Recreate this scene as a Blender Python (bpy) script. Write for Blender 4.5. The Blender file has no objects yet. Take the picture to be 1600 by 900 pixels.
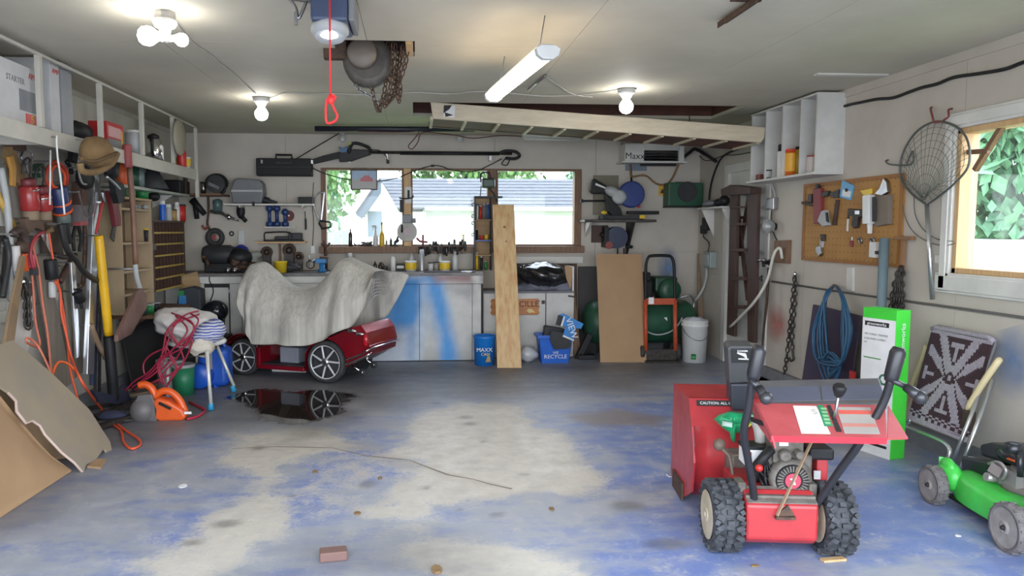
import bpy,math,random
from mathutils import Vector,Matrix,Euler,noise
random.seed(7)
SC=bpy.context.scene
COL=SC.collection
PI=math.pi
V=Vector
# ---------------------------------------------------------------- camera
F_PX,CX,CY,CAM_H=1150.0,730.0,450.0,1.46
YAW,PITCH=math.radians(4),math.radians(4.5)
cd=bpy.data.cameras.new('camera')
cam=bpy.data.objects.new('camera',cd)
COL.objects.link(cam)
cd.sensor_width=36
cd.lens=F_PX*36/1600
cd.shift_x=(800-CX)/1600
cd.clip_start=.02
cam.location=(0,0,CAM_H)
cam.rotation_euler=(PI/2-PITCH,0,-YAW)
SC.camera=cam
# ---------------------------------------------------------------- sky and exposure
W=bpy.data.worlds.new('overcast_sky')
SC.world=W
W.use_nodes=True
wn,wl=W.node_tree.nodes,W.node_tree.links
bg=wn['Background']
tc=wn.new('ShaderNodeTexCoord');sx=wn.new('ShaderNodeSeparateXYZ');rp=wn.new('ShaderNodeValToRGB')
wl.new(tc.outputs['Generated'],sx.inputs[0]);wl.new(sx.outputs['Z'],rp.inputs[0]);wl.new(rp.outputs[0],bg.inputs[0])
rp.color_ramp.elements[0].color=(.86,.92,1,1)
rp.color_ramp.elements[1].color=(.70,.82,1,1)
bg.inputs['Strength'].default_value=6.5
SC.view_settings.view_transform='Standard'
SC.view_settings.look='None'
SC.view_settings.exposure=0.6
SC.view_settings.gamma=1
SC.view_settings.use_curve_mapping=False
# the open garage door behind the photographer and the windows let the sky in: portals only guide the sampling
def portal(loc,rot,sx_,sy_):
 l=bpy.data.lights.new('sky_portal','AREA')
 l.shape='RECTANGLE';l.size=sx_;l.size_y=sy_
 l.cycles.is_portal=True
 o=bpy.data.objects.new('sky_portal',l);COL.objects.link(o)
 o.location=loc;o.rotation_euler=rot
portal((.36,1.0,1.12),(PI/2,0,0),5.2,2.2)
portal((.43,8.9,1.7),(-PI/2,0,0),3.0,.95)
portal((3.6,3.9,1.64),(0,PI/2,0),.95,1.25)
# ---------------------------------------------------------------- pixel rays -> points on known planes of the room
_F=V((math.sin(YAW)*math.cos(PITCH),math.cos(YAW)*math.cos(PITCH),-math.sin(PITCH)))
_R=V((math.cos(YAW),-math.sin(YAW),0))
_U=_R.cross(_F)
def on(px,py,ax,val):
 d=_F+_R*((px-CX)/F_PX)-_U*((py-CY)/F_PX)
 t=(val-(0,0,CAM_H)[ax])/d[ax]
 return V((0,0,CAM_H))+d*t
def Xp(px,py,x):return on(px,py,0,x)
def Yp(px,py,y):return on(px,py,1,y)
def Zp(px,py,z=0.0):return on(px,py,2,z)
def S(y):return y/F_PX
XL,XR,D,H,Y0=-2.72,3.435,8.77,2.575,1.0
# ---------------------------------------------------------------- mesh builder
class B:
 def __init__(s,M=None):s.v=[];s.f=[];s.mi=[];s.sm=[];s.k=0;s.M=M
 def add(s,vs,fs,sm=False):
  n=len(s.v)
  s.v+=[(s.M@V(p))if s.M else V(p)for p in vs]
  s.f+=[[i+n for i in f]for f in fs]
  s.mi+=[s.k]*len(fs);s.sm+=[sm]*len(fs)
  return s
 def bx(s,a,b):
  x0,y0,z0=[min(a[i],b[i])for i in range(3)];x1,y1,z1=[max(a[i],b[i])for i in range(3)]
  return s.add([(x0,y0,z0),(x1,y0,z0),(x1,y1,z0),(x0,y1,z0),(x0,y0,z1),(x1,y0,z1),(x1,y1,z1),(x0,y1,z1)],
[(0,3,2,1),(4,5,6,7),(0,1,5,4),(1,2,6,5),(2,3,7,6),(3,0,4,7)])
 def box(s,c,d,rot=None):
  m=Matrix.Translation(c)
  if rot is not None:m=m@(Euler(rot).to_matrix().to_4x4()if not isinstance(rot,Matrix)else rot.to_4x4())
  h=[x/2 for x in d]
  vs=[m@V((x*h[0],y*h[1],z*h[2]))for x,y,z in
((-1,-1,-1),(1,-1,-1),(1,1,-1),(-1,1,-1),(-1,-1,1),(1,-1,1),(1,1,1),(-1,1,1))]
  return s.add(vs,[(0,3,2,1),(4,5,6,7),(0,1,5,4),(1,2,6,5),(2,3,7,6),(3,0,4,7)])
 def bar(s,p,q,w,t,up=(0,0,1)): # rectangular bar from p to q
  p,q=V(p),V(q);d=q-p;L=d.length;d.normalize()
  a=d.cross(V(up))
  if a.length<1e-4:a=d.cross(V((1,0,0)))
  a.normalize();c=a.cross(d)
  return s.box((p+q)/2,(w,L,t),Matrix((a,d,c)).transposed())
 def lathe(s,prof,base=(0,0,0),axis=(0,0,1),n=16,sm=True,cap=True,ring=False):
  q=V((0,0,1)).rotation_difference(V(axis).normalized()).to_matrix();o=V(base);vs=[];fs=[]
  for r,h in prof:
   for i in range(n):
    a=2*PI*i/n
    vs.append(o+q@V((r*math.cos(a),r*math.sin(a),h)))
  J=len(prof)
  for j in range(J if ring else J-1):
   e=(j+1)%J*n
   for i in range(n):
    k=(i+1)%n
    fs.append((j*n+i,j*n+k,e+k,e+i))
  s.add(vs,fs,sm)
  if cap and not ring:
   m=len(s.v)-len(vs);L=(len(prof)-1)*n+m
   for ring,rv in((m,True),(L,False)):
    f=[ring+i for i in range(n)]
    s.f.append(f[::-1]if rv else f);s.mi.append(s.k);s.sm.append(False)
  return s
 def cyl(s,p,q,r,r2=None,n=14,sm=True):
  p,q=V(p),V(q)
  return s.lathe([(r,0),(r if r2 is None else r2,(q-p).length)],p,q-p,n,sm)
 def tube(s,pts,r,n=6,closed=False):
  pts=[V(p)for p in pts];m=len(pts);rs=r if isinstance(r,(list,tuple))else[r]*m
  up=None;vs=[];fs=[]
  for i in range(m):
   if closed:t=pts[(i+1)%m]-pts[i-1]
   else:t=pts[min(i+1,m-1)]-pts[max(i-1,0)]
   if t.length<1e-9:t=V((0,0,1))
   t.normalize()
   if up is None:
    up=t.orthogonal().normalized()
   else:
    up=up-t*up.dot(t)
    up=t.orthogonal().normalized()if up.length<1e-5 else up.normalized()
   w=t.cross(up)
   for k in range(n):
    a=2*PI*k/n
    vs.append(pts[i]+(up*math.cos(a)+w*math.sin(a))*rs[i])
  for i in range(m if closed else m-1):
   j=(i+1)%m
   for k in range(n):
    l=(k+1)%n
    fs.append((i*n+k,i*n+l,j*n+l,j*n+k))
  if not closed:fs+=[list(range(n))[::-1],[(m-1)*n+k for k in range(n)]]
  return s.add(vs,fs,True)
 def prism(s,poly,o,u,v,t): # 2-D outline in the plane (u, v) from o, extruded by t along u x v
  u,v=V(u),V(v);w=u.cross(v).normalized()*t;o=V(o);n=len(poly)
  a=[o+u*x+v*y for x,y in poly]
  return s.add(a+[p+w for p in a],[list(range(n))[::-1],list(range(n,2*n))]+
[(i,(i+1)%n,n+(i+1)%n,n+i)for i in range(n)])
 def slab(s,pts,t): # planar world outline pushed by vector t
  t=V(t);a=[V(p)for p in pts];n=len(a)
  return s.add(a+[p+t for p in a],[list(range(n))[::-1],list(range(n,2*n))]+
[(i,(i+1)%n,n+(i+1)%n,n+i)for i in range(n)])
 def ball(s,c,r,n=12,m=8,rot=None,fn=None):
  r=(r,r,r)if not isinstance(r,(tuple,list))else r
  q=Euler(rot).to_matrix()if rot else Matrix.Identity(3);c=V(c);vs=[];fs=[]
  for j in range(m+1):
   th=PI*j/m
   for i in range(n):
    a=2*PI*i/n
    p=V((math.sin(th)*math.cos(a),math.sin(th)*math.sin(a),math.cos(th)))
    k=fn(p)if fn else 1
    vs.append(c+q@V((p.x*r[0]*k,p.y*r[1]*k,p.z*r[2]*k)))
  for j in range(m):
   for i in range(n):
    k=(i+1)%n
    fs.append((j*n+i,j*n+n+i,j*n+n+k,j*n+k))
  return s.add(vs,fs,True)
 def torus(s,c,axis,R,r,n=20,m=8):
  q=V((0,0,1)).rotation_difference(V(axis).normalized()).to_matrix();c=V(c)
  return s.tube([c+q@V((R*math.cos(2*PI*i/n),R*math.sin(2*PI*i/n),0))for i in range(n)],r,m,True)
 def grid(s,fn,nu,nv,t=0.0): # surface fn(u, v); thickness t along the normal
  P=[[V(fn(i/nu,j/nv))for j in range(nv+1)]for i in range(nu+1)]
  vs=[p for row in P for p in row];w=nv+1
  fs=[(i*w+j,(i+1)*w+j,(i+1)*w+j+1,i*w+j+1)for i in range(nu)for j in range(nv)]
  if t:
   ns=[]
   for i in range(nu+1):
    for j in range(nv+1):
     a=P[min(i+1,nu)][j]-P[max(i-1,0)][j];b=P[i][min(j+1,nv)]-P[i][max(j-1,0)]
     c=a.cross(b);ns.append(c.normalized()if c.length>1e-12 else V((0,0,1)))
   m=len(vs)
   vs=vs+[p-n_*t for p,n_ in zip(vs,ns)]
   fs=fs+[[m+k for k in f][::-1]for f in fs]
   rim=[(i*w)for i in range(nu+1)]+[nu*w+j for j in range(1,w)]+[(i*w+nv)for i in range(nu-1,-1,-1)]+[j for j in range(nv-1,0,-1)]
   fs+=[(rim[k],rim[(k+1)%len(rim)],m+rim[(k+1)%len(rim)],m+rim[k])for k in range(len(rim))]
  return s.add(vs,fs,True)
OFF={}
def link_mesh(name,b,mats):
 me=bpy.data.meshes.new(name)
 me.from_pydata(b.v,[],b.f)
 for m in(mats if isinstance(mats,(list,tuple))else[mats]):me.materials.append(m)
 me.polygons.foreach_set('material_index',b.mi)
 me.polygons.foreach_set('use_smooth',b.sm)
 me.validate();me.update()
 return me
def bevel(o,w,seg=2):
 if w:
  m=o.modifiers.new('bevel','BEVEL');m.width=w;m.segments=seg;m.limit_method='ANGLE';m.angle_limit=math.radians(40)
def T(name,label,cat,loc=(0,0,0),rot=0,group=None,local=False):
 """an Empty at the thing's base; parts are written in room coordinates unless local"""
 o=bpy.data.objects.new(name,None);COL.objects.link(o)
 o.empty_display_size=.1
 o.location=loc;o.rotation_euler=(0,0,rot)if not isinstance(rot,(tuple,list))else rot
 if label:o['label']=label
 if cat:o['category']=cat
 if group:o['group']=group
 OFF[o.name]=V((0,0,0))if local else V(loc)
 return o
def part(name,b,mats,parent,bev=0,seg=2,label=None):
 off=OFF[parent.name]
 b.v=[p-off for p in b.v]
 me=link_mesh(name,b,mats)
 o=bpy.data.objects.new(name,me);COL.objects.link(o);o.parent=parent
 OFF[o.name]=off
 bevel(o,bev,seg)
 if label:o['label']=label
 return o
def solo(name,b,mats,label,cat,group=None,bev=0,kind=None,seg=2):
 lo=[min(p[i]for p in b.v)for i in range(3)];hi=[max(p[i]for p in b.v)for i in range(3)]
 c=V(((lo[0]+hi[0])/2,(lo[1]+hi[1])/2,lo[2]))
 b.v=[p-c for p in b.v]
 o=bpy.data.objects.new(name,link_mesh(name,b,mats));COL.objects.link(o);o.location=c
 OFF[o.name]=c
 if label:o['label']=label
 if cat:o['category']=cat
 if group:o['group']=group
 if kind:o['kind']=kind
 bevel(o,bev,seg)
 return o
def struct(name,b,mats,bev=0):
 o=solo(name,b,mats,None,None,bev=bev);o['kind']='structure';return o
def lettering(txt,o,u,v,size,m,parent,name='lettering',ext=.0008,align='CENTER'):
 c=bpy.data.curves.new(name,'FONT');c.body=txt;c.size=size;c.extrude=ext
 c.align_x=align;c.align_y='CENTER';c.resolution_u=2
 c.materials.append(m)
 tmp=bpy.data.objects.new('text_tmp',c);me=bpy.data.meshes.new_from_object(tmp);me.name=name
 if not me.materials:me.materials.append(m)
 bpy.data.objects.remove(tmp);bpy.data.curves.remove(c)
 ob=bpy.data.objects.new(name,me);COL.objects.link(ob);ob.parent=parent;OFF[ob.name]=OFF[parent.name];ob['kind']='stuff'
 u,v=V(u).normalized(),V(v).normalized();w=u.cross(v).normalized()
 mt=Matrix((u,v,w)).transposed().to_4x4();mt.translation=V(o)-OFF[parent.name]
 ob.matrix_local=mt
 return ob
def copy_thing(root,delta=(0,0,0),label=None,rot=None,group=None):
 def cp(o,par):
  c=o.copy();COL.objects.link(c)
  if par:c.parent=par
  for ch in kids.get(o.name,()):cp(ch,c)
  return c
 kids={}
 for ch in root.children_recursive:kids.setdefault(ch.parent.name,[]).append(ch)
 r=cp(root,None);r.location=V(root.location)+V(delta)
 if rot is not None:r.rotation_euler=rot
 if label:r['label']=label
 if group:r['group']=group
 return r
# ---------------------------------------------------------------- materials
MC={}
def mat(key,c,rough=.6,metal=0.0,c2=None,sc=6.0,st=(1,1,1),lo=.35,hi=.65,bump=0.0,bsc=None,spec=.5,det=4.0,emit=None,es=0.0,trans=0.0,coat=0.0,rvar=0.0):
 if key in MC:return MC[key]
 m=bpy.data.materials.new(key);MC[key]=m;m.use_nodes=True
 n,l=m.node_tree.nodes,m.node_tree.links;p=n['Principled BSDF']
 p.inputs['Roughness'].default_value=rough;p.inputs['Metallic'].default_value=metal
 p.inputs['Specular IOR Level'].default_value=spec
 if coat:p.inputs['Coat Weight'].default_value=coat;p.inputs['Coat Roughness'].default_value=.08
 if trans:p.inputs['Transmission Weight'].default_value=trans
 if emit:p.inputs['Emission Color'].default_value=(*emit,1);p.inputs['Emission Strength'].default_value=es
 if c2 is None:c2=tuple(x*.86 for x in c)
 t=n.new('ShaderNodeTexCoord');mp=n.new('ShaderNodeMapping');mp.inputs['Scale'].default_value=st
 l.new(t.outputs['Object'],mp.inputs[0])
 nz=n.new('ShaderNodeTexNoise');nz.inputs['Scale'].default_value=sc;nz.inputs['Detail'].default_value=det;nz.inputs['Roughness'].default_value=.6
 l.new(mp.outputs[0],nz.inputs['Vector'])
 r=n.new('ShaderNodeValToRGB');r.color_ramp.elements[0].position=lo;r.color_ramp.elements[1].position=hi
 r.color_ramp.elements[0].color=(*c,1);r.color_ramp.elements[1].color=(*c2,1)
 l.new(nz.outputs[0],r.inputs[0]);l.new(r.outputs[0],p.inputs['Base Color'])
 if rvar:
  mr=n.new('ShaderNodeMapRange');mr.inputs['To Min'].default_value=rough-rvar;mr.inputs['To Max'].default_value=rough+rvar
  l.new(nz.outputs[0],mr.inputs[0]);l.new(mr.outputs[0],p.inputs['Roughness'])
 if bump:
  bz=n.new('ShaderNodeTexNoise');bz.inputs['Scale'].default_value=bsc or sc*6;l.new(mp.outputs[0],bz.inputs['Vector'])
  bp=n.new('ShaderNodeBump');bp.inputs['Strength'].default_value=bump;bp.inputs['Distance'].default_value=.01
  l.new(bz.outputs[0],bp.inputs['Height']);l.new(bp.outputs[0],p.inputs['Normal'])
 return m
def glow(key,c,s):
 if key in MC:return MC[key]
 m=mat(key,(.9,.9,.9),.4,emit=c,es=s);return m
WHITE_WALL=mat('dingy_white_wall_paint',(.52,.475,.41),.7,c2=(.44,.40,.345),sc=1.6,bump=.08,bsc=40)
WHITE_WALL_L=mat('yellowed_wall_paint',(.50,.48,.42),.75,c2=(.38,.36,.32),sc=1.6,bump=.08,bsc=40)
CEIL=mat('aged_ceiling_paint',(.56,.525,.425),.75,c2=(.49,.455,.37),sc=1.2,bump=.05,bsc=30)
WHITE=mat('white_paint',(.62,.61,.57),.5,c2=(.54,.53,.49),sc=5)
PWHITE=mat('white_plastic',(.72,.72,.70),.35)
BLACK=mat('black_plastic',(.010,.010,.011),.5,c2=(.016,.016,.017),spec=.3)
DGREY=mat('dark_grey_plastic',(.026,.027,.030),.55,c2=(.042,.043,.046),spec=.3)
GREY=mat('grey_plastic',(.20,.205,.215),.5)
LGREY=mat('light_grey_plastic',(.42,.43,.43),.5)
STEEL=mat('steel',(.45,.45,.46),.3,1.0,c2=(.30,.30,.31))
CHROME=mat('chrome',(.75,.75,.77),.12,1.0,c2=(.68,.68,.7))
ALU=mat('aluminium',(.62,.63,.65),.32,.9,c2=(.52,.53,.55))
RUST=mat('rusty_steel',(.06,.042,.034),.7,.45,c2=(.125,.07,.045),sc=30)
DSTEEL=mat('dark_oily_steel',(.035,.031,.029),.5,.5,c2=(.08,.068,.06),sc=25)
PINE=mat('pine_wood',(.60,.40,.20),.6,c2=(.45,.27,.12),sc=5,st=(9,9,.6),lo=.3,hi=.75)
BROWNW=mat('brown_stained_wood',(.20,.105,.05),.55,c2=(.12,.06,.03),sc=5,st=(8,8,.7))
REDWOOD=mat('red_brown_board',(.115,.04,.027),.7,c2=(.07,.028,.02),sc=4)
DWOOD=mat('dark_old_wood',(.075,.035,.022),.6,c2=(.04,.02,.014),sc=6,st=(9,9,.8))
PLY=mat('plywood',(.40,.27,.14),.65,c2=(.30,.19,.095),sc=3,st=(1,5,5))
PLYD=mat('dull_plywood',(.27,.19,.115),.7,c2=(.20,.135,.085),sc=4)
CARD=mat('cardboard',(.40,.255,.14),.8,c2=(.36,.225,.12),sc=3)
RED=mat('red_paint',(.50,.03,.035),.35,c2=(.40,.028,.03),sc=12)
RED_P=mat('red_plastic',(.55,.03,.025),.4)
BLUE_P=mat('blue_plastic',(.015,.11,.50),.38,c2=(.02,.13,.55))
GREEN_P=mat('green_plastic',(.02,.22,.06),.4)
YEL_P=mat('yellow_plastic',(.75,.50,.02),.4)
ORANGE=mat('orange_plastic',(.70,.11,.02),.4)
ORCORD=mat('orange_cord',(.75,.10,.035),.5)
RDCORD=mat('red_cord',(.45,.02,.05),.5)
RUBBER=mat('black_rubber',(.022,.022,.024),.7,c2=(.045,.043,.042),sc=20)
BLUEW=mat('blue_paint',(.03,.20,.48),.5)
GREENM=mat('green_machine_paint',(.015,.09,.045),.45,c2=(.02,.055,.035),sc=8)
PAPER=mat('white_paper',(.75,.75,.74),.7)
INK=mat('black_ink',(.015,.015,.015),.6)
GLASSY=mat('clear_plastic',(.80,.82,.82),.12,trans=.85)
def glass_mat():
 m=bpy.data.materials.new('window_glass');m.use_nodes=True
 n,l=m.node_tree.nodes,m.node_tree.links;n.remove(n['Principled BSDF'])
 o=n['Material Output'];tr=n.new('ShaderNodeBsdfTransparent');gl=n.new('ShaderNodeBsdfGlossy');gl.inputs['Roughness'].default_value=.03
 di=n.new('ShaderNodeBsdfDiffuse');di.inputs[0].default_value=(.7,.72,.72,1)
 lw0=n.new('ShaderNodeLayerWeight');lw1=n.new('ShaderNodeMath');lw1.operation='POWER';lw1.inputs[1].default_value=5;l.new(lw0.outputs['Facing'],lw1.inputs[0])
 lw=n.new('ShaderNodeMath');lw.operation='MULTIPLY_ADD';lw.inputs[1].default_value=.9;lw.inputs[2].default_value=.012;l.new(lw1.outputs[0],lw.inputs[0])
 m1=n.new('ShaderNodeMixShader');m2=n.new('ShaderNodeMixShader')
 nz=n.new('ShaderNodeTexNoise');nz.inputs['Scale'].default_value=4
 mr=n.new('ShaderNodeMapRange');mr.inputs['To Min'].default_value=.02;mr.inputs['To Max'].default_value=.055
 l.new(nz.outputs[0],mr.inputs[0])
 l.new(lw.outputs[0],m1.inputs[0]);l.new(tr.outputs[0],m1.inputs[1]);l.new(gl.outputs[0],m1.inputs[2])
 l.new(mr.outputs[0],m2.inputs[0]);l.new(m1.outputs[0],m2.inputs[1]);l.new(di.outputs[0],m2.inputs[2])
 l.new(m2.outputs[0],o.inputs[0]);return m
GLASS=glass_mat()
# ================================================================ THE ROOM
def rect_minus(r,holes):
 out=[r]
 for h in holes:
  nx=[]
  for a0,b0,a1,b1 in out:
   if h[2]<=a0 or h[0]>=a1 or h[3]<=b0 or h[1]>=b1:nx.append((a0,b0,a1,b1));continue
   if h[0]>a0:nx.append((a0,b0,h[0],b1));a0=h[0]
   if h[2]<a1:nx.append((h[2],b0,a1,b1));a1=h[2]
   if h[1]>b0:nx.append((a0,b0,a1,h[1]))
   if h[3]<b1:nx.append((a0,h[3],a1,b1))
  out=nx
 return out
def place(ax,pos,t,r): # rectangle in the plane normal to axis ax -> box corners
 a0,b0,a1,b1=r
 if ax==0:return(pos,a0,b0),(pos+t,a1,b1)
 if ax==1:return(a0,pos,b0),(a1,pos+t,b1)
 return(a0,b0,pos),(a1,b1,pos+t)
def paneled(name,ax,pos,sign,rng,ca,cb,holes,m,pname='wall_panel',t=.012,gap=.004,back=.1):
 b=B()
 for r in rect_minus(rng,holes):b.bx(*place(ax,pos+sign*t,sign*back,r))
 root=struct(name,b,m)
 ca=[rng[0]]+[c for c in ca if rng[0]<c<rng[2]]+[rng[2]];cb=[rng[1]]+[c for c in cb if rng[1]<c<rng[3]]+[rng[3]]
 for i in range(len(ca)-1):
  for j in range(len(cb)-1):
   b=B()
   for r in rect_minus((ca[i]+gap/2,cb[j]+gap/2,ca[i+1]-gap/2,cb[j+1]-gap/2),holes):b.bx(*place(ax,pos,sign*t,r))
   if b.v:part(pname,b,m,root)
 return root
WIN_B=(-1.10,1.20,1.985,2.185)
WIN_R=(3.30,1.185,4.50,2.10)
DOOR_R=(6.98,0,7.98,2.14)
HOIST=(Zp(518,62,H).x,Zp(518,62,H).y,Zp(648,62,H).x,Zp(518,86,H).y)
HATCH=(Zp(645,158,H).x,6.56,2.98,7.34)
W_BACK=paneled('wall_back',1,D,1,(XL-.1,0,XR+.1,H),(-1.5,-.28,.94,2.16),(1.2,),[WIN_B],WHITE_WALL)
W_RIGHT=paneled('wall_right',0,XR,1,(Y0,0,D,H),(2.6,4.45,6.3,8.1),(.955,),[WIN_R,DOOR_R],WHITE_WALL)
paneled('wall_left',0,XL,-1,(Y0,0,D,H),(2.6,5.04,7.48),(.93,),[],WHITE_WALL_L)
paneled('ceiling',2,H,1,(XL-.1,Y0,XR+.1,D+.1),(-1.5,-.28,.94,2.16),(3.35,4.57,5.79,7.01,8.2),[HOIST,HATCH],CEIL,'ceiling_panel',.01,.003,.02)
b=B()
for r in rect_minus((XL-.1,0,XR+.1,3.1),[(-2.2,0,2.95,2.22)]):b.bx(*place(1,Y0-.12,.12,r))
struct('wall_front',b,WHITE)
b=B().bx((XL-.2,Y0-.1,3.05),(XR+.2,D+.2,3.12));b.bx((XL-.2,Y0-.1,H+.03),(XL-.12,D+.2,3.05));b.bx((XR+.12,Y0-.1,H+.03),(XR+.2,D+.2,3.05));b.bx((XL-.2,D+.11,H),(XR+.2,D+.2,3.05))
struct('attic_light_shield',b,REDWOOD)  # closed attic box added to keep sky light out of the ceiling gaps
# joists seen through the two openings of the ceiling
for k,(x0,y0,x1,y1)in enumerate((HOIST,HATCH)):
 b=B();t=.04
 b.bx((x0-t,y0-t,H+.031),(x1+t,y0,H+.19));b.bx((x0-t,y1,H+.031),(x1+t,y1+t,H+.19))
 b.bx((x0-t,y0,H+.031),(x0,y1,H+.19));b.bx((x1,y0,H+.031),(x1+t,y1,H+.19))
 struct('trim_%d'%(k+1),b,REDWOOD)
struct('trim_3',B().bx((HOIST[2]-.055,HOIST[1]+.05,H-.005),(HOIST[2]-.01,HOIST[3]-.01,H+.12)),PINE)
b=B().bx((XR-.012,Y0,H-.06),(XR,D,H));struct('trim_4',b,WHITE_WALL)
b=B().bx((XL,Y0,H-.04),(XL+.012,D,H));struct('trim_5',b,WHITE_WALL_L)
q=Zp(1275,115,H);r=Zp(1440,109,H)
struct('trim_6',B().bx((q.x,q.y-.03,H-.012),(min(r.x,XR-.05),q.y+.03,H)),WHITE)
CURB=mat('grey_concrete_curb',(.22,.22,.23),.85,c2=(.16,.165,.18),sc=6,bump=.3)
b=B().bx((XR-.05,Y0,0),(XR,6.95,.13));struct('baseboard_right',b,CURB)
b=B().bx((XL,Y0,0),(XL+.05,D,.13));struct('baseboard_left',b,CURB)
b=B().bx((XL+.05,D-.02,0),(XR,D,.12));struct('baseboard_back',b,CURB)
# ---- floor: worn blue paint on concrete
def poly_d(p,poly):
 ins=False;best=1e9;n=len(poly);x,y=p
 for i in range(n):
  x0,y0=poly[i];x1,y1=poly[(i+1)%n]
  if(y0>y)!=(y1>y)and x<(x1-x0)*(y-y0)/(y1-y0)+x0:ins=not ins
  dx,dy=x1-x0,y1-y0;t=max(0,min(1,((x-x0)*dx+(y-y0)*dy)/(dx*dx+dy*dy+1e-12)))
  d=(x-x0-t*dx)**2+(y-y0-t*dy)**2
  if d<best:best=d
 return math.sqrt(best)*(1 if ins else-1)
def fpoly(*pp):return[tuple(Zp(x,y).xy)for x,y in pp]
WORN=[fpoly((706,628),(819,633),(836,667),(892,695),(926,740),(931,768),(875,774),(790,785),(706,796),(650,830),(560,808),(594,774),(667,729),(627,706),(627,672),(661,644)),
fpoly((363,678),(515,670),(537,698),(459,717),(442,757),(430,796),(447,836),(391,852),(312,897),(273,900),(329,830),(380,785),(386,751),(341,723),(369,700)),
fpoly((667,858),(734,867),(819,864),(897,875),(920,905),(729,905),(695,880)),fpoly((210,870),(300,850),(330,880),(280,905),(180,905)),fpoly((480,720),(600,712),(580,760),(540,800),(470,800))]
WORNW=[1.0,1.0,1.25,.9,.35]
DIRT=[fpoly((560,850),(680,845),(700,880),(740,905),(430,905),(470,870)),fpoly((0,560),(400,570),(1130,565),(1000,610),(560,640),(300,680),(180,720),(0,820)),fpoly((600,600),(760,590),(900,598),(1020,610),(980,625),(820,612),(660,628))]
DIRTW=[.75,.85,.5]
WET=fpoly((360,620),(430,608),(500,611),(545,617),(556,632),(520,650),(475,666),(440,664),(412,647),(372,636))
WET2=fpoly((370,640),(420,650),(450,690),(500,682),(560,655),(540,620),(460,640))
DEEP=[fpoly((450,720),(520,720),(620,740),(600,765),(520,760),(470,830),(440,800)),fpoly((850,640),(1080,620),(1080,800),(950,760),(900,690)),fpoly((200,850),(330,770),(320,830),(260,870)),fpoly((1000,780),(1600,700),(1600,905),(950,905)),fpoly((60,880),(260,800),(200,905)),fpoly((640,740),(700,745),(690,770),(640,765))]
TAN=[fpoly((890,650),(960,640),(1050,652),(1040,665),(930,664)),fpoly((380,696),(560,690),(700,740),(790,762),(700,750),(560,702),(400,705))]
SPOTS=[(Zp(u,v),Zp(u+r,v).x-Zp(u,v).x,abs(Zp(u,v-q).y-Zp(u,v).y))for u,v,r,q in((728,652,11,3),(736,662,12,3),(776,804,14,4),(574,757,13,6),(301,848,14,4),(404,700,10,3),(721,797,4,2),(722,786,4,2),(664,762,6,3),(355,818,20,5),(682,630,8,2),(980,790,26,7),(1040,850,30,8),(455,775,6,2),(757,690,5,2),(820,742,5,2))]
nx,ny=190,240
fx0,fx1,fy0,fy1=XL-.1,XR+.1,Y0-.12,D+.1
vs,fs,c1,c2=[],[],[],[]
def nz(x,y,s,o=0):return noise.noise((x*s,y*s,o))
sstep=lambda d,w:max(0.,min(1.,.5+d/(2*w)))
for i in range(nx+1):
 for j in range(ny+1):
  x=fx0+(fx1-fx0)*i/nx;y=fy0+(fy1-fy0)*j/ny
  vs.append((x,y,0))
  n1=nz(x,y,1.7)*.18+nz(x,y,5,3)*.08+nz(x,y,14,5)*.05;p=(x+nz(x,y,3,9)*.06,y+nz(x,y,3,11)*.10)
  if y>2.6:
   worn=max(w*sstep(poly_d(p,q)+n1,.10)for q,w in zip(WORN,WORNW))
   dirt=max(w*sstep(poly_d(p,q)+n1,.3)for q,w in zip(DIRT,DIRTW))
   wet=sstep(poly_d(p,WET)+n1*.7+nz(x,y,22,2)*.05,.03);wet2=sstep(poly_d(p,WET2)+n1*.6,.12)
   for c_,rx,ry in SPOTS:
    q_=((x-c_.x)/rx)**2+((y-c_.y)/ry)**2
    if q_<4:wet2=max(wet2,sstep(1.0-q_**.5+n1*2,.4))
   deep=max(sstep(poly_d(p,q)+n1*2,.25)for q in DEEP)
   tan=max(sstep(poly_d(p,q)+n1*.5,.08 if k==0 else .02)*(1,.25)[k]for k,q in enumerate(TAN))
  else:worn=dirt=wet=wet2=tan=0;deep=.3
  c1+=[worn/1.3,wet,dirt,1];c2+=[deep,tan,wet2,1]
w_=ny+1
fs=[(i*w_+j,(i+1)*w_+j,(i+1)*w_+j+1,i*w_+j+1)for i in range(nx)for j in range(ny)]
me=bpy.data.meshes.new('floor');me.from_pydata(vs,[],fs);me.update()
for nm,c in(('fm',c1),('fb',c2)):
 a=me.color_attributes.new(nm,'FLOAT_COLOR','POINT');a.data.foreach_set('color',c)
floor=bpy.data.objects.new('floor',me);COL.objects.link(floor);floor['kind']='structure'
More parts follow.
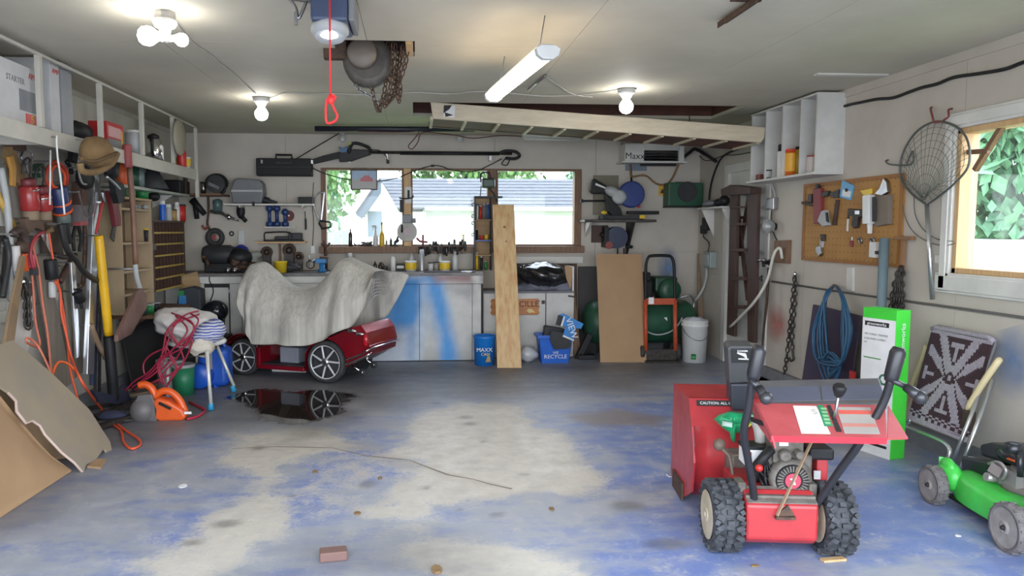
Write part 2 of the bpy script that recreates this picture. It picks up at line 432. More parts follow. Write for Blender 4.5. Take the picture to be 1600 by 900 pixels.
def floor_mat():
 m=bpy.data.materials.new('worn_blue_concrete');m.use_nodes=True
 n,l=m.node_tree.nodes,m.node_tree.links;p=n['Principled BSDF']
 def att(nm):
  a=n.new('ShaderNodeAttribute');a.attribute_name=nm;s=n.new('ShaderNodeSeparateColor');l.new(a.outputs['Color'],s.inputs[0]);return s.outputs
 A,Bb=att('fm'),att('fb')
 t=n.new('ShaderNodeTexCoord')
 def noi(s,d=5,st=None):
  z=n.new('ShaderNodeTexNoise');z.inputs['Scale'].default_value=s;z.inputs['Detail'].default_value=d;z.inputs['Roughness'].default_value=.65
  if st:
   mp=n.new('ShaderNodeMapping');mp.inputs['Scale'].default_value=st;l.new(t.outputs['Object'],mp.inputs[0]);l.new(mp.outputs[0],z.inputs['Vector'])
  else:l.new(t.outputs['Object'],z.inputs['Vector'])
  return z.outputs[0]
 def rng(o,a,b_,lo=0.,hi=1.):
  r=n.new('ShaderNodeMapRange');r.inputs['From Min'].default_value=a;r.inputs['From Max'].default_value=b_;r.inputs['To Min'].default_value=lo;r.inputs['To Max'].default_value=hi;l.new(o,r.inputs[0]);return r.outputs[0]
 def mt(op,a,b_):
  q=n.new('ShaderNodeMath');q.operation=op;q.use_clamp=True
  for k,v in enumerate((a,b_)):
   if isinstance(v,(int,float)):q.inputs[k].default_value=v
   else:l.new(v,q.inputs[k])
  return q.outputs[0]
 def mix(f,a,b_):
  q=n.new('ShaderNodeMix');q.data_type='RGBA';l.new(f,q.inputs['Factor'])if not isinstance(f,float)else q.inputs['Factor'].__setattr__('default_value',f)
  for k,v in(('A',a),('B',b_)):
   s=[i for i in q.inputs if i.name==k and i.type=='RGBA'][0]
   if isinstance(v,tuple):s.default_value=(*v,1)
   else:l.new(v,s)
  return[o for o in q.outputs if o.type=='RGBA'][0]
 n1,n2,n3,n4=noi(1.3),noi(7),noi(45,3),noi(2.2,4,(1,3,1))
 grey=mix(rng(n2,.3,.7),(.27,.29,.345),(.37,.38,.41))
 blue=mix(rng(n2,.35,.7),(.13,.19,.42),(.22,.27,.45))
 bl=mt('ADD',mt('MULTIPLY',Bb[0],.62),rng(n1,.42,.68,0,.62));q_=n.new('ShaderNodeMath');q_.operation='ADD';l.new(bl,q_.inputs[0]);l.new(rng(n4,.25,.75,-.55,.55),q_.inputs[1])
 base=mix(rng(q_.outputs[0],.15,.85),grey,blue)
 conc=mix(rng(n2,.3,.7),(.60,.555,.47),(.46,.43,.385))
 wm=mt('MULTIPLY',A[0],1.3)
 def addm(a,b_):
  q=n.new('ShaderNodeMath');q.operation='ADD';l.new(a,q.inputs[0]);l.new(b_,q.inputs[1]);return q.outputs[0]
 wj=addm(addm(wm,rng(n2,.2,.8,-.55,.55)),addm(rng(n3,.3,.7,-.2,.2),rng(n4,.3,.7,-.25,.25)))
 worn=rng(wj,.12,.78,0,.95)
 base=mix(worn,base,conc)
 spots=mt('MULTIPLY',rng(n3,.62,.72),rng(n1,.4,.6))
 base=mix(mt('MULTIPLY',spots,.35),base,(.55,.53,.50))
 base=mix(mt('MULTIPLY',Bb[1],.7),base,(.24,.185,.13))
 base=mix(mt('MULTIPLY',A[2],rng(n4,.2,.7,.75,1.0)),base,(.115,.11,.112))
 base=mix(mt('MULTIPLY',Bb[2],.55),base,(.09,.085,.08))
 base=mix(A[1],base,(.025,.02,.017))
 l.new(base,p.inputs['Base Color'])
 ro=rng(n2,.3,.7,.38,.62)
 r2=n.new('ShaderNodeMix');r2.data_type='FLOAT';l.new(A[1],r2.inputs[0]);l.new(ro,r2.inputs[2]);r2.inputs[3].default_value=.03
 l.new(r2.outputs[0],p.inputs['Roughness'])
 bp=n.new('ShaderNodeBump');bp.inputs['Strength'].default_value=.12;bp.inputs['Distance'].default_value=.004
 hm=mt('MULTIPLY',n3,mt('SUBTRACT',1,A[1]));l.new(hm,bp.inputs['Height']);l.new(bp.outputs[0],p.inputs['Normal'])
 return m
me.materials.append(floor_mat())
OFF['floor']=V((0,0,0))
CR=[Zp(*p)for p in((363,701),(430,698),(480,699),(520,700),(570,712),(610,716),(640,719),(660,727),(700,742),(740,749),(760,755),(800,764))]
b=B()
for k,(p,q)in enumerate(zip(CR,CR[1:])):
 n_=V((-(q-p).y,(q-p).x,0)).normalized();w0,w1=.004+.003*(k%3),.004+.003*((k+1)%3);z_=V((0,0,.0008))
 b.add([p-n_*w0+z_,q-n_*w1+z_,q+n_*w1+z_,p+n_*w0+z_],[(0,1,2,3)])
part('floor_crack',b,mat('crack_dirt',(.27,.235,.20),.9),floor)
# ---- old paint smears on the walls
def smear(key,c):
 m=bpy.data.materials.new(key);m.use_nodes=True;n,l=m.node_tree.nodes,m.node_tree.links;p=n['Principled BSDF'];p.inputs['Base Color'].default_value=(*c,1);p.inputs['Roughness'].default_value=.7
 t=n.new('ShaderNodeTexCoord');mp=n.new('ShaderNodeMapping');mp.inputs['Location'].default_value=(-1,-1,-1);mp.inputs['Scale'].default_value=(2,2,2);l.new(t.outputs['Generated'],mp.inputs[0])
 g=n.new('ShaderNodeTexGradient');g.gradient_type='SPHERICAL';l.new(mp.outputs[0],g.inputs[0]);z=n.new('ShaderNodeTexNoise');z.inputs['Scale'].default_value=6;l.new(t.outputs['Object'],z.inputs[0])
 q=n.new('ShaderNodeMath');q.operation='MULTIPLY';q.use_clamp=True;l.new(g.outputs[1],q.inputs[0]);l.new(z.outputs[0],q.inputs[1]);r=n.new('ShaderNodeMath');r.operation='MULTIPLY';r.inputs[1].default_value=1.3;r.use_clamp=True;l.new(q.outputs[0],r.inputs[0]);l.new(r.outputs[0],p.inputs['Alpha']);return m
def smear_at(pts,fn,m,root):
 P=[fn(u,v)for u,v in pts];part('paint_smear',B().add(P,[(0,1,2,3)]),m,root)
SB_,SR_=smear('blue_smear',(.10,.22,.45)),smear('red_smear',(.50,.12,.10))
fr_=lambda u,v:Xp(u,v,XR-.002)
smear_at(((1545,520),(1620,500),(1620,640),(1545,620)),fr_,SB_,W_RIGHT);smear_at(((1195,470),(1232,475),(1232,545),(1195,535)),fr_,SR_,W_RIGHT)
fb_=lambda u,v:Yp(u,v,D-.002)
smear_at(((1025,380),(1062,380),(1062,450),(1025,450)),fb_,SB_,W_BACK)
# ---- windows of the back wall
wz0,wz1=WIN_B[1]+.09,WIN_B[3]-.025
cols=[(-1.075,-.155),(-.02,.90),(1.035,1.925)]
x_edges=[Yp(p,330,D).x for p in(510,628,645,761,778,897)]
cols=[(x_edges[0],x_edges[1]),(x_edges[2],x_edges[3]),(x_edges[4],x_edges[5])]
for k,(a,c)in enumerate(cols):
 f=.022;L=WIN_B[0]if k==0 else a-f;R_=WIN_B[2]if k==2 else c+f
 root=T('window_%d'%(k+1),None,None,((a+c)/2,D,wz0));root['kind']='structure'
 b=B();b.bx((L,D-.02,wz0-.02),(a,D+.1,wz1+.02));b.bx((c,D-.02,wz0-.02),(R_,D+.1,wz1+.02))
 b.bx((a,D-.02,wz1),(c,D+.1,wz1+.02));b.bx((a,D-.02,wz0-.02),(c,D+.1,wz0))
 part('window_frame',b,BROWNW,root,.003)
 part('pane',B().bx((a,D+.045,wz0),(c,D+.05,wz1)),GLASS,root)
for k,(a,c)in enumerate(((x_edges[1]+.023,x_edges[2]-.023),(x_edges[3]+.023,x_edges[4]-.023))):
 struct('trim_%d'%(7+k),B().bx((a,D-.025,wz0-.02),(c,D+.09,wz1+.02)),PINE if k==0 else BROWNW,.003)
struct('trim_9',B().bx((WIN_B[0],D-.01,wz1+.021),(WIN_B[2],D+.09,WIN_B[3])),BROWNW)
struct('trim_10',B().bx((WIN_B[0]-.02,D-.11,wz0-.10),(WIN_B[2]+.02,D+.09,wz0-.021)),BROWNW,.004)
# ---- window of the right wall
def rwin():
 y0,z0,y1,z1=WIN_R;root=T('window_4',None,None,(XR,(y0+y1)/2,z0));root['kind']='structure'
 b=B();t=.035
 b.bx((XR,y1-t,z0),(XR+.12,y1,z1));b.bx((XR,y0,z0),(XR+.12,y0+t,z1));b.bx((XR,y0,z1-t),(XR+.12,y1,z1));b.bx((XR,y0,z0),(XR+.12,y1,z0+t))
 part('window_frame',b,PINE,root,.003)
 part('pane',B().bx((XR+.07,y0+t,z0+t),(XR+.075,y1-t,z1-t)),GLASS,root)
 for(a,c)in(((y0-.1,z1,),(y1+.09,z1+.1)),((y1,z0-.12),(y1+.09,z1)),((y0-.1,z0-.13),(y1+.12,z0))):
  b=B().bx((XR-.022,a[0],a[1]),(XR,c[0],c[1]))
  w=.018
  b.bx((XR-.034,a[0]+w,a[1]+w),(XR-.022,c[0]-w,c[1]-w))
  part('casing',b,WHITE,root,.004)
 p,q=Xp(1567,196,XR+.05),Xp(1524,266,XR+.05)
 part('prop_stick',B().bar(p,q,.03,.03),BROWNW,root)
 p,q=Xp(1508,238,XR+.045),Xp(1545,236,XR+.045)
 part('crosspiece',B().bar(p,q,.022,.03),BROWNW,root)
rwin()
# ---- door in the right wall
def rdoor():
 y0,z0,y1,z1=DOOR_R;root=T('door_1',None,None,(XR,(y0+y1)/2,0));root['kind']='structure'
 part('door_leaf',B().bx((XR+.02,y0+.06,.01),(XR+.06,y1-.06,z1-.06)),WHITE,root,.003)
 b=B();b.bx((XR-.015,y1-.06,0),(XR+.1,y1+.03,z1+.03));b.bx((XR-.015,y0-.03,0),(XR+.1,y0+.06,z1+.03));b.bx((XR-.015,y0+.06,z1-.06),(XR+.1,y1-.06,z1+.03))
 part('door_frame',b,WHITE,root,.003)
 p=Xp(1186,408,XR)
 h=B().lathe([(.03,0),(.03,.01),(.014,.015),(.014,.045),(.028,.05),(.03,.07),(.018,.085)],(XR+.02,7.12,.98),(-1,0,0));part('door_knob',h,STEEL,root)
rdoor()
# ---- outside: drive, yard, neighbour's house, trees, fence
struct('driveway',B().bx((-12,-14,-.12),(12,Y0-.12,-.01)),mat('drive_concrete',(.40,.39,.37),.9,c2=(.32,.31,.30),sc=2))
LAWN=mat('lawn_grass',(.10,.19,.04),.9,c2=(.14,.24,.06),sc=3)
b=B().bx((-25,D+.25,-.15),(25,40,-.02));b.bx((XR+.3,Y0-1,-.15),(25,D+.24,-.02));struct('ground',b,LAWN)
# ---- neighbour's house with a shingled roof and a gable to the left
SIDING=mat('white_siding',(.80,.80,.78),.6,c2=(.74,.74,.73),sc=2)
SHING=mat('grey_shingles',(.038,.043,.050),.85,c2=(.062,.067,.075),sc=9)
hs=T('neighbour_house','white sided house with grey shingled roof seen through the back windows','house',(1.5,16,0))
HY=15.0
wl_,wr_=Yp(566,330,HY).x,Yp(985,330,HY).x
ez,rz=Yp(700,322,HY).z,Yp(700,279,HY+2.3).z
zc=(HY+HY+4.6)/2
gx=Yp(664,330,HY).x
body=B().bx((gx,HY,0),(wr_+4,HY+4.6,ez));part('wall',body,SIDING,hs)
for k in range(22):
 z=.1+k*.11
 if z<ez-.05:part('siding_board',B().slab([(gx,HY-.012,z),(wr_+3.9,HY-.012,z),(wr_+3.9,HY-.004,z+.1),(gx,HY-.004,z+.1)],(0,.01,0)),SIDING,hs)
nr=9
re_,rr_=Yp(617,330,HY-.35).x,Yp(592,283,HY+2.3).x
rx=lambda t:re_+(rr_-re_)*t
for k in range(nr):
 t0,t1=k/nr,(k+1)/nr
 y0,y1=HY-.35+2.65*t0,HY-.35+2.65*t1;z0,z1=ez-.05+(rz-ez+.05)*t0,ez-.05+(rz-ez+.05)*t1
 part('shingle_course',B().slab([(rx(t0),y0-.03,z0+.008),(wr_+4,y0-.03,z0+.008),(wr_+4,y1,z1),(rx(t1),y1,z1)],(0,.0,-.03)),SHING,hs)
part('roof',B().slab([(rr_,HY+2.3,rz),(wr_+4,HY+2.3,rz),(wr_+4,HY+4.9,ez),(rr_,HY+4.9,ez)],(0,0,-.04)),SHING,hs)
part('gutter',B().bx((gx,HY-.42,ez-.10),(wr_+4,HY-.36,ez-.03)),WHITE,hs)
# front gable wing
gY=HY-1.2
G=lambda px,py:Yp(px,py,gY)
a0=G(566,330).x
part('gable_wall',B().slab([(G(566,0).x,gY,0),(G(664,0).x,gY,0),(G(664,0).x,gY,G(0,330).z),(G(620,0).x,gY,G(0,330).z),(G(594,0).x,gY,G(0,283).z),(G(566,0).x,gY,G(0,322).z)],(0,1.2,0)),SIDING,hs)
p0,p1=V((G(555,0).x,gY-.25,G(0,337).z)),V((G(594,0).x,gY-.25,G(0,281).z))
part('gable_roof',B().slab([p0,p1,p1+V((0,3.4,0)),p0+V((0,3.4,0))],(-.03,0,.06)),SHING,hs)
part('barge_board',B().slab([p0,p1,p1-V((0,0,.22)),p0+V((.1,0,-.06))],(0,-.03,0)),mat('barge_grey',(.06,.08,.10),.6),hs)
wv=Yp(586,348,gY)
w=part('window',B().bx((wv.x-.17,gY-.04,wv.z-.3),(wv.x+.17,gY,wv.z+.25)),WHITE,hs)
part('window_glass',B().bx((wv.x-.13,gY-.05,wv.z-.26),(wv.x+.13,gY-.041,wv.z+.21)),mat('dull_window',(.10,.14,.17),.15),w)
# fence
fe=T('board_fence','pale board fence left of the house, seen through first window','fence',(-2,14.5,0))
FEN=mat('weathered_fence',(.20,.22,.21),.85)
for k in range(15):
 x=-3.6+k*.155
 if x<a0-.25:part('board',B().bx((x,14.4,-.02),(x+.145,14.425,1.42+.02*(k%3))),FEN,fe)
# trees: leaf clusters
LEAF1=mat('leaves_bright',(.13,.25,.07),.7,c2=(.06,.14,.035),sc=2);LEAF2=mat('leaves_blue_green',(.17,.36,.20),.7,c2=(.10,.23,.13),sc=2)
BARK=mat('bark',(.10,.07,.05),.9)
def tree(x,y,h,r,m,label,seed,group=None):
 rd=random.Random(seed);t=T('leafy_tree',label,'tree',(x,y,-.02),0,group)
 tr=B().tube([(x,y,-.02),(x+.1,y,h*.4),(x,y+.1,h*.8)],[.22,.17,.08],8)
 for k in range(5):
  a=k*1.26;tr.tube([(x,y,h*.35+k*.2),(x+r*.6*math.cos(a),y+r*.6*math.sin(a),h*.6+k*.15)],[.08,.03],5)
 part('trunk',tr,BARK,t)
 b=B()
 for k in range(4800):
  while True:
   p=V((rd.uniform(-1,1),rd.uniform(-1,1),rd.uniform(-1,1)))
   if .25<p.length<1:break
  q=V((x+p.x*r,y+p.y*r,h*.62+p.z*h*.42))
  q+=V((noise.noise(q*.6),noise.noise(q*.6+V((9,0,0))),noise.noise(q*.6+V((0,9,0)))))*.8
  s_=rd.uniform(.08,.18);e=Euler((rd.uniform(0,6),rd.uniform(0,6),rd.uniform(0,6))).to_matrix()
  b.add([q+e@V(v)*s_ for v in((-1,0,0),(0,-.6,.1),(1,0,0),(0,.6,.1))],[(0,1,2,3)])
 f=part('foliage',b,m,t);f['kind']='stuff'
tree(-3.5,19.3,5.7,2.1,LEAF1,'bright green tree left of the gable beyond first back window',1)
tree(1.9,25,6.6,2.4,LEAF1,'green treetop showing above the neighbour roof in middle window',2)
tree(8.0,25,6.6,2.6,LEAF2,'treetop above the neighbour roof in the rightmost back window',3)
tree(-4.2,26,6.6,2.4,LEAF2,'taller tree behind the gable ridge beyond first back window',6)
tree(8.4,9.6,4.3,1.7,LEAF2,'blue green tree filling the right wall window',4)
tree(13.4,13.6,6.4,2.4,LEAF2,'farther blue green tree beyond the right wall window',5)
# pale garden wall seen below the trees of the right window
struct('garden_wall',B().bx((6.6,2.2,-.02),(6.8,12,1.35)),SIDING)
# ================================================================ ON THE CEILING
BULB=glow('lit_bulb',(1.0,.97,.92),32);LED=glow('lit_led_lens',(.95,.97,1.0),45);TUBE=glow('lit_fluorescent_lens',(1.0,.80,.56),13)
def link_at(b,p,d,L,w,r,turn):
 d=d.normalized();a=d.orthogonal().normalized();c=d.cross(a)
 s_=(a,c)[turn%2]
 pts=[]
 for k in range(10):
  t=2*PI*k/10
  pts.append(p+d*(math.cos(t)*L*.62)+s_*(math.sin(t)*w))
 b.tube(pts,r,4,True)
def chain(b,pts,L,w=None,r=None):
 w=w or L*.36;r=r or L*.12;pts=[V(p)for p in pts];k=0;carry=0
 for p,q in zip(pts,pts[1:]):
  n=max(1,round((q-p).length/L))
  for i in range(n):link_at(b,p.lerp(q,(i+.5)/n),q-p,L,w,r,k);k+=1
 return b
def sag(p,q,d,n=8):
 p,q=V(p),V(q)
 return[p.lerp(q,i/n)-V((0,0,d*4*(i/n)*(1-i/n)))for i in range(n+1)]
def smooth(pts,k=4): # Catmull-Rom
 pts=[V(p)for p in pts];P=[pts[0]]+pts+[pts[-1]];out=[]
 for i in range(1,len(P)-2):
  for j in range(k):
   t=j/k;a,b_,c,d=P[i-1],P[i],P[i+1],P[i+2]
   out.append(.5*((2*b_)+(c-a)*t+(2*a-5*b_+4*c-d)*t*t+(3*b_-a-3*c+d)*t**3))
 return out+[pts[-1]]
def bulb(b,c,r,d=(0,0,-1)): # glass envelope, neck at c
 b.lathe([(.35*r,0),(.5*r,.35*r),(.95*r,1.0*r),(r,1.35*r),(.9*r,1.85*r),(.55*r,2.2*r),(.02*r,2.35*r)],c,d,14)
# double fixture
c=Zp(257,19,H);t=T('ceiling_light','white ceiling lamp holder with two lit bulbs on a splitter, upper left','ceiling light',c,0,None)
part('junction_box',B().lathe([(.055,0),(.055,.04)],c,(0,0,-1),8,False),STEEL,t)
part('lamp_holder',B().lathe([(.06,.04),(.062,.05),(.05,.075),(.028,.085),(.026,.12)],c,(0,0,-1)),PWHITE,t)
z=c-V((0,0,.12));sp=B();
L_,R_=Yp(240,58,c.y),Yp(287,63,c.y)
sp.tube([z,z-V((0,0,.03))],.02,10);dl=(L_-z);dr=(R_-z)
sp.tube([z-V((0,0,.02)),z+dl*.35],.017,8);sp.tube([z-V((0,0,.02)),z+dr*.45],.017,8);part('splitter',sp,LGREY,t)
b=B();bulb(b,z+dl*.3,.05,dl+V((0,-.03,0)));part('bulb',b,BULB,t)
b=B();bulb(b,z+dr*.4,.034,dr);part('bulb',b,BULB,t)
for px,py,lab in((408,152,'single lit bulb in a ceiling socket, back left'),(979,139,'single lit bulb in a ceiling socket right of the fluorescent fixture')):
 c=Zp(px,py,H);t=T('ceiling_light',lab,'ceiling light',c)
 part('socket',B().lathe([(.072,0),(.07,.03),(.05,.045),(.035,.07)],c,(0,0,-1)),LGREY,t)
 b=B();bulb(b,c-V((0,0,.065)),.055);part('bulb',b,BULB,t)
# garage door opener
def opener():
 y=3.62;x=Yp(518,20,y).x;zb=Yp(518,44,y-.1).z
 t=T('garage_door_opener','blue grey door opener with a lit round lamp at the top edge','door opener',(x,y,H),0)
 b=B();b.bx((x-.085,y-.12,zb+.03),(x+.085,y+.2,H-.012));part('motor_housing',b,mat('opener_blue',(.05,.07,.13),.35),t,.015)
 b=B().lathe([(.085,0),(.09,.03),(.07,.06)],(x-.005,y-.03,zb+.03),(0,-.25,-1),20);part('lamp_cover',b,LGREY,t)
 b=B().ball((x-.005,y-.05,zb-.012),(.05,.045,.022),16,8);part('lamp',b,LED,t)
 for k in(-1,1):part('hanger_bracket',B().bx((x+k*.092-.006,y+.02,zb+.08),(x+k*.092+.006,y+.05,H)),STEEL,t)
 part('side_cover',B().bx((x+.086,y-.1,zb+.035),(x+.115,y+.18,H-.02)),GREY,t,.01)
 b=B();p=Yp(462,12,y);b.tube(smooth([p+V((-.03,0,.04)),p,p+V((.01,0,-.05)),p+V((.03,0,-.02)),p+V((.05,0,.03))]),.008,6);b.box(p+V((0,0,-.05)),(.015,.015,.06));b.bar((p.x-.05,y,p.z+.045),(x-.09,y+.03,H-.03),.02,.01)
 part('cable_clip',b,STEEL,t)
 yc=y-.19
 a,c=Yp(515,-20,yc),Yp(516,150,yc)
 b=B();b.tube([a,c],.0045,6)
 e=lambda X,Y_:Yp(X,Y_,yc)
 b.tube(smooth([e(516,148),e(510,160),e(509,178),e(511,192),e(522,190),e(527,182),e(522,170),e(519,160),e(524,152),e(518,148)]),.006,6)
 b.ball(e(517,156),(.018,.014,.022),10,6)
 part('release_cord',b,mat('red_pull_cord',(.80,.03,.03),.5),t,label='red release cord with a looped handle')
opener()
# chain hoist hanging in the ceiling opening
def hoist():
 y=4.70;c=Yp(575,96,y);t=T('chain_hoist','rusty grey chain hoist hanging in the square ceiling opening','chain hoist',(c.x,y,c.z))
 HG=mat('hoist_grey',(.10,.088,.076),.55,.3,c2=(.06,.052,.045),sc=15)
 b=B().lathe([(.05,-.1),(.14,-.09),(.155,-.06),(.155,0),(.15,.02),(.11,.03)],c,(0,-1,0),28);part('wheel_case',b,HG,t)
 c2=Yp(566,84,y-.06);b=B().lathe([(.09,0),(.092,.05),(.08,.065),(.02,.07)],c2+V((0,.02,0)),(0,-1,0),24);part('gear_cover',b,mat('hoist_cover',(.17,.145,.12),.5,.3),t)
 b=B().bx((c.x-.27,y-.03,H-.06),(c.x-.13,y+.04,H+.1));part('hanging_bracket',b,RUST,t);part('suspension_plate',B().bx((c.x-.03,y-.03,c.z+.1),(c.x+.03,y+.03,H+.17)),RUST,t)
 part('carrier_beam',B().bx((-1.01,y-.05,H+.12),(-.28,y+.05,H+.18)),DWOOD,t)
 b=B();e=lambda X,Y_,o=0:Yp(X,Y_,y+o)
 for pts in([e(606,66),e(604,120),e(598,155),e(592,172),e(586,160),e(580,132)],[e(622,66,.05),e(620,110,.05),e(610,150,.05),e(602,165,.05)],[e(634,66,-.03),e(628,100,-.03),e(622,135,-.03)],[e(614,66,-.06),e(612,130,-.06)],[e(628,70,.04),e(621,125,.04),e(622,155,.04)],[e(604,90,.06),e(610,130,.06)],[e(638,68,.02),e(634,100,.02),(e(624,128,.02)),e(616,150,.02),e(606,160,.02)],[e(618,68,-.05),e(616,105,-.05),e(609,140,-.05),e(600,158,-.05)],[e(630,70,-.06),e(624,108,-.06),e(626,140,-.06),e(624,158,-.06)]):
  chain(b,smooth(pts,3),.036,.013,.0048)
 k_=part('chain',b,RUST,t);k_['kind']='stuff'
 b=B();chain(b,smooth([e(556,134),e(566,144),e(580,150),e(592,160)],3),.03,.011,.004);part('hand_chain',b,STEEL,t)
hoist()
# fluorescent fixture on wires
def fluoro():
 z=2.37;n,f=Zp(855,76,z),Zp(771,147,z);d=(f-n).normalized();s_=V((d.y,-d.x,0))
 t=T('fluorescent_fixture','lit wraparound fluorescent fixture hanging on wires from ceiling','light fixture',(n+f)/2)
 prof=[(-.058,0),(-.05,-.03),(-.025,-.048),(.025,-.048),(.05,-.03),(.058,0),(.03,.015),(-.03,.015)]
 o=n+d*.05;b=B().prism(prof[:6],o,s_,(0,0,1),(f-n).length-.1)
 if(s_.cross(V((0,0,1)))).dot(d)<0:b=B().prism(prof[:6],f-d*.05,s_,(0,0,1),(f-n).length-.1)
 part('diffuser',b,TUBE,t,.004)
 part('housing',B().bar(n+V((0,0,.012)),f+V((0,0,.012)),.085,.022),WHITE,t,.003)
 big=[(x*1.1,y*1.1-.002)for x,y in prof]
 for q in(n,f):part('end_cap',B().prism([(x,y)for x,y in big],q-d*.025 if(s_.cross(V((0,0,1)))).dot(d)>0 else q+d*.025,s_,(0,0,1),.05),PWHITE,t,.004)
 for q,k in((n.lerp(f,.12),0),(n.lerp(f,.85),1)):
  part('hanging_wire',B().tube([q+V((0,0,.02)),q+V((.03,0,H-z))],.003,5),STEEL,t)
fluoro()
# attic hatch ladder swinging down below its opening
def hatch():
 y0,y1=6.64,7.22
 a,c=Yp(672,172,y0),Yp(1195,211,y0)
 d=(c-a).normalized();up=V((0,-1,0)).cross(d);up=up if up.z>0 else-up
 t=T('attic_hatch','cream edged wooden attic hatch hanging askew below its dark opening','hatch',(a+c)/2)
 CREAM=mat('cream_board',(.62,.54,.40),.6,c2=(.52,.44,.32),sc=4,st=(1,6,6))
 w=.142
 part('front_stringer',B().slab([a+up*w/2+d*0.0,a-up*w/2+d*.03,c-up*w/2-d*.03,c-up*w*.15+d*0,c+up*w/2],(0,.035,0)),CREAM,t,.003)
 part('rear_stringer',B().bar(a+V((0,y1-y0,0))-up*.045,c+V((0,y1-y0,0))-up*.045,.035,.05,up),DWOOD,t)
 L=(c-a).length;n=10;xs=[.02+(L-.06)*k/n for k in range(n+1)]
 for k in range(n):
  p=a+d*(xs[k]+.012)-up*.062;q=a+d*(xs[k+1]-.012)-up*.062
  part('soffit_board',B().slab([p+V((0,.036,0)),q+V((0,.036,0)),q+V((0,y1-y0,0)),p+V((0,y1-y0,0))],up*.015),mat('hatch_brown_%d'%(k%3),[(.15,.045,.028),(.10,.035,.022),(.17,.06,.032)][k%3],.7,c2=(.065,.028,.02),sc=3),t)
 for k in range(n+1):
  p=a+d*xs[k]-up*.066
  part('crosspiece',B().bar(p+V((0,.036,0)),p+V((0,y1-y0,0)),.026,.03),CREAM,t)
 # metal hinge plate with dark marks on the stringer
 p=a+d*.12;b=B()
 b.slab([p+up*.05+V((0,-.003,0)),p-up*.05+V((0,-.003,0)),p-up*.05+d*.1+V((0,-.003,0)),p+up*.055+d*.1+V((0,-.003,0))],(0,.003,0));part('sticker',b,PAPER,t)
 b=B();q=p+V((0,-.006,0))
 b.slab([q+up*.05,q-up*.02,q+up*.02+d*.05,q+up*.055+d*.07],(0,.003,0));b.slab([q-up*.05+d*.02,q-up*.01+d*.01,q-up*.03+d*.09],(0,.003,0));part('sticker_mark',b,INK,t)
 # hinge arm that holds it to the opening
 part('hinge_arm',B().bar(a+V((0,.2,.02))+d*.03,(a.x+.02,a.y+.2,H+.08),.03,.006),RUST,t)
 part('support_rod',B().tube([c+V((-.6,.3,.02)),(c.x-.6,c.y+.3,H+.05)],.006,5),RUST,t)
hatch()
# cables along the ceiling
def czt(pts,dz=.008):return[Zp(x,y,H-dz)for x,y in pts]
WIRE=mat('grey_white_cable',(.48,.46,.42),.6);BWIRE=mat('black_cable',(.02,.02,.02),.5)
solo('electric_cable',B().tube(smooth(czt([(270,30),(300,66),(326,84),(345,100),(368,118),(385,134),(400,147)])),.0055,6),WIRE,'thin cable on the ceiling from twin bulbs to back left bulb','cable')
solo('electric_cable',B().tube(smooth(czt([(420,154),(432,150),(446,145),(480,147),(520,146),(562,148),(610,147),(650,144),(700,147),(745,143),(800,146),(850,150),(905,148),(962,141)])),.0055,6),WIRE,'long cable across the ceiling between the two single bulbs','cable')
solo('electric_cable',B().tube(smooth(czt([(852,119),(870,132),(895,147),(925,152)])),.005,6),WIRE,'short loose cable on ceiling right of the fluorescent fixture','cable')
b=B();p=Zp(852,118,H-.012);q=Zp(826,140,H-.012);b.tube([p,q],.011,6);solo('grey_rod',b,STEEL,'short grey rod fixed to the ceiling below the fluorescent fixture','rod')
p,q=Zp(1128,36,H-.02),Zp(1190,-6,H-.02)
t=T('track_bracket','rusty perforated angle iron at the top edge of ceiling','bracket',(p+q)/2)
part('angle_iron',B().bar(p,q,.05,.005).bar(p+V((-.022,0,-.012)),q+V((-.022,0,-.012)),.005,.03),RUST,t)
part('hanger_strap',B().bar(p+(q-p)*.15+V((-.03,0,-.03)),p+(q-p)*.15+V((.03,0,.018)),.03,.006).bar(p+(q-p)*.75+V((-.1,0,.012)),p+(q-p)*.75+V((.05,0,.012)),.02,.006),RUST,t)
# dark pole stored along the ceiling at the back
p,q=Yp(492,201,8.0),Yp(742,202,8.0)
t=T('dark_pole','long dark navy pole stored along ceiling above back windows','pole',(p+q)/2)
part('tube',B().tube([p,q],.028,8),mat('navy_tube',(.02,.022,.035),.4),t)
for k in(.1,.5,.9):
 m_=p.lerp(q,k);part('hanger',B().tube([m_+V((0,0,.02)),(m_.x,m_.y,H)],.006,5),STEEL,t)
b=B();e=lambda X,Y_:Yp(X,Y_,8.0);b.tube(smooth([e(560,205),e(600,206),e(640,206),e(655,205),e(648,216),e(638,228),e(644,233),e(653,222),e(660,207),e(690,209),e(716,212),e(740,216),e(780,212),e(815,213)]),.006,5)
solo('extension_cord',b,mat('dark_red_cord',(.10,.03,.03),.6),'dark cord looped over the long pole above back windows','cord')
p,q=Yp(817,215,8.5),Yp(908,217,8.5)
t=T('strip_light','unlit white strip light at top of the back wall','strip light',(p+q)/2)
part('housing',B().bx((p.x,8.46,p.z-.02),(q.x,8.54,p.z+.03)),WHITE,t,.003)
part('tube',B().tube([p+V((.03,-.05,-.02)),q+V((-.03,-.05,-.02))],.014,8),PWHITE,t)
part('hanger',B().bx((p.x+.1,8.49,p.z+.02),(p.x+.13,8.51,H)).bx((q.x-.13,8.49,p.z+.02),(q.x-.1,8.51,H)),STEEL,t)
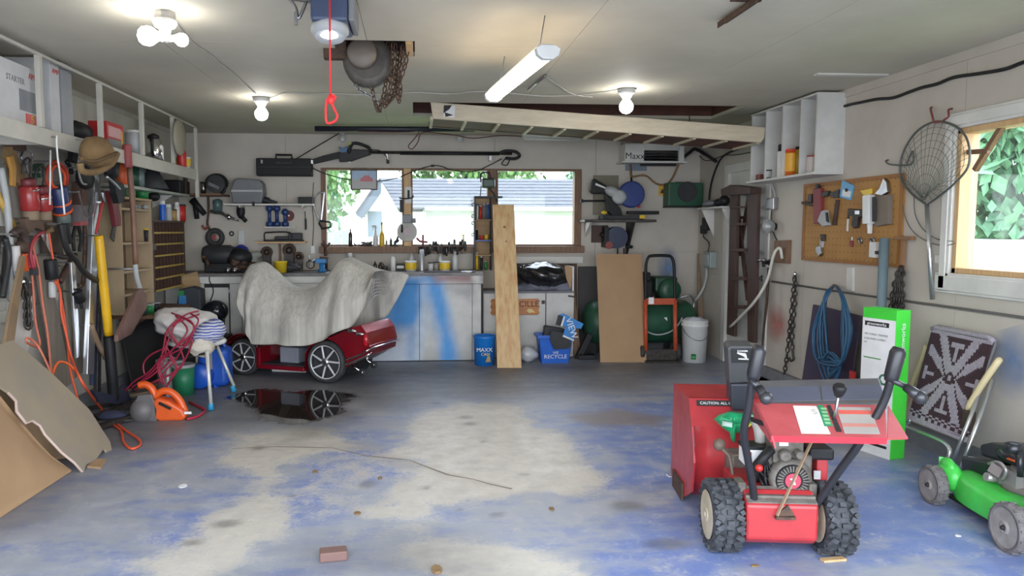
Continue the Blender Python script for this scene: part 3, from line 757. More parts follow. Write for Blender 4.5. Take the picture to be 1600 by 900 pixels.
# ================================================================ WORKBENCH AND BACK WALL
BY,BZ,LZ,LY=8.13,.992,.765,8.27 # bench front plane, main top, lower top
def bxn(px,y=BY):return Yp(px,430,y).x
SPRAY=mat('sprayed_white_boards',(.60,.60,.58),.6)
def spray_mat():
 m=bpy.data.materials.new('spray_painted_boards');m.use_nodes=True
 n,l=m.node_tree.nodes,m.node_tree.links;p=n['Principled BSDF'];p.inputs['Roughness'].default_value=.55
 a=n.new('ShaderNodeAttribute');a.attribute_name='paint';t=n.new('ShaderNodeTexCoord');z=n.new('ShaderNodeTexNoise');z.inputs['Scale'].default_value=9;z.inputs['Detail'].default_value=5
 l.new(t.outputs['Object'],z.inputs['Vector']);mr=n.new('ShaderNodeMapRange');mr.inputs['To Min'].default_value=.78;mr.inputs['To Max'].default_value=1.15;l.new(z.outputs[0],mr.inputs[0])
 mx=n.new('ShaderNodeVectorMath');mx.operation='SCALE';l.new(a.outputs['Color'],mx.inputs[0]);l.new(mr.outputs[0],mx.inputs['Scale']);l.new(mx.outputs[0],p.inputs['Base Color']);return m
SPR=spray_mat()
SB=[(((570,430),(674,430),(666,470),(652,510),(646,566),(556,566),(556,480)),(.03,.21,.52),10,1.0),(((668,436),(690,440),(700,500),(715,570),(690,570),(676,500),(664,450)),(.07,.29,.64),9,1.0),
(((550,516),(642,512),(640,575),(550,575)),(.52,.54,.57),13,.85),(((655,440),(664,440),(655,575),(644,575)),(.50,.58,.64),7,.7),
(((696,448),(738,444),(736,472),(710,462)),(.22,.22,.24),9,.75),(((672,428),(735,428),(735,440),(680,440)),(.20,.07,.08),6,.8),(((745,415),(775,415),(765,440),(750,445)),(.12,.11,.15),6,.8),(((580,470),(600,470),(605,500),(588,500)),(.45,.62,.75),12,.4)]
def sprayed(name,x0,x1,z0,z1,y,parent,base=(.55,.54,.51),t=.02,nu=16,nv=26):
 b=B();vs=[];col=[]
 for i in range(nu+1):
  for j in range(nv+1):
   x=x0+(x1-x0)*i/nu;z=z0+(z1-z0)*j/nv;vs.append((x,y,z))
   px=733+(x-0.02)*1150/8.13-83;py=359+(1.46-z)*1150/8.13
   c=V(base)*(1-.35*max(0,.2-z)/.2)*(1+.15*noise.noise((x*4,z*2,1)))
   for poly,cc,w,k in SB:
    f=k*max(0,min(1,.5+(poly_d((px,py),poly)+8*noise.noise((x*5,z*3,4)))/(2*w)));c=c.lerp(V(cc),f)
   col+=[*c,1]
 q=nv+1;n0=len(vs);fs=[(i*q+j,(i+1)*q+j,(i+1)*q+j+1,i*q+j+1)for i in range(nu)for j in range(nv)]
 vs+=[(x0,y,z0),(x1,y,z0),(x1,y,z1),(x0,y,z1),(x0,y+t,z0),(x1,y+t,z0),(x1,y+t,z1),(x0,y+t,z1)]
 fs+=[tuple(n0+k for k in f)for f in((4,5,6,7)[::-1],(0,4,5,1)[::-1],(1,5,6,2)[::-1],(2,6,7,3)[::-1],(3,7,4,0)[::-1])]
 col+=[*base,1]*8
 b.add(vs,fs);o=part(name,b,SPR,parent);a=o.data.color_attributes.new('paint','FLOAT_COLOR','POINT');a.data.foreach_set('color',col);return o
def bench():
 xl,xr,xe=XL+.02,bxn(755),bxn(897,LY)
 t=T('workbench','long white workbench with blue spray painted front under the windows','workbench',((xl+xr)/2,8.45,0))
 top=B().bx((xl,BY-.03,BZ-.035),(xr,D-.025,BZ));part('worktop',top,mat('oily_worktop',(.10,.095,.095),.5,c2=(.19,.18,.17),sc=5),t,.003)
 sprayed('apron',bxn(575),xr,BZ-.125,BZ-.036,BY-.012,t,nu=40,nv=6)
 part('apron',B().bx((xl,BY-.012,BZ-.11),(bxn(574),BY+.01,BZ-.036)),WHITE,t)
 part('carcass',B().bx((xl,BY+.022,.0),(xr,D-.03,BZ-.036)),mat('cabinet_dark',(.03,.03,.03),.8),t)
 e=[575,655,738,752]
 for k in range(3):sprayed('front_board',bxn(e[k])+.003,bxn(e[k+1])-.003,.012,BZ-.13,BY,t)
 # white left cabinets: frame, one door with dark reveal
 part('front_board',B().bx((bxn(305),BY,.012),(bxn(318),BY+.02,BZ-.115)),WHITE,t)
 part('front_board',B().bx((xl,BY,.012),(bxn(304),BY+.02,BZ-.115)),WHITE,t)
 dr=part('cabinet_door',B().bx((bxn(319.5),BY+.003,.1),(bxn(356),BY+.02,BZ-.155)),WHITE,t,.002)
 part('hinge',B().bx((bxn(356),BY-.006,.78),(bxn(360),BY+.004,.82)),STEEL,dr)
 part('front_board',B().bx((bxn(358.5),BY,.012),(bxn(376),BY+.02,BZ-.115)),WHITE,t)
 part('front_board',B().bx((bxn(377),BY,.012),(bxn(574),BY+.02,BZ-.115)),WHITE,t)
 p=Yp(381,435,BY);part('pull_hole',B().lathe([(.022,0),(.024,.012)],(p.x,BY,p.z),(0,-1,0),12),BLACK,t)
 # small fittings on the blue boards
 p=Yp(618,454,BY);part('finger_hole',B().lathe([(.011,0),(.011,.004)],(p.x,BY,p.z),(0,-1,0),10),BLACK,t)
 # lower bench to the right
 lo=T('low_cabinet','lower white cabinet right of the blue bench, bags on its top','cabinet',((xr+xe)/2,8.45,0))
 part('top',B().bx((xr+.005,LY-.01,LZ-.02),(xe,D-.025,LZ)),mat('grey_top',(.16,.16,.18),.6),lo)
 part('carcass',B().bx((xr+.005,LY+.022,0),(xe-.005,D-.03,LZ-.021)),BLACK,lo)
 for a,c in((755.5,776),(777,852.5),(854,897)):
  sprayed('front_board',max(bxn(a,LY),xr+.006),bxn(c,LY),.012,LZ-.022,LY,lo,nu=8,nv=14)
 for px,py in((848.5,472),):
  p=Yp(px,py,LY);part('hasp',B().bx((p.x-.016,LY-.012,p.z-.02),(p.x+.02,LY,p.z+.02)),RUST,lo)
 p=Yp(893,463,LY);part('latch',B().box((p.x,LY-.006,p.z),(.08,.012,.02),(0,.15,0)),DSTEEL,lo)
 part('end_panel',B().bx((xe-.02,LY,LZ),(xe,D-.1,LZ+.28)),WHITE,lo)
 # white ledge board on the wall under the window
 p,q=Yp(808,401,D-.06),Yp(905,411,D-.06)
 struct('trim_11',B().bx((p.x-.2,D-.05,q.z),(q.x+.05,D,p.z)),WHITE)
 struct('trim_12',B().bx((p.x-.2,D-.03,LZ+.01),(q.x-.02,D,q.z-.01)),DWOOD)  # dark board added to stand for the shaded wall below the ledge
bench()
# ---------------------------------------------------------------- container builders (base centre x, y, z)
def bottle(name,label,cat,x,y,z,r,h,m,capm,neck=.4,shoulder=.68,wrap=None,group=None,capname='cap'):
 t=T(name,label,cat,(x,y,z),0,group)
 part('body',B().lathe([(r*.92,0),(r,h*.02),(r,h*shoulder),(r*.75,h*(shoulder+.09)),(r*neck,h*(shoulder+.16)),(r*neck,h*.9)],(x,y,z),n=14),m,t)
 part(capname,B().lathe([(r*neck*1.15,h*.9),(r*neck*1.15,h*.985),(r*neck*.9,h)],(x,y,z),n=12),capm,t)
 if wrap:part('paper_label',B().lathe([(r*1.012,h*.14),(r*1.012,h*(shoulder-.12))],(x,y,z),n=14,cap=False),wrap,t)
 return t
def spraycan(name,label,x,y,z,r,h,m,capm,cat='spray can',group=None):
 t=T(name,label,cat,(x,y,z),0,group)
 part('body',B().lathe([(r,0),(r*1.03,h*.01),(r,h*.03),(r,h*.75),(r*1.03,h*.76),(r*.8,h*.8)],(x,y,z),n=14),m,t)
 part('cap',B().lathe([(r*.85,h*.79),(r*.85,h*.97),(r*.7,h)],(x,y,z),n=14),capm,t)
 return t
def tub(name,label,cat,x,y,z,r,h,m,lid=None,band=None,group=None,taper=.88):
 t=T(name,label,cat,(x,y,z),0,group)
 part('body',B().lathe([(r*taper,0),(r,h*.93)]+([]if lid else[(r*1.04,h*.94),(r*1.04,h),(r*.95,h),(r*.95,h*.9)]),(x,y,z),n=18),m,t)
 if lid:part('lid',B().lathe([(r*1.05,h*.9),(r*1.05,h*.98),(r*.98,h)],(x,y,z),n=18),lid,t)
 if band:part('paper_label',B().lathe([(r*(taper+.03)+.002,h*.18),(r*.99+.003,h*.84)],(x,y,z),n=18,cap=False),band,t)
 return t
def at(px,Y):return Yp(px,400,Y).x
SZ=wz0-.021 # sill top
CLEAR=mat('cloudy_clear_plastic',(.55,.56,.55),.3);AMBER=mat('amber_dark_glass',(.03,.018,.01),.15)
# on the sill
Y1=D-.06
bottle('beer_bottle','dark bottle on the sill at left of first back window','bottle',at(548,Y1),Y1,SZ,.024,.205,AMBER,BLACK)
t=T('spray_bottle','white trigger spray bottle on the sill beside a yellow bottle','bottle',(at(587,Y1),Y1,SZ));x=at(587,Y1)
part('body',B().lathe([(.03,0),(.032,.01),(.032,.1),(.014,.16),(.013,.2)],(x,Y1,SZ),n=14),CLEAR,t)
part('trigger_head',B().box((x+.002,Y1,SZ+.225),(.022,.02,.045)).box((x-.02,Y1,SZ+.238),(.05,.018,.018)).box((x-.03,Y1,SZ+.21),(.008,.012,.04),(0,.4,0)),LGREY,t,.003)
bottle('oil_bottle','tall yellow tapered bottle standing on the sill','bottle',at(597,Y1),Y1,SZ,.031,.285,mat('mustard_yellow',(.62,.38,.03),.35),mat('mustard_cap',(.25,.15,.02),.4),.3,.45)
bottle('small_bottle','small dark bottle on the sill right of the yellow bottle','bottle',at(604,Y1-.03),Y1-.03,SZ,.012,.085,GREY,BLACK)
bottle('small_bottle','small black bottle on the sill left of the grinder','bottle',at(611,Y1),Y1,SZ,.015,.105,BLACK,BLACK)
b=B();rd=random.Random(3)
for k in range(16):
 p=V((at(rd.uniform(556,583),Y1),Y1+rd.uniform(-.03,.03),SZ+.012+.025*(k>9)));q=p+V((rd.uniform(-.06,.06),rd.uniform(-.03,.03),rd.uniform(0,.03)))
 b.tube([p,q],rd.uniform(.006,.012),6)
o=solo('fittings_heap',b,DSTEEL,'low heap of dark metal fittings on the sill','fittings',kind='stuff')
b=B();x=at(620,Y1);b.box((x-.02,Y1,SZ+.03),(.03,.03,.06));b.ball((x-.0,Y1,SZ+.06),(.035,.02,.02),10,6,(0,-.5,0));b.tube([(x,Y1,SZ+.07),(x+.02,Y1,SZ+.12)],.012,6);b.bx((x-.05,Y1-.02,SZ),(x+.02,Y1+.02,SZ+.02))
solo('small_spotlight',b,BLACK,'small black clip lamp on the sill beside the white disc','lamp')
# grinder disc hung on the first post
px_=x_edges[1]+.065
def hung():
 y=D-.03;c=Yp(636,362,y-.06);t=T('hanging_grinder','grinder with a round white disc hanging on first window post','grinder',(px_,y,c.z))
 part('disc',B().lathe([(.115,0),(.12,.01),(.11,.022),(.06,.028),(.055,.04),(.01,.042)],(c.x,y-.03,c.z),(0,-1,0),30),mat('off_white_disc',(.55,.53,.49),.5),t)
 part('hub_label',B().lathe([(.047,.043),(.045,.046)],(c.x,y-.03,c.z),(0,-1,0),20),mat('pinkish_label',(.50,.40,.42),.6),t)
 p=Yp(636,342,y-.03);b=B().bx((p.x-.055,y-.075,p.z-.05),(p.x+.055,y,p.z+.05));b.lathe([(.03,0),(.03,.05)],(p.x+.055,y-.04,p.z-.02),(1,0,0),10);part('motor',b,GREY,t,.01)
 p=Yp(628,358,y-.08);part('handle',B().cyl((p.x,y-.09,p.z+.05),(p.x,y-.09,p.z-.04),.012),BLACK,t)
hung()
def gauge():
 y=D-.027;p,q=Yp(634,292,y),Yp(643,318,y)
 t=T('wall_bracket','white and black switch bracket on first post above the grinder','bracket',((p.x+q.x)/2,y,q.z))
 part('plate',B().bx((p.x-.01,y-.03,q.z),(q.x+.0,y,p.z)),WHITE,t,.003);part('switch',B().bx((p.x+.02,y-.045,q.z+.06),(p.x+.045,y-.03,p.z-.04)),BLACK,t)
 a=Yp(632,309,y-.05);part('clip',B().tube(smooth([(a.x-.06,y-.04,a.z),(a.x,y-.06,a.z-.012),(a.x+.09,y-.06,a.z),(a.x+.1,y-.03,a.z+.03)]),.008,6),BLACK,t)
 a,c=Yp(626,312,y),Yp(631,332,y);part('case',B().bx((a.x-.01,y-.03,c.z),(c.x-.002,y-.001,a.z)),BLACK,t)
gauge()
# picture of a red car, hung in the first window
def picture():
 y=D-.06;p,q=Yp(548,265,y),Yp(590,297,y);t=T('framed_picture','small framed picture of a red car hanging in first window','picture',((p.x+q.x)/2,y,q.z))
 w=.012;b=B();b.bx((p.x,y-.015,q.z),(p.x+w,y,p.z));b.bx((q.x-w,y-.015,q.z),(q.x,y,p.z));b.bx((p.x+w,y-.015,q.z),(q.x-w,y,q.z+w));b.bx((p.x+w,y-.015,p.z-w),(q.x-w,y,p.z));part('frame',b,DWOOD,t)
 part('backing',B().bx((p.x+.002,y-.006,q.z+.002),(q.x-.002,y-.001,p.z-.002)),BLACK,t)
 X=lambda u:p.x+(q.x-p.x)*u;Z=lambda v:q.z+(p.z-q.z)*v;yy=y-.0075
 for nm,u0,v0,u1,v1,c,dy in(('print_sky',.03,.52,.97,.97,(.30,.42,.55),0),('print_ground',.03,.03,.97,.52,(.38,.36,.34),0)):part(nm,B().bx((X(u0),yy,Z(v0)),(X(u1),yy+.0014,Z(v1))),mat(nm,c,.4),t)
 part('print_car',B().slab([(X(a),yy-.0005,Z(c))for a,c in((.35,.42),(.37,.58),(.45,.62),(.5,.72),(.68,.72),(.74,.62),(.82,.58),(.82,.42))],(0,.0004,0)),mat('print_red',(.45,.10,.12),.4),t)
 part('hanging_wire',B().tube([(X(.1),y-.005,p.z),(X(.5),y+.02,wz1+.03),(X(.9),y-.005,p.z)],.002,4),STEEL,t)
picture()
# second bench row: things on the worktop
b_=BZ+.001
def xz(px,py,Y):p=Yp(px,py,Y);return p.x,p.z
spraycan('spray_can','white spray can on the bench below the dark bottle',at(547,8.6),8.6,b_,.031,.2,LGREY,PWHITE)
tub('small_jar','small white jar on the bench in front of sill','jar',at(571,8.4),8.4,b_,.027,.075,PWHITE,LGREY)
bottle('dark_bottle','small dark squat bottle on bench right of the white jar','bottle',at(586,8.4),8.4,b_,.02,.115,AMBER,BLACK)
bottle('dark_bottle','dark brown bottle beside the squat one on the bench','bottle',at(594,8.45),8.45,b_,.024,.10,AMBER,BLACK)
b=B();x=at(601,8.5);b.ball((x,8.5,b_+.03),(.04,.03,.03),10,6);b.tube([(x,8.5,b_+.05),(x-.04,8.5,b_+.1)],.008,6);solo('oil_can',b,DSTEEL,'little dark oil can lying on the bench','oil can')
bottle('squeeze_bottle','white squeeze bottle on the bench left of yellow tubs','bottle',at(614,8.45),8.45,b_,.028,.165,PWHITE,PWHITE,.5,.8)
b=B().bx((at(619,8.5),8.46,b_),(at(632,8.5),8.54,b_+.085));t=T('small_carton','small dark carton with a white stripe on the bench','box',(at(625,8.5),8.5,b_));part('box',b,DGREY,t,.002);part('stripe',B().bx((at(620,8.5),8.458,b_+.03),(at(631,8.5),8.4595,b_+.06)),PAPER,t)
tub('plastic_tub','white tub with a yellow label, left of the tall spray can','tub',at(642,8.38),8.38,b_,.066,.118,PWHITE,PWHITE,YEL_P)
bottle('clear_bottle','clear bottle behind the left yellow labelled tub','bottle',at(643,8.62),8.62,b_,.03,.20,CLEAR,LGREY)
spraycan('spray_can','tall silver spray can between the two yellow labelled tubs',at(659,8.42),8.42,b_,.031,.245,mat('silver_can',(.40,.41,.42),.35,.5),mat('can_top',(.5,.5,.52),.4))
tub('dark_jar','glass jar with dark lid right of tall silver can','jar',at(673,8.38),8.38,b_,.03,.10,CLEAR,BLACK)
tub('dark_jar','second jar with dark lid next to right yellow tub','jar',at(682,8.42),8.42,b_,.03,.105,mat('brownish_jar',(.30,.27,.24),.3),BLACK)
tub('plastic_tub','white tub with yellow label standing before the screwdrivers','tub',at(695,8.38),8.38,b_,.062,.115,PWHITE,PWHITE,YEL_P)
bottle('clear_bottle','clear round bottle behind right yellow labelled tub','bottle',at(688,8.6),8.6,b_,.03,.19,CLEAR,LGREY)
bottle('clear_bottle','tall clear bottle at right end of the screwdriver rack','bottle',at(711,8.55),8.55,b_,.034,.215,CLEAR,LGREY)
b=B();x0,x1=at(718,8.25),at(742,8.25);b.grid(lambda u,v:(x0+(x1-x0)*u,8.14+.16*v,b_+.006+.01*math.sin(u*9+v*4)*u),10,6,.002);solo('paper_sheet',b,PAPER,'crumpled white paper lying on the bench edge','paper')
b=B().bx((at(662,8.2),8.13,b_),(at(720,8.2),8.22,b_+.012));solo('flat_tray',b,BLACK,'black flat tray on the bench front below the tubs','tray',bev=.003)
t=T('screwdriver_rack','slotted wooden rack along the sill that holds the screwdrivers','tool rack',(at(690,8.62),8.63,SZ-.02))
part('rail',B().bx((at(652,8.62),8.625,SZ-.005),(at(722,8.62),8.66,SZ+.012)),DWOOD,t)
def driver(px,hpx,k,dh=.05):
 x=at(px,8.64);top=Yp(px,hpx,8.64).z;b=B();b.lathe([(.010,top-.115),(.0145,top-.10),(.015,top-.02),(.011,top)],(x,8.64,0),n=8)
 return x,top,b
rd=random.Random(5);first=None
for k in range(18):
 px=656+k*4.2+rd.uniform(-.8,.8);hp=rd.choice((374,377,378,381,383,385));x,top,b=driver(px,hp,k)
 t=T('screwdriver','dark handled screwdriver standing in the rack along the window sill','screwdriver',(x,8.64,SZ-.1),0,'screwdrivers in the sill rack')
 part('handle',b,(BLACK,AMBER,DGREY)[k%3],t);part('shaft',B().cyl((x,8.64,SZ-.09),(x,8.64,top-.115),.004,n=6),STEEL,t)
x=at(660,8.66);b=B().tube([(at(651,8.66),8.66,SZ+.1),(at(656,8.66),8.66,SZ+.06),(at(668,8.66),8.66,SZ+.05)],.014,6).cyl((at(661,8.66),8.66,SZ+.0),(at(661,8.66),8.66,SZ+.14),.012);solo('red_clamp',b,mat('maroon_handle',(.20,.02,.03),.4),'dark red clamp standing on the sill beside the white disc','clamp')
x=at(724,Y1);t=T('funnel','translucent yellow funnel on the sill near the tool cabinet','funnel',(x,Y1,SZ));part('cone',B().lathe([(.018,0),(.02,.05),(.008,.1),(.006,.12),(.016,.125),(.016,.14)],(x,Y1,SZ)),mat('pale_yellow',(.75,.66,.12),.3),t)
# tool cabinet with shelves at the second post
def toolcab():
 y0,y1=8.5,8.66;x0,x1=at(741,y0),at(769,y0);z0=BZ+.001;z1=Yp(750,309,y0).z;t=T('tool_shelf','narrow open tool shelf standing on the bench before second post','shelf',((x0+x1)/2,8.58,z0))
 DB=mat('dark_cabinet',(.035,.032,.035),.6)
 part('side_panel',B().bx((x0,y0,z0),(x0+.015,y1,z1)),DB,t);part('side_panel',B().bx((x1-.015,y0,z0),(x1,y1,z1)),DB,t);part('back_panel',B().bx((x0+.015,y1-.01,z0),(x1-.015,y1,z1)),PLY,t)
 part('top_board',B().bx((x0,y0,z1),(x1+.12,y1,z1+.02)),DB,t)
 for py,m in((343,PLY),(375,BLUE_P),(398,PLY)):
  z=Yp(750,py,y0).z;part('shelf_board',B().bx((x0+.015,y0,z-.012),(x1-.015,y1-.01,z)),m,t)
 for k,(py,items)in enumerate(((343,((746,24,.012,PWHITE),(751,22,.014,RED_P),(756,25,.013,GREY),(762,26,.014,BLUE_P))),(375,((745,17,.014,BLACK),(752,8,.02,RED_P),(760,9,.024,YEL_P))),(418,((745,28,.017,YEL_P),(752,22,.02,DGREY),(759,14,.018,GREEN_P))))):
  z=Yp(750,py,y0).z if py!=418 else z0
  for j,(px,h,r,m)in enumerate(items):
   ls=[['white tube on top shelf of the narrow tool shelf','red tube on top shelf of the narrow tool shelf','grey tube on top shelf of the narrow tool shelf','blue tube on top shelf of the narrow tool shelf'],['black bottle on blue shelf of the narrow tool shelf','red pot on the blue shelf of narrow tool shelf','yellow pot on blue shelf of the narrow tool shelf'],['yellow can at the foot of the narrow tool shelf','dark can at the foot of the narrow tool shelf','green can at the foot of the narrow tool shelf']][k][j]
   tub('small_can',ls,'can',at(px,8.57),8.57,z+.0005,r,h*S(8.57),m,LGREY if m is not PWHITE else BLUE_P)
 for py in(318,336,347,365):
  p=Yp(740,py,y0+.03);part('hook',B().tube([(x0,p.y,p.z),(x0-.02,p.y,p.z+.005),(x0-.028,p.y,p.z-.02),(x0-.02,p.y,p.z-.035),(x0-.012,p.y,p.z-.02)],.006,5),BLACK,t)
toolcab()
def yardlamp():
 y=D-.03;c=Yp(764,286,y-.08);t=T('work_lamp','dark green work lamp mounted on second window post','lamp',(c.x,y,c.z))
 part('housing',B().bx((c.x-.09,y-.13,c.z-.06),(c.x+.07,y-.02,c.z+.055)),mat('lamp_green',(.045,.075,.06),.4),t,.025)
 part('mount',B().bx((c.x-.02,y-.03,c.z-.02),(c.x+.08,y,c.z+.02)),BLACK,t)
 part('yoke',B().tube(smooth([(c.x-.09,y-.06,c.z+.01),(c.x-.09,y-.06,c.z+.11),(c.x,y-.06,c.z+.12),(c.x+.02,y-.05,c.z+.06)]),.01,6),BLACK,t)
 part('cable',B().tube(smooth([(c.x-.09,y-.05,c.z-.03),(c.x-.1,y-.05,c.z-.16),(c.x-.1,y-.1,Yp(750,310,8.6).z+.02)]),.006,5).tube(smooth([(c.x+.0,y-.05,c.z-.06),(c.x+.06,y-.04,c.z-.12),(c.x+.1,y-.06,c.z-.22)]),.008,5),BLACK,t)
yardlamp()
# leaning pine plank
def plank():
 a,c,d,e=Zp(777,575),Zp(815,575),Yp(770,320,8.02),Yp(803,320,8.02)
 b=B();y0=a.y
 top0,top1=Yp(770,320,8.06),Yp(803,320,8.06)
 solo('pine_plank',B().slab([a,c,top1,top0],(0,.035,.004)),mat('knotty_pine',(.60,.41,.20),.55,c2=(.46,.215,.065),sc=4,st=(6,6,.7),lo=.42,hi=.75),'tall knotty pine plank leaning against the bench front','plank',bev=.003)
 pk=bpy.data.objects['pine_plank'];n_=(top0-a).cross(c-a).normalized();n_=n_ if n_.y<0 else-n_
 for u,v,r in((.5,.86,.016),(.55,.77,.014),(.42,.73,.012),(.52,.44,.02),(.6,.22,.03)):
  q=a.lerp(c,u).lerp(top0.lerp(top1,u),v);part('knot',B().lathe([(r*.2,.0),(r,.0),(r*.8,.0016)][1:],q+n_*.0004,n_,12),mat('knot_brown',(.30,.12,.04),.6),pk)
plank()
# wooden name sign
def sign():
 p,q=Yp(766,467,LY),Yp(843,492,LY);w=q.x-p.x;h=p.z-q.z;t=T('wooden_sign','orange wooden name sign with wavy edges on low cabinet front','sign',((p.x+q.x)/2,LY,q.z))
 out=[(0,.15),(.03,.35),(0,.5),(.03,.7),(0,.88),(.04,1),(.5,.97),(.96,1),(1,.85),(.97,.7),(1,.5),(.97,.3),(1,.12),(.95,0),(.5,.03),(.04,0)]
 part('board',B().prism([(u*w,v*h)for u,v in out],(p.x,LY-.001,q.z),(1,0,0),(0,0,1),.018),mat('varnished_orange',(.52,.19,.03),.35,c2=(.36,.12,.02),sc=3,st=(2,5,12)),t,.004)
 lettering('CILLE',(Yp(826,475,LY).x,LY-.0215,Yp(826,475,LY).z),(1,0,0),(0,0,1),.095,INK,t)
 c=Yp(829,486,LY);part('emblem',B().prism([(-.05,.01),(-.02,.03),(.02,.02),(.05,-.02),(.02,-.012),(-.02,-.022)],(c.x,LY-.0195,c.z),(1,0,0),(0,0,1),.003),mat('emblem_cream',(.70,.55,.22),.5),t)
sign()
# bags on the low cabinet
GBAG=mat('glossy_black_bag',(.012,.012,.014),.16,spec=.8,bump=.9,bsc=14);TARP=mat('grey_blue_tarp',(.20,.21,.29),.5,c2=(.28,.29,.36),sc=6,bump=.6,bsc=12)
def bags():
 c=Yp(852,437,8.42);rd=lambda p:1+.16*noise.noise(p*2.2)+.09*noise.noise(V((p.x*9,p.y*2,p.z*9)))
 b=B().ball((c.x,8.5,LZ+.175),(.32,.24,.145),34,20,(0,.12,0),rd)
 solo('garbage_bag',b,GBAG,'shiny black garbage bag on top of the low cabinet','bag')
 x0,x1=bxn(800,LY),bxn(893,LY)
 b=B().grid(lambda u,v:(x0+(x1-x0)*u,LY+.0+.42*v,LZ+.004+max(0,.10*math.sin(PI*u)**.6*min(1,v*2.2+.15)*(1+.5*noise.noise((u*8,v*6,2)))-.02+(.11 if u>.8 else 0)*(u-.8)*5*min(1,v*3))),30,14,.004)
 solo('folded_tarp',b,TARP,'crumpled grey blue tarp under the black garbage bag','tarp')
 p=Yp(893,425,8.3);solo('carton_flap',B().slab([(p.x-.07,8.25,LZ+.15),(p.x-.02,8.25,LZ+.02),(p.x-.0,8.25,LZ+.28),(p.x-.09,8.25,LZ+.29)],(0,.012,.0)),CARD,'piece of tan carton standing at right end of the low cabinet','cardboard')
bags()
# heap at the left end of the bench
def heap():
 Y=8.42;P=lambda px,py,y=Y:Yp(px,py,y)
 # drum of dark machinery: bench grinder with two wheels
 c=P(345,403);t=T('bench_grinder','black machine with hood at the left end of the bench','machine',(c.x,Y,b_))
 part('base',B().bx((P(312,0).x,Y-.12,b_),(P(395,0).x,Y+.14,b_+.1)),BLACK,t,.01)
 part('motor',B().lathe([(.09,0),(.11,.04),(.11,.3),(.09,.34)],(P(318,400).x,Y,b_+.19),(1,0,0),18),DGREY,t)
 part('hood',B().ball((P(372,402).x,Y,b_+.16),(.16,.13,.11),16,10),BLACK,t)
 part('nozzle',B().cyl((P(325,400).x,Y-.13,b_+.17),(P(334,412).x,Y-.2,b_+.08),.02).ball((P(324,400).x,Y-.13,b_+.17),.03,8,6),RUST,t)
 for px,lab in((345,'small shiny tin near the edge of bench left end'),(356,'small grey tin beside the shiny tin on the bench')):
  tub('small_tin',lab,'tin',P(px,0,8.2).x,8.2,b_,.03,.055,STEEL,CHROME)
 spots=[(417,394,.066,'rusty disc wheel standing against the wall beneath brown shelf',8.7),(452,391,.074,'larger dark disc wheel standing right of the shelf bracket',8.66),(467,401,.056,'smaller dark disc wheel in front of larger one',8.56)]
 for px,py,r,lab,y in spots:
  p=P(px,py,y);t=T('disc_wheel',lab,'wheel',(p.x,y,b_));zc_=p.z
  part('tyre',B().lathe([(r*.55,-.02),(r*.9,-.022),(r,-.01),(r,.01),(r*.9,.022),(r*.55,.02)],(p.x,y,zc_),(0,-1,0),22,ring=True),RUST,t);part('hub',B().lathe([(r*.56,-.012),(r*.56,.014),(r*.2,.018),(r*.2,.03)],(p.x,y,zc_),(0,-1,0),16),DSTEEL,t)
  part('stand',B().bx((p.x-r*.7,y-.03,b_),(p.x+r*.7,y+.03,zc_-r*.6)),DSTEEL,t)
 p=P(377,389,8.6);t=T('blue_helmet','blue cap shaped cover behind the machines on bench','helmet',(p.x,8.6,b_));part('shell',B().lathe([(.1,0),(.1,.12),(.098,.2),(.07,.27),(.02,.3)],(p.x,8.6,b_),n=18),mat('deep_blue',(.02,.03,.30),.35),t);part('brim',B().lathe([(.1,.1),(.13,.1),(.13,.11),(.1,.11)],(p.x,8.6,b_),n=18),BLACK,t)
 p=P(395,392,8.48);b=B().ball((p.x,8.48,b_+.17),(.10,.06,.05),14,9,(0,-.3,0),lambda q:1+.3*noise.noise(q*3));b.tube([(p.x+.02,8.48,b_),(p.x,8.48,b_+.15)],.06,8);solo('grey_rag',b,mat('grey_green_rag',(.27,.28,.25),.9),'crumpled grey rag on the pile beside blue helmet','rag')
 p=P(388,405,8.3);b=B();rd=random.Random(9)
 for k in range(14):b.ball((p.x+rd.uniform(-.17,.22),8.3+rd.uniform(-.05,.08),b_+.04+rd.uniform(0,.08)),(rd.uniform(.03,.06),.04,rd.uniform(.03,.05)),8,6)
 solo('brown_scrap_heap',b,RUST,'heap of rusty brown parts behind the draped scooter','scrap',kind='stuff')
 tub('yellow_tub','yellow and white tub on bench behind the draped scooter','tub',P(430,0,8.22).x,8.22,b_,.072,.125,mat('tub_yellow',(.78,.56,.03),.4),None,None)
 p=P(452,411,8.3);b=B().ball((p.x,8.3,b_+.05),(.12,.07,.05),16,9,None,lambda q:1+.25*noise.noise(q*2.5));solo('dark_cloth_roll',b,DGREY,'dark crumpled cloth on the bench right of yellow tub','cloth')
 # vise
 p=P(503,403,8.3);t=T('bench_vise','blue and rusty bench vise at the front of bench','vise',(p.x,8.3,b_))
 part('base',B().lathe([(.05,0),(.05,.02),(.03,.04),(.034,.1)],(p.x,8.3,b_),n=14),BLUEW,t);part('jaw',B().bx((p.x-.07,8.25,b_+.1),(p.x+.05,8.35,b_+.15)),BLUEW,t,.006);part('jaw',B().bx((p.x-.02,8.25,b_+.15),(p.x+.07,8.35,b_+.175)),RUST,t,.004)
 part('screw',B().cyl((p.x-.07,8.3,b_+.125),(p.x-.15,8.3,b_+.125),.013).cyl((p.x-.145,8.3,b_+.06),(p.x-.145,8.3,b_+.19),.006),STEEL,t)
 b=B();p=P(485,412,8.6);b.tube([p+V((.045*math.cos(a*.5),0,.045*math.sin(a*.5)-.01))for a in range(13)],.006,5,True);solo('cable_loop',b,BLACK,'loop of black cable leaning on wall left of the vise','cable')
 t=T('red_plant_clamp','dull red pipe clamp on the sill left end','clamp',(at(509,8.62),8.62,b_));x=at(509,8.62)
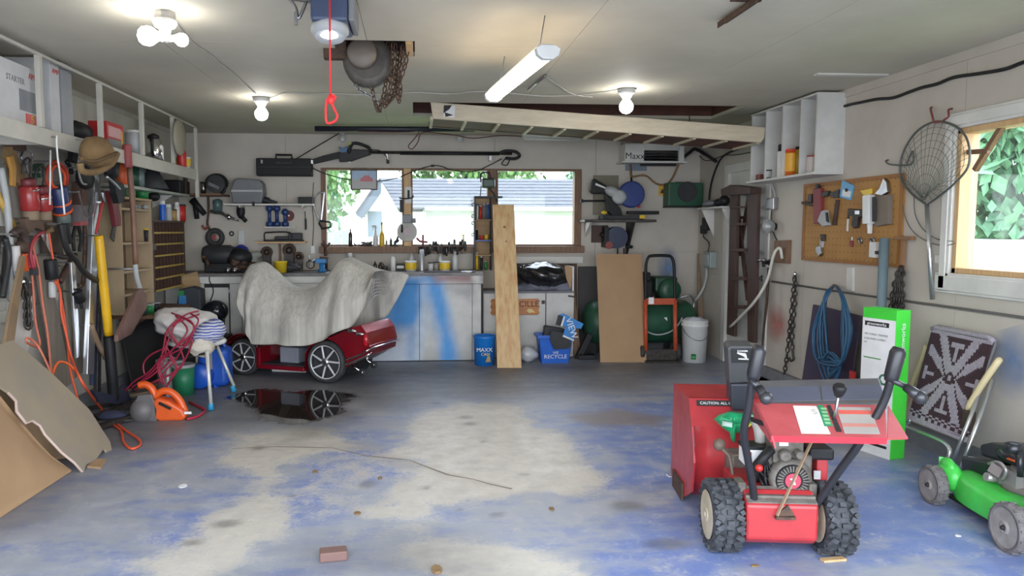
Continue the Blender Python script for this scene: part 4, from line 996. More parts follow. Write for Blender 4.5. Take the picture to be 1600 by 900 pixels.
 part('post',B().cyl((x,8.62,b_),(x,8.62,b_+.27),.02),RUST,t);part('claw',B().tube([(x-.05,8.62,b_+.31),(x,8.62,b_+.26),(x+.05,8.62,b_+.32)],.012,6).tube([(x,8.62,b_+.25),(x-.02,8.62,b_+.35)],.01,6),RUST,t)
heap()
# ---------------------------------------------------------------- hung on the back wall, left of the windows
def hub(px,py,y=D):return Yp(px,py,y)
def case():
 y=D;p,q=hub(400,247,y-.14),hub(487,275,y-.14);t=T('long_black_case','long black carrying case hung high on the back wall','case',((p.x+q.x)/2,D,q.z))
 part('body',B().bx((p.x,y-.15,q.z),(q.x,y,p.z)),mat('case_black',(.012,.0115,.013),.55,spec=.3),t,.01);part('seam',B().bx((p.x-.002,y-.152,(p.z+q.z)/2-.003),(q.x+.002,y-.149,(p.z+q.z)/2+.003)),DGREY,t)
 a,c=hub(431,242,y-.1),hub(456,247,y-.1);part('handle',B().tube([(a.x,y-.1,p.z-.005),(a.x,y-.1,a.z),(c.x,y-.1,a.z),(c.x,y-.1,p.z-.005)],.012,6),BLACK,t)
 for px in(402,482):part('clasp',B().bx((hub(px,0,y-.15).x,y-.158,p.z-.06),(hub(px+3,0,y-.15).x,y-.149,p.z-.02)),STEEL,t)
 lettering('- - - - - -',((p.x+q.x)/2,y-.1515,p.z-.05),(1,0,0),(0,0,1),.05,GREY,t,'print')
 bp=bpy.data;
case()
solo('stay_wire',B().tube([hub(463,248,D-.1),hub(530,208,D-.1)],.006,5).tube([hub(530,208,D-.1),hub(530,208,D)],.006,5).tube([hub(463,248,D-.1),hub(463,248,D)],.006,5),BLACK,'thin dark wire slanting from the black case to the ceiling','wire')
for px,lab in((535,'unlit bulb in a holder above the pole saw motor'),(718,'unlit bulb in a holder above middle back window')):
 c=hub(px,207,D-.1);t=T('wall_light',lab,'light',(c.x,D,c.z));part('holder',B().lathe([(.04,0),(.04,.03),(.025,.06)],(c.x,D-.1,c.z+.03),(0,0,-1)),LGREY,t);part('mount',B().bx((c.x-.02,D-.1,c.z),(c.x+.02,D,c.z+.03)),LGREY,t);b=B();bulb(b,V((c.x,D-.1,c.z-.03)),.034);part('bulb',b,CLEAR,t)
def polesaw():
 y=D-.09;P=lambda a,c:hub(a,c,y);t=T('pole_saw','black electric pole saw hung horizontally above the windows','saw',(P(640,240).x,D,P(640,240).z))
 part('bar_cover',B().slab([P(487,249),P(490,256),P(530,247),P(530,237),P(505,243)],(0,.05,0)),BLACK,t,.006)
 part('motor',B().slab([P(528,238),P(530,253),P(548,252),P(565,246),P(580,241),P(578,234),P(555,233)],(0,.07,0)),DGREY,t,.012)
 part('oil_tank',B().slab([P(529,228),P(533,240),P(542,242),P(543,228),P(535,232)],(0,.06,0)),mat('saw_blue',(.04,.13,.28),.4),t,.006)
 part('rear_handle',B().tube(smooth([P(545,240),P(549,226),P(558,224),P(575,230),P(579,238)]),.018,8),BLACK,t)
 part('trigger',B().box(P(547,225),(.04,.03,.02)),mat('lime_switch',(.35,.5,.05),.5),t)
 part('pole',B().tube([P(576,238),P(800,240)],.017,8),DSTEEL,t);part('pole_grip',B().tube([P(625,239),P(780,240)],.022,8),BLACK,t)
 part('end_handle',B().tube(smooth([P(780,240),P(790,236),P(805,237),P(812,243),P(805,248),P(790,247)]),.018,8),BLACK,t)
 part('wall_hook',B().bx((P(600,0).x,y,P(0,244).z),(P(604,0).x,D,P(0,236).z)).bx((P(765,0).x,y,P(0,246).z),(P(769,0).x,D,P(0,238).z)).bx((P(540,0).x,y+.06,P(0,250).z),(P(544,0).x,D,P(0,240).z)),STEEL,t)
 part('cord',B().tube(smooth([P(578,234),P(592,235),P(602,242),P(605,252)]),.006,5).box(P(606,253),(.035,.02,.04)),BLACK,t);part('cord_loop',B().tube(smooth([P(790,247),P(784,256),P(792,258),P(796,250)]),.007,5),BLACK,t)
polesaw()
E_=lambda X,Y_:Yp(X,Y_,D-.03)
solo('extension_cord',B().tube(smooth([E_(488,262),E_(510,272),E_(548,281),E_(590,283),E_(620,278),E_(650,266),E_(675,259),E_(690,260),E_(708,266),E_(740,268),E_(765,258),E_(784,248)]),.006,5).box(E_(676,259),(.04,.025,.025)),BLACK,'black extension cord strung across the tops of back windows','cord')
# shelf with the grey outboard cover
def shelfA():
 y0=D-.26;p,q=Yp(349,318,y0),Yp(489,318,y0);t=T('wall_shelf','white wall shelf left of windows holding a grey motor cover','shelf',((p.x+q.x)/2,D,p.z));z=p.z
 part('board',B().bx((p.x,y0,z-.02),(q.x,D,z)),WHITE,t,.002)
 for px in(372,470):part('bracket',B().bx((Yp(px,0,D).x,y0+.04,z-.04),(Yp(px,0,D).x+.02,D,z-.02)).bx((Yp(px,0,D).x,D-.02,z-.18),(Yp(px,0,D).x+.02,D,z-.04)),WHITE,t)
 z+=.001
 c=Yp(381,300,y0+.1);g=T('motor_cover','grey moulded engine cowl on the white wall shelf','engine cover',(c.x,y0+.1,z));m=mat('cowl_grey',(.16,.165,.175),.45)
 X=lambda px:Yp(px,0,y0+.1).x;Zz=lambda py:Yp(0,py,y0+.1).z
 prof=[(X(358),z),(X(355),Zz(296)),(X(361),Zz(279)),(X(368),Zz(277)),(X(401),Zz(279)),(X(406),Zz(285)),(X(408),Zz(300)),(X(404),z)]
 part('shell',B().slab([(x,y0+.01,zz)for x,zz in prof],(0,.19,0)),m,g,.02,3);part('band',B().bx((X(357),y0-.001,Zz(299)),(X(406),y0+.012,Zz(296))),LGREY,g);part('latch',B().bx((X(390),y0-.012,z-.03),(X(394),y0,z+.02)),BLACK,g)
 b=B();rd=random.Random(4)
 for k in range(5):
  a=Yp(408+k*3,314-k,y0+.08);b.tube([(a.x,a.y+.02*k,z+.02),(a.x+.03,a.y+.01*k,z+.05-.006*k),(a.x+.09,a.y,z+.015)],[.025,.022,.012],7)
 b.ball((Yp(408,0,y0+.1).x,y0+.12,z+.04),(.06,.05,.04),10,6);solo('work_gloves',b,DGREY,'pair of dark work gloves beside the grey cowl','gloves')
 solo('small_box',B().bx((Yp(461,0,y0+.08).x,y0+.03,z),(Yp(484,0,y0+.08).x,y0+.2,z+.078)),BLACK,'small black box at the right end of white shelf','box',bev=.004)
 p=Yp(376,330,D-.05);b=B().ball((p.x,D-.045,p.z),(.05,.04,.09),10,7).tube([(p.x,D-.05,p.z-.05),(p.x+.06,D-.05,p.z-.12)],.025,7).box((p.x,D-.02,p.z+.09),(.02,.04,.05));solo('black_drill',b,BLACK,'black cordless drill hung on wall under the grey cowl','drill')
shelfA()
# three blue paddles and a sanding disc on a small ledge
def ledge():
 y0=D-.1;z=Yp(0,354,y0).z;p,q=Yp(405,0,y0),Yp(455,0,y0);solo('wall_ledge',B().bx((p.x,y0,z-.012),(q.x,D,z)),WHITE,'narrow white ledge under the three blue dumbbells','ledge')
 for k,(px,py)in enumerate(((414,325),(426,325),(439,331))):
  x=Yp(px,0,y0+.05).x;zt=Yp(0,py,y0+.05).z;g=T('blue_dumbbell',['leftmost blue dumbbell upright on the white ledge','middle blue dumbbell upright on white ledge','shorter blue dumbbell beside the red disc'][k],'dumbbell',(x,y0+.05,z),0,'blue dumbbells on the ledge');m=mat('dumbbell_blue',(.02,.05,.16),.4)
  part('end_weight',B().lathe([(.03,0),(.042,.01),(.042,.05),(.02,.062)],(x,y0+.05,z+.001),n=12),m,g);part('grip',B().cyl((x,y0+.05,z+.05),(x,y0+.05,zt),.02),m,g);part('end_weight',B().ball((x,y0+.05,zt),.042,12,8),m,g)
 p=Yp(451,337,D-.03);g=T('sanding_disc','dark red sanding disc hung on the wall by dumbbells','disc',(p.x,D,p.z));part('disc',B().lathe([(.062,0),(.062,.012)],(p.x,D-.001,p.z),(0,-1,0),22),mat('dark_red_disc',(.14,.04,.035),.7),g);part('bolt',B().lathe([(.01,0),(.01,.008)],(p.x,D-.013,p.z),(0,-1,0),8),STEEL,g)
ledge()
def caseB():
 y0=D-.2;z=Yp(0,378,y0).z;p,q=Yp(390,0,y0),Yp(470,0,y0);t=T('brown_shelf','short brown plank shelf on a post below dumbbells','shelf',((p.x+q.x)/2,D,z));part('board',B().bx((p.x,y0,z-.02),(q.x,D,z)),PINE,t,.002);c=Yp(430,0,D).x;part('post',B().bx((c-.012,D-.03,b_+.002),(c+.012,D-.001,z-.02)),BROWNW,t)
 g=T('staple_gun_set','black clear-lidded tool case on the brown plank shelf','tool case',(c,D-.1,z));a,d=Yp(404,0,y0+.05).x,Yp(466,0,y0+.05).x
 part('tray',B().bx((a,y0+.03,z),(d,D-.03,z+.02)),BLACK,g,.004);part('hoop',B().tube(smooth([(a+.01,y0+.05,z+.02),(a+.01,y0+.05,z+.09),(a+.06,y0+.05,z+.105),(d-.15,y0+.05,z+.105),(d-.12,y0+.05,z+.04)]),.009,6),BLACK,g)
 part('tool',B().bx((d-.16,y0+.05,z+.02),(d-.01,D-.05,z+.10)).bx((a+.12,y0+.06,z+.02),(d-.16,D-.06,z+.06)),DGREY,g,.01)
caseB()
def bowsaw():
 y=D-.05;P=lambda a,c:Yp(a,c,y);t=T('bow_saw','bow saw hung beside the left window frame','saw',(P(503,340).x,D,P(503,350).z))
 part('frame',B().tube(smooth([P(508,300),P(497,303),P(490,316),P(494,332),P(500,346)]),.009,6),STEEL,t);part('blade',B().bar(P(507,300),P(502,345),.003,.015,(1,0,0)),STEEL,t)
 part('handle',B().tube([P(500,345),P(516,347),P(516,355),P(503,357),P(499,349)],.013,7,True),BLACK,t);part('hook',B().cyl((P(505,302).x,y,P(505,301).z),(P(505,302).x,D,P(505,301).z),.005),STEEL,t)
bowsaw()
def twowheels():
 p=Yp(336,371,D-.06);t=T('spare_wheel','small black tyred wheel with red hub hung on back wall','wheel',(p.x,D,p.z));r=.108
 part('tyre',B().torus((p.x,D-.06,p.z),(0,1,0),r-.03,.032,26,10),RUBBER,t);part('rim',B().lathe([(.078,-.02),(.078,.02),(.05,.01),(.03,.03),(.012,.035)],(p.x,D-.05,p.z),(0,-1,0),18),mat('dull_rim',(.26,.20,.18),.5,.4),t);part('hub',B().lathe([(.018,0),(.018,.02)],(p.x,D-.085,p.z),(0,-1,0),10),RED,t);part('peg',B().cyl((p.x,D-.04,p.z),(p.x,D,p.z),.01),STEEL,t)
 p=Yp(362,365,D-.01);b=B().torus((p.x,D-.012,p.z),(0,1,0),.022,.008,14,6);solo('rubber_ring',b,BLACK,'small black ring hung on wall right of spare wheel','ring')
 p=Yp(477,346,D-.02);b=B().bx((p.x-.006,D-.02,p.z-.1),(p.x+.006,D,p.z+.12)).box((p.x+.005,D-.02,p.z-.03),(.02,.03,.12));solo('wall_file',b,BLACK,'thin black handled file hung on wall under the white shelf','file')
 b=B().bx((Yp(364,0,D).x,D-.03,Yp(0,383,D).z),(Yp(374,0,D).x,D-.002,Yp(0,360,D).z));solo('white_packet',b,CLEAR,'clear plastic packet hung beside the black ring','packet',bev=.005)
 p=Yp(489,390,D-.01);solo('wall_socket',B().bx((p.x-.025,D-.02,p.z-.045),(p.x+.025,D,p.z+.045)),PWHITE,'white electrical socket on back wall beside the bow saw','socket',bev=.004)
 E2=lambda a,c:Yp(a,c,D-.01);solo('power_lead',B().tube(smooth([E2(490,285),E2(488,320),E2(490,350),E2(488,388)]),.004,5),BLACK,'thin cord running down the wall to the socket','cord')
twowheels()
# ================================================================ RIGHT END OF THE BACK WALL
def mitre():
 y0=D-.34;z=Yp(0,342,y0).z;p,q=Yp(918,0,y0),Yp(1033,0,y0);t=T('saw_shelf','dark steel shelf right of windows carrying the mitre saw','shelf',((p.x+q.x)/2,D,z))
 part('board',B().bx((p.x,y0,z-.03),(q.x,D-.02,z)),DSTEEL,t,.003);X=lambda px:Yp(px,0,y0).x
 part('bracket',B().slab([(X(997),D,z-.031),(X(997),y0+.05,z-.031),(X(997),D,z-.42)],(.03,0,0)),DSTEEL,t);part('bracket',B().slab([(X(928),D,z-.031),(X(928),y0+.05,z-.031),(X(928),D,z-.2)],(.025,0,0)),WHITE,t)
 y=y0+.12;P=lambda a,c,o=0:Yp(a,c,y+o);z+=.001
 s=T('mitre_saw','mitre saw with a blue blade guard on the steel shelf','saw',(P(965,0).x,y,z))
 part('base',B().bx((P(944,0).x,y-.06,z),(P(1010,0).x,y+.12,z+.05)),DGREY,s,.008)
 part('fence_bar',B().bx((P(985,0).x,y-.05,z+.06),(P(1033,0).x,y+.02,z+.10)).box((P(1031,0).x,y-.02,z+.08),(.05,.08,.04)),BLACK,s,.004)
 c=P(986,304);part('blade_guard',B().lathe([(.15,-.02),(.155,0),(.155,.03),(.14,.04)],c,(0,-1,0),26),mat('saw_guard_blue',(.02,.045,.20),.35),s)
 part('blade',B().lathe([(.135,-.030),(.135,-.027)],c,(0,-1,0),26),STEEL,s)
 c=P(968,308);part('motor',B().lathe([(.05,-.12),(.085,-.09),(.085,.04),(.06,.07)],c,(-.5,-1,.1),16),LGREY,s);part('gear_case',B().ball(P(958,300),(.11,.05,.06),12,8,(0,.4,0)),LGREY,s)
 part('arm',B().slab([P(945,300),P(950,330),P(962,342),P(975,342),P(970,325),P(958,315)],(0,.08,0)),BLACK,s,.008)
 part('dust_bag',B().slab([P(922,297),P(928,278),P(952,292),P(948,303),P(926,303)],(0,.09,0)),BLACK,s,.02,3);part('bag_stripe',B().slab([P(931,286),P(947,293),P(946,295),P(930,289)],(0,-.004,0)),PAPER,s)
 part('handle',B().tube([P(908,314),P(945,314)],.012,7).box(P(909,314),(.03,.03,.04)),BLACK,s)
 part('clamp_knob',B().ball(P(944,332,-.05),.022,10,6).box(P(944,332,-.05),(.06,.02,.02)),YEL_P,s)
 part('yellow_tag',B().bx((P(1003,0).x,y-.065,z+.01),(P(1012,0).x,y-.06,z+.05)),YEL_P,s);part('red_knob',B().ball(P(998,322),.022,8,6),RED_P,s)
 a,c=Yp(927,274,D),Yp(965,336,D);solo('weathered_board',B().bx((a.x,D-.02,c.z),(c.x,D,a.z)),mat('grey_brown_board',(.20,.18,.13),.7),'grey brown board on the wall behind the mitre saw','board')
 a,c=Yp(924,352,D),Yp(949,379,D);solo('brown_board',B().bx((a.x,D-.025,c.z),(c.x,D-.001,a.z)),DWOOD,'brown wooden square on wall beneath the saw shelf','board')
 y=D-.1;P=lambda a,c:Yp(a,c,y);g=T('hose_reel','dark blue and black reel hung under the saw shelf','reel',(P(962,0).x,D,P(0,390).z))
 part('drum',B().lathe([(.13,0),(.13,.015),(.115,.02),(.115,.10),(.13,.105),(.13,.12)],(P(963,371).x,D-.02,P(963,371).z),(0,-1,0),20),mat('dark_navy',(.02,.03,.075),.4),g);part('frame',B().bx((P(948,0).x,D-.16,P(0,388).z),(P(955,0).x,D,P(0,354).z)),BLACK,g,.005);part('spout',B().cyl(P(946,368),P(938,366),.025),BLACK,g);part('crank',B().cyl(P(978,385),P(988,386),.02),BLACK,g)
 part('side_wheel',B().lathe([(.045,0),(.045,.02)],P(949,383)+V((0,-.06,0)),(0,-1,0),14),mat('dull_red',(.25,.05,.04),.5),g);part('feet',B().cyl(P(965,388),P(965,397),.008).cyl(P(975,388),P(975,397),.008),BLACK,g)
 # heater
 y=D-.26;P=lambda a,c:Yp(a,c,y);a,c=P(977,224),P(1069,252);h=T('unit_heater','white gas heater box with dark louvres high on the wall','heater',((a.x+c.x)/2,D,c.z))
 b=B();gx0,gx1=P(1011,0).x,P(1066,0).x;z0,z1=P(0,249).z,P(0,227).z
 for r in rect_minus((a.x,c.z,c.x,a.z),[(gx0,z0,gx1,z1)]):b.bx(*place(1,y,.02,r))
 b.bx((a.x,y+.12,c.z),(c.x,D,a.z));b.bx((a.x,y+.02,c.z),(gx0-.01,y+.12,a.z));part('casing',b,WHITE,h,.003);part('dark_inside',B().bx((gx0-.009,y+.1,z0-.02),(gx1+.01,y+.119,z1+.02)),BLACK,h)
 for k in range(5):zz=z0+(z1-z0)*(k+.5)/5;part('louvre',B().box(((gx0+gx1)/2,y+.03,zz),(gx1-gx0,.05,.006),(.5,0,0)),STEEL,h)
 lettering('Maxx',(P(992,244).x,y-.002,P(992,244).z),(1,0,0),(0,0,1),.105,INK,h)
 part('lower_rail',B().bx((a.x-.03,y-.01,c.z-.02),(c.x+.03,D,c.z-.001)),WHITE,h)
 for px in(979,1064):part('hanger',B().bx((P(px,0).x,D-.14,a.z),(P(px,0).x+.02,D-.12,H)),STEEL,h)
 a,c=Yp(977,257,D),Yp(1010,267,D);solo('blue_grey_plate',B().bx((a.x,D-.012,c.z),(c.x,D,a.z)),mat('plate_blue_grey',(.16,.20,.25),.5),'blue grey plate on wall under the heater','plate')
 a,c=Yp(1029,290,D),Yp(1040,306,D);g=T('warning_sign','small orange yellow warning plate beside the green case','sign',((a.x+c.x)/2,D,c.z));part('plate',B().bx((a.x,D-.006,c.z),(c.x,D,a.z)),mat('sign_orange',(.62,.36,.04),.5),g);part('print',B().slab([((a.x+c.x)/2-.025,D-.0065,c.z+.03),((a.x+c.x)/2+.025,D-.0065,c.z+.03),((a.x+c.x)/2,D-.0065,a.z-.03)],(0,-.0006,0)),INK,g)
 e=lambda u,v:Yp(u,v,D-.03);solo('brown_cable',B().tube(smooth([e(985,258),e(986,275),e(990,276),e(1003,274),e(1012,276),e(1020,283),e(1028,288),e(1042,288),e(1052,276),e(1060,258),e(1066,250)]),.012,6),mat('tan_cable',(.24,.13,.05),.6),'brown gas hose drooping between heater and wall sign','hose')
 solo('black_pipe',B().tube([e(985,252),e(987,286)],.011,6),BLACK,'short black pipe running down from heater to saw','pipe')
 # black ventilation cable into the corner
 solo('heavy_cable',B().tube(smooth([Yp(1068,246,D-.2),Yp(1078,238,D-.2),Yp(1086,233,D-.2),Xp(1100,240,XR-.04),Xp(1118,252,XR-.04)]),.02,7),BLACK,'thick black cable leaving right side of the heater','cable')
 e=lambda u,v:Xp(u,v,XR-.03);solo('drop_cable',B().tube(smooth([e(1172,224),e(1155,232),e(1140,238),e(1128,246),e(1120,260),e(1113,280),e(1109,300),e(1108,316)]),.011,6),BLACK,'black cable dropping in back right corner to the small shelf','cable')
 e=lambda u,v:Xp(u,v,XR-.01);solo('thin_wire',B().tube(smooth([e(1090,240),e(1100,250),e(1112,250),e(1130,243),e(1150,242),e(1172,238)]),.005,5),BLACK,'thin wire along right wall near the back corner','wire')
 # green case and corner shelf
 y=D-.2;P=lambda a,c:Yp(a,c,y);a,c=P(1045,285),P(1098,322);g=T('green_case','green plastic tool case standing in the back right corner','tool case',((a.x+c.x)/2,D,c.z));part('body',B().bx((a.x,y,c.z),(c.x,D-.002,a.z)),mat('case_green',(.018,.085,.045),.45),g,.012);b=B().lathe([(.12,0),(.118,.008)],((a.x+c.x)/2+.02,y,(a.z+c.z)/2+.03),(0,-1,0),20);part('badge',b,DGREY,g);part('handle',B().tube([(a.x+.12,y+.1,a.z-.01),(a.x+.12,y+.1,a.z+.0),(c.x-.12,y+.1,a.z+.0),(c.x-.12,y+.1,a.z-.01)],.012,6),BLACK,g);part('wall_ledge',B().bx((a.x,y+.02,c.z-.015),(c.x,D,c.z)),BLACK,g)
 p,q=Xp(1092,322,XR-.16),Xp(1129,322,XR-.16);y0,y1=q.y,min(p.y,D-.22);zz=q.z;g=T('corner_shelf','small white shelf on brackets at the back right corner','shelf',(XR,(y0+y1)/2,zz));part('board',B().bx((XR-.18,y0,zz-.02),(XR,y1,zz)),WHITE,g,.002)
 for yy in(y0+.04,y1-.06):part('bracket',B().slab([(XR,yy,zz-.021),(XR-.15,yy,zz-.021),(XR,yy,zz-.33)],(0,.015,0)),WHITE,g)
 b=B();b.ball((XR-.10,y0+.10,zz+.06),(.06,.06,.06),10,7).ball((XR-.10,y0+.24,zz+.045),(.06,.05,.045),10,7);solo('black_sprayer',b,BLACK,'black rounded tool on the small corner shelf','tool')
 b=B().ball((XR-.10,y1-.18,zz+.045),(.08,.15,.04),12,7,None,lambda q:1+.2*noise.noise(q*3));solo('grey_pouch',b,GREY,'soft grey pouch lying on small corner shelf','pouch')
 p=Xp(1103,352,XR-.04);b=B().bx((XR-.07,p.y-.06,p.z-.06),(XR-.0,p.y+.06,p.z+.09)).bx((XR-.06,p.y+.03,p.z-.1),(XR-.01,p.y+.13,p.z-.0));g=T('charger','black plug-in charger hanging under corner shelf','charger',(XR,p.y,p.z));part('body',b,BLACK,g,.008);part('cord',B().tube(smooth([(XR-.03,p.y,p.z+.08),(XR-.03,p.y,p.z+.2)]),.006,5),BLACK,g);part('lower_cord',B().tube(smooth([(XR-.03,p.y+.05,p.z-.08),Xp(1099,370,XR-.03),Xp(1108,380,XR-.03),Xp(1106,394,XR-.03)]),.006,5),BLACK,g)
 a,c=Xp(1097,393,XR-.08),Xp(1110,419,XR-.08);g=T('outlet_box','grey green electrical outlet box near back right corner','outlet box',(XR,(a.y+c.y)/2,c.z));part('box',B().bx((XR-.09,c.y,c.z),(XR,c.y+.2,a.z)),mat('box_grey_green',(.28,.34,.32),.5),g,.01);part('cover',B().bx((XR-.1,c.y+.03,c.z+.03),(XR-.09,c.y+.17,a.z-.03)),LGREY,g,.004)
 e=lambda u,v,x=.05:Xp(u,v,XR-x);solo('conduit_hose',B().tube(smooth([e(1103,419,.05),e(1104,430),e(1100,447),e(1092,462,.1),e(1083,473,.2),e(1076,480,.3),V((2.86,8.34,.66))]),.016,7),LGREY,'grey flexible conduit from outlet box to the compressor','conduit')
mitre()
def corner_stuff():
 P=Yp
 # cardboard sheet
 a,c=Zp(938,566),Zp(1010,566);y=a.y;t0,t1=Yp(932,397,y+.25),Yp(1003,397,y+.25);solo('cardboard_sheet',B().slab([a,c,t1,t0],(0,.008,.001)),CARD,'tall tan cardboard sheet leaning at right end of the bench','cardboard')
 # dark boards leaning behind
 for k,(pts,yb,dy,m,lab)in enumerate((((906,420,936,545),8.63,.11,mat('charcoal_board',(.065,.06,.06),.7),'dark grey board leaning on wall behind the cardboard sheet'),((896,416,904,535),8.46,.12,DWOOD,'narrow dark brown board leaning beside the low cabinet'))):
  x0,x1=Yp(pts[0],500,yb).x,Yp(pts[2],500,yb).x;zt=Yp(0,pts[1],yb+dy).z
  solo('leaning_board',B().slab([(x0,yb,0),(x1,yb,0),(x1,yb+dy,zt),(x0,yb+dy,zt)],(0,.02,.003)),m,lab,'board')
 x0,x1=Yp(903,0,8.3).x,Yp(915,0,8.3).x;solo('brown_offcut',B().slab([(x0,8.3,0),(x1,8.3,0),(x1-.05,8.44,.75),(x0+.02,8.44,.78)],(0,.02,0)),BROWNW,'thin brown offcut standing by the recycling bin','board')
 b=B().box((Yp(918,0,8.2).x,8.2,.12),(.07,.08,.36),(0,.45,0)).box((Yp(921,0,8.2).x,8.15,.03),(.2,.12,.05));solo('black_stand',b,BLACK,'black angled metal foot between bin and cardboard sheet','stand',bev=.008)
 # compressor
 Y=8.36;x0,x1,r=Yp(926,0,Y).x,Yp(1088,0,Y).x,.25;zc_=.40;t=T('air_compressor','green horizontal air compressor in the back right corner','compressor',((x0+x1)/2,Y,0));G=GREENM
 part('tank',B().lathe([(.02,-.07),(.12,-.055),(.2,-.02),(r,.06),(r,x1-x0-.06),(.2,x1-x0+.02),(.12,x1-x0+.055),(.02,x1-x0+.07)],(x0,Y,zc_),(1,0,0),28),G,t)
 for xx in(x0+.15,x1-.22):
  for s_ in(-1,1):part('foot',B().slab([(xx,Y+s_*.2,0),(xx+.06,Y+s_*.2,0),(xx+.06,Y+s_*.17,.24),(xx,Y+s_*.17,.24)],(0,s_*.02,0)),DSTEEL,t)
 part('deck',B().bx((Yp(985,0,Y).x,Y-.16,zc_+r-.02),(x1-.15,Y+.16,zc_+r+.01)),DSTEEL,t)
 c=Yp(1041,452,Y);part('motor',B().lathe([(.03,-.17),(.10,-.16),(.13,-.12),(.135,.1),(.12,.16),(.05,.17)],(c.x,Y,c.z+.0),(0,-1,0),22),G,t);part('motor_box',B().bx((c.x-.16,Y-.1,c.z-.02),(c.x+.10,Y+.14,c.z+.15)),mat('green_cover',(.02,.06,.035),.5),t,.02)
 part('motor_foot',B().bx((c.x-.1,Y-.1,zc_+r+.011),(c.x+.1,Y+.1,c.z-.1)),DSTEEL,t)
 c2=Yp(1008,452,Y);part('pump',B().bx((c2.x-.1,Y-.1,zc_+r+.011),(c2.x+.06,Y+.1,c2.z+.1)).bx((c2.x-.08,Y-.08,c2.z+.1),(c2.x+.04,Y+.08,c2.z+.2)),BLACK,t,.015)
 part('air_line',B().tube(smooth([(c.x+.12,Y-.1,zc_+r+.03),(c.x+.24,Y-.12,zc_+r+.06),(c.x+.3,Y-.1,zc_+r-.02),(c.x+.28,Y-.1,zc_+r-.1)]),.012,6),STEEL,t)
 p=Yp(1040,499,Y-r-.003);part('sticker',B().slab([(p.x-.02,p.y,p.z+.02),(p.x+.015,p.y,p.z+.025),(p.x+.02,p.y,p.z-.02)],(0,-.003,0)),PAPER,t)
 e=lambda u,v:Yp(u,v,Y-.3);part('air_hose',B().tube(smooth([e(1005,512),e(1015,520),e(1030,523),e(1048,518),e(1060,507),e(1066,496)]),.009,6),LGREY,t)
 # hand truck
 Y=7.93;X=lambda px:Yp(px,0,Y).x;Z=lambda py,o=0:Yp(0,py,Y+o).z;t=T('hand_truck','orange hand truck with a black loop handle before the compressor','hand truck',(X(1043),Y,0));k=.10
 L0,R0=X(1020),X(1068)
 yy=lambda z:Y+.0+k*z/1.2
 pt=lambda x,z:V((x,yy(z),z))
 zt=Z(402,.1);zm=Z(478,.06)
 part('handle',B().tube(smooth([pt(L0,zm-.02),pt(L0+.005,(zm+zt)/2),pt(L0+.01,zt-.10),pt(L0+.035,zt-.02),pt(L0+.09,zt),pt(R0-.09,zt),pt(R0-.035,zt-.02),pt(R0-.01,zt-.10),pt(R0-.005,(zm+zt)/2),pt(R0,zm-.02)],3),.017,8),BLACK,t)
 OR=mat('hand_truck_orange',(.50,.085,.03),.45,c2=(.38,.06,.025),sc=20)
 for x in(L0,R0):part('side_rail',B().tube([pt(x,zm+.02),pt(x,.12)],.024,8),OR,t)
 part('crossbar',B().bar(pt(L0,zm),pt(R0,zm),.03,.07),OR,t);part('tag',B().bar(pt(L0+.03,zm+.01)+V((0,-.018,0)),pt(L0+.09,zm+.01)+V((0,-.018,0)),.004,.075),PAPER,t)
 part('toe_plate',B().bx((L0-.02,Y-.12,.005),(R0+.02,Y+.03,.02)).bx((L0-.01,Y+.0,.02),(R0+.01,Y+.03,.14)),DSTEEL,t)
 for x in(L0-.037,R0+.037):w=part('wheel',B().lathe([(.09,-.025),(.1,-.015),(.1,.015),(.09,.025)],(x,Y+.08,.1),(1,0,0),18),RUBBER,t)
 part('axle',B().cyl((L0-.05,Y+.08,.1),(R0+.05,Y+.08,.1),.01),STEEL,t)
 # bucket
 Y=7.92;c=Zp(1098,568);Y=c.y+.15;x=Yp(1098,0,Y).x;r=20.5*S(Y);h=Yp(0,509,Y).z;t=T('white_bucket','white pail with a wire handle and rags beside the hand truck','bucket',(x,Y,0))
 part('body',B().lathe([(r*.88,0),(r*.99,h*.85),(r*1.04,h*.86),(r*1.04,h*.9),(r,h*.91),(r*1.03,h),(r*.95,h),(r*.85,.02)],(x,Y,0),n=26),PWHITE,t)
 part('handle',B().tube([(x+math.cos(a)*r*1.05,Y-math.sin(a)*r*1.07,h*.86-.15*math.sin(a))for a in[PI*i/12 for i in range(13)]],.004,5),STEEL,t)
 part('green_label',B().grid(lambda u,v:(x+math.cos(4.1+.4*u)*r*.925,Y+math.sin(4.1+.4*u)*r*.925,.04+v*.06),4,1,.002),GREEN_P,t)
 b=B().ball((x,Y,h*.95),(r*.9,r*.9,.055),20,10,None,lambda q:1+.35*noise.noise(q*3));solo('white_rags',b,mat('pale_rag',(.55,.56,.60),.9),'crumpled pale rags stuffed in top of the white pail','rag')
 # plywood offcuts in the corner
 e=lambda u,v,o:Yp(u,v,8.62-o)
 def ply(pts,m,lab):
  zs=[Yp(u,v,8.62).z for u,v in pts];zt=max(zs);out=[]
  for(u,v)in pts:
   z=Yp(u,v,8.62).z;q=Yp(u,v,8.38+.3*z/zt);q.x=min(q.x,XR-.02);q.z=max(q.z,0);out.append(q)
  solo('plywood_offcut',B().slab(out,(0,.015,0)),m,lab,'plywood')
 ply([(1090,397),(1098,396),(1104,443),(1124,458),(1112,500),(1106,552),(1094,552),(1090,470)],PLYD,'tall tan plywood offcut leaning in the back right corner')
 # bins in front of the bench
 a=Zp(758,572);Y=a.y+.10;x=Yp(758,0,Y).x;r=.12;t=T('blue_pail','blue printed tub on floor left of the pine plank','tub',(x,Y,0));h=Yp(0,531,Y).z
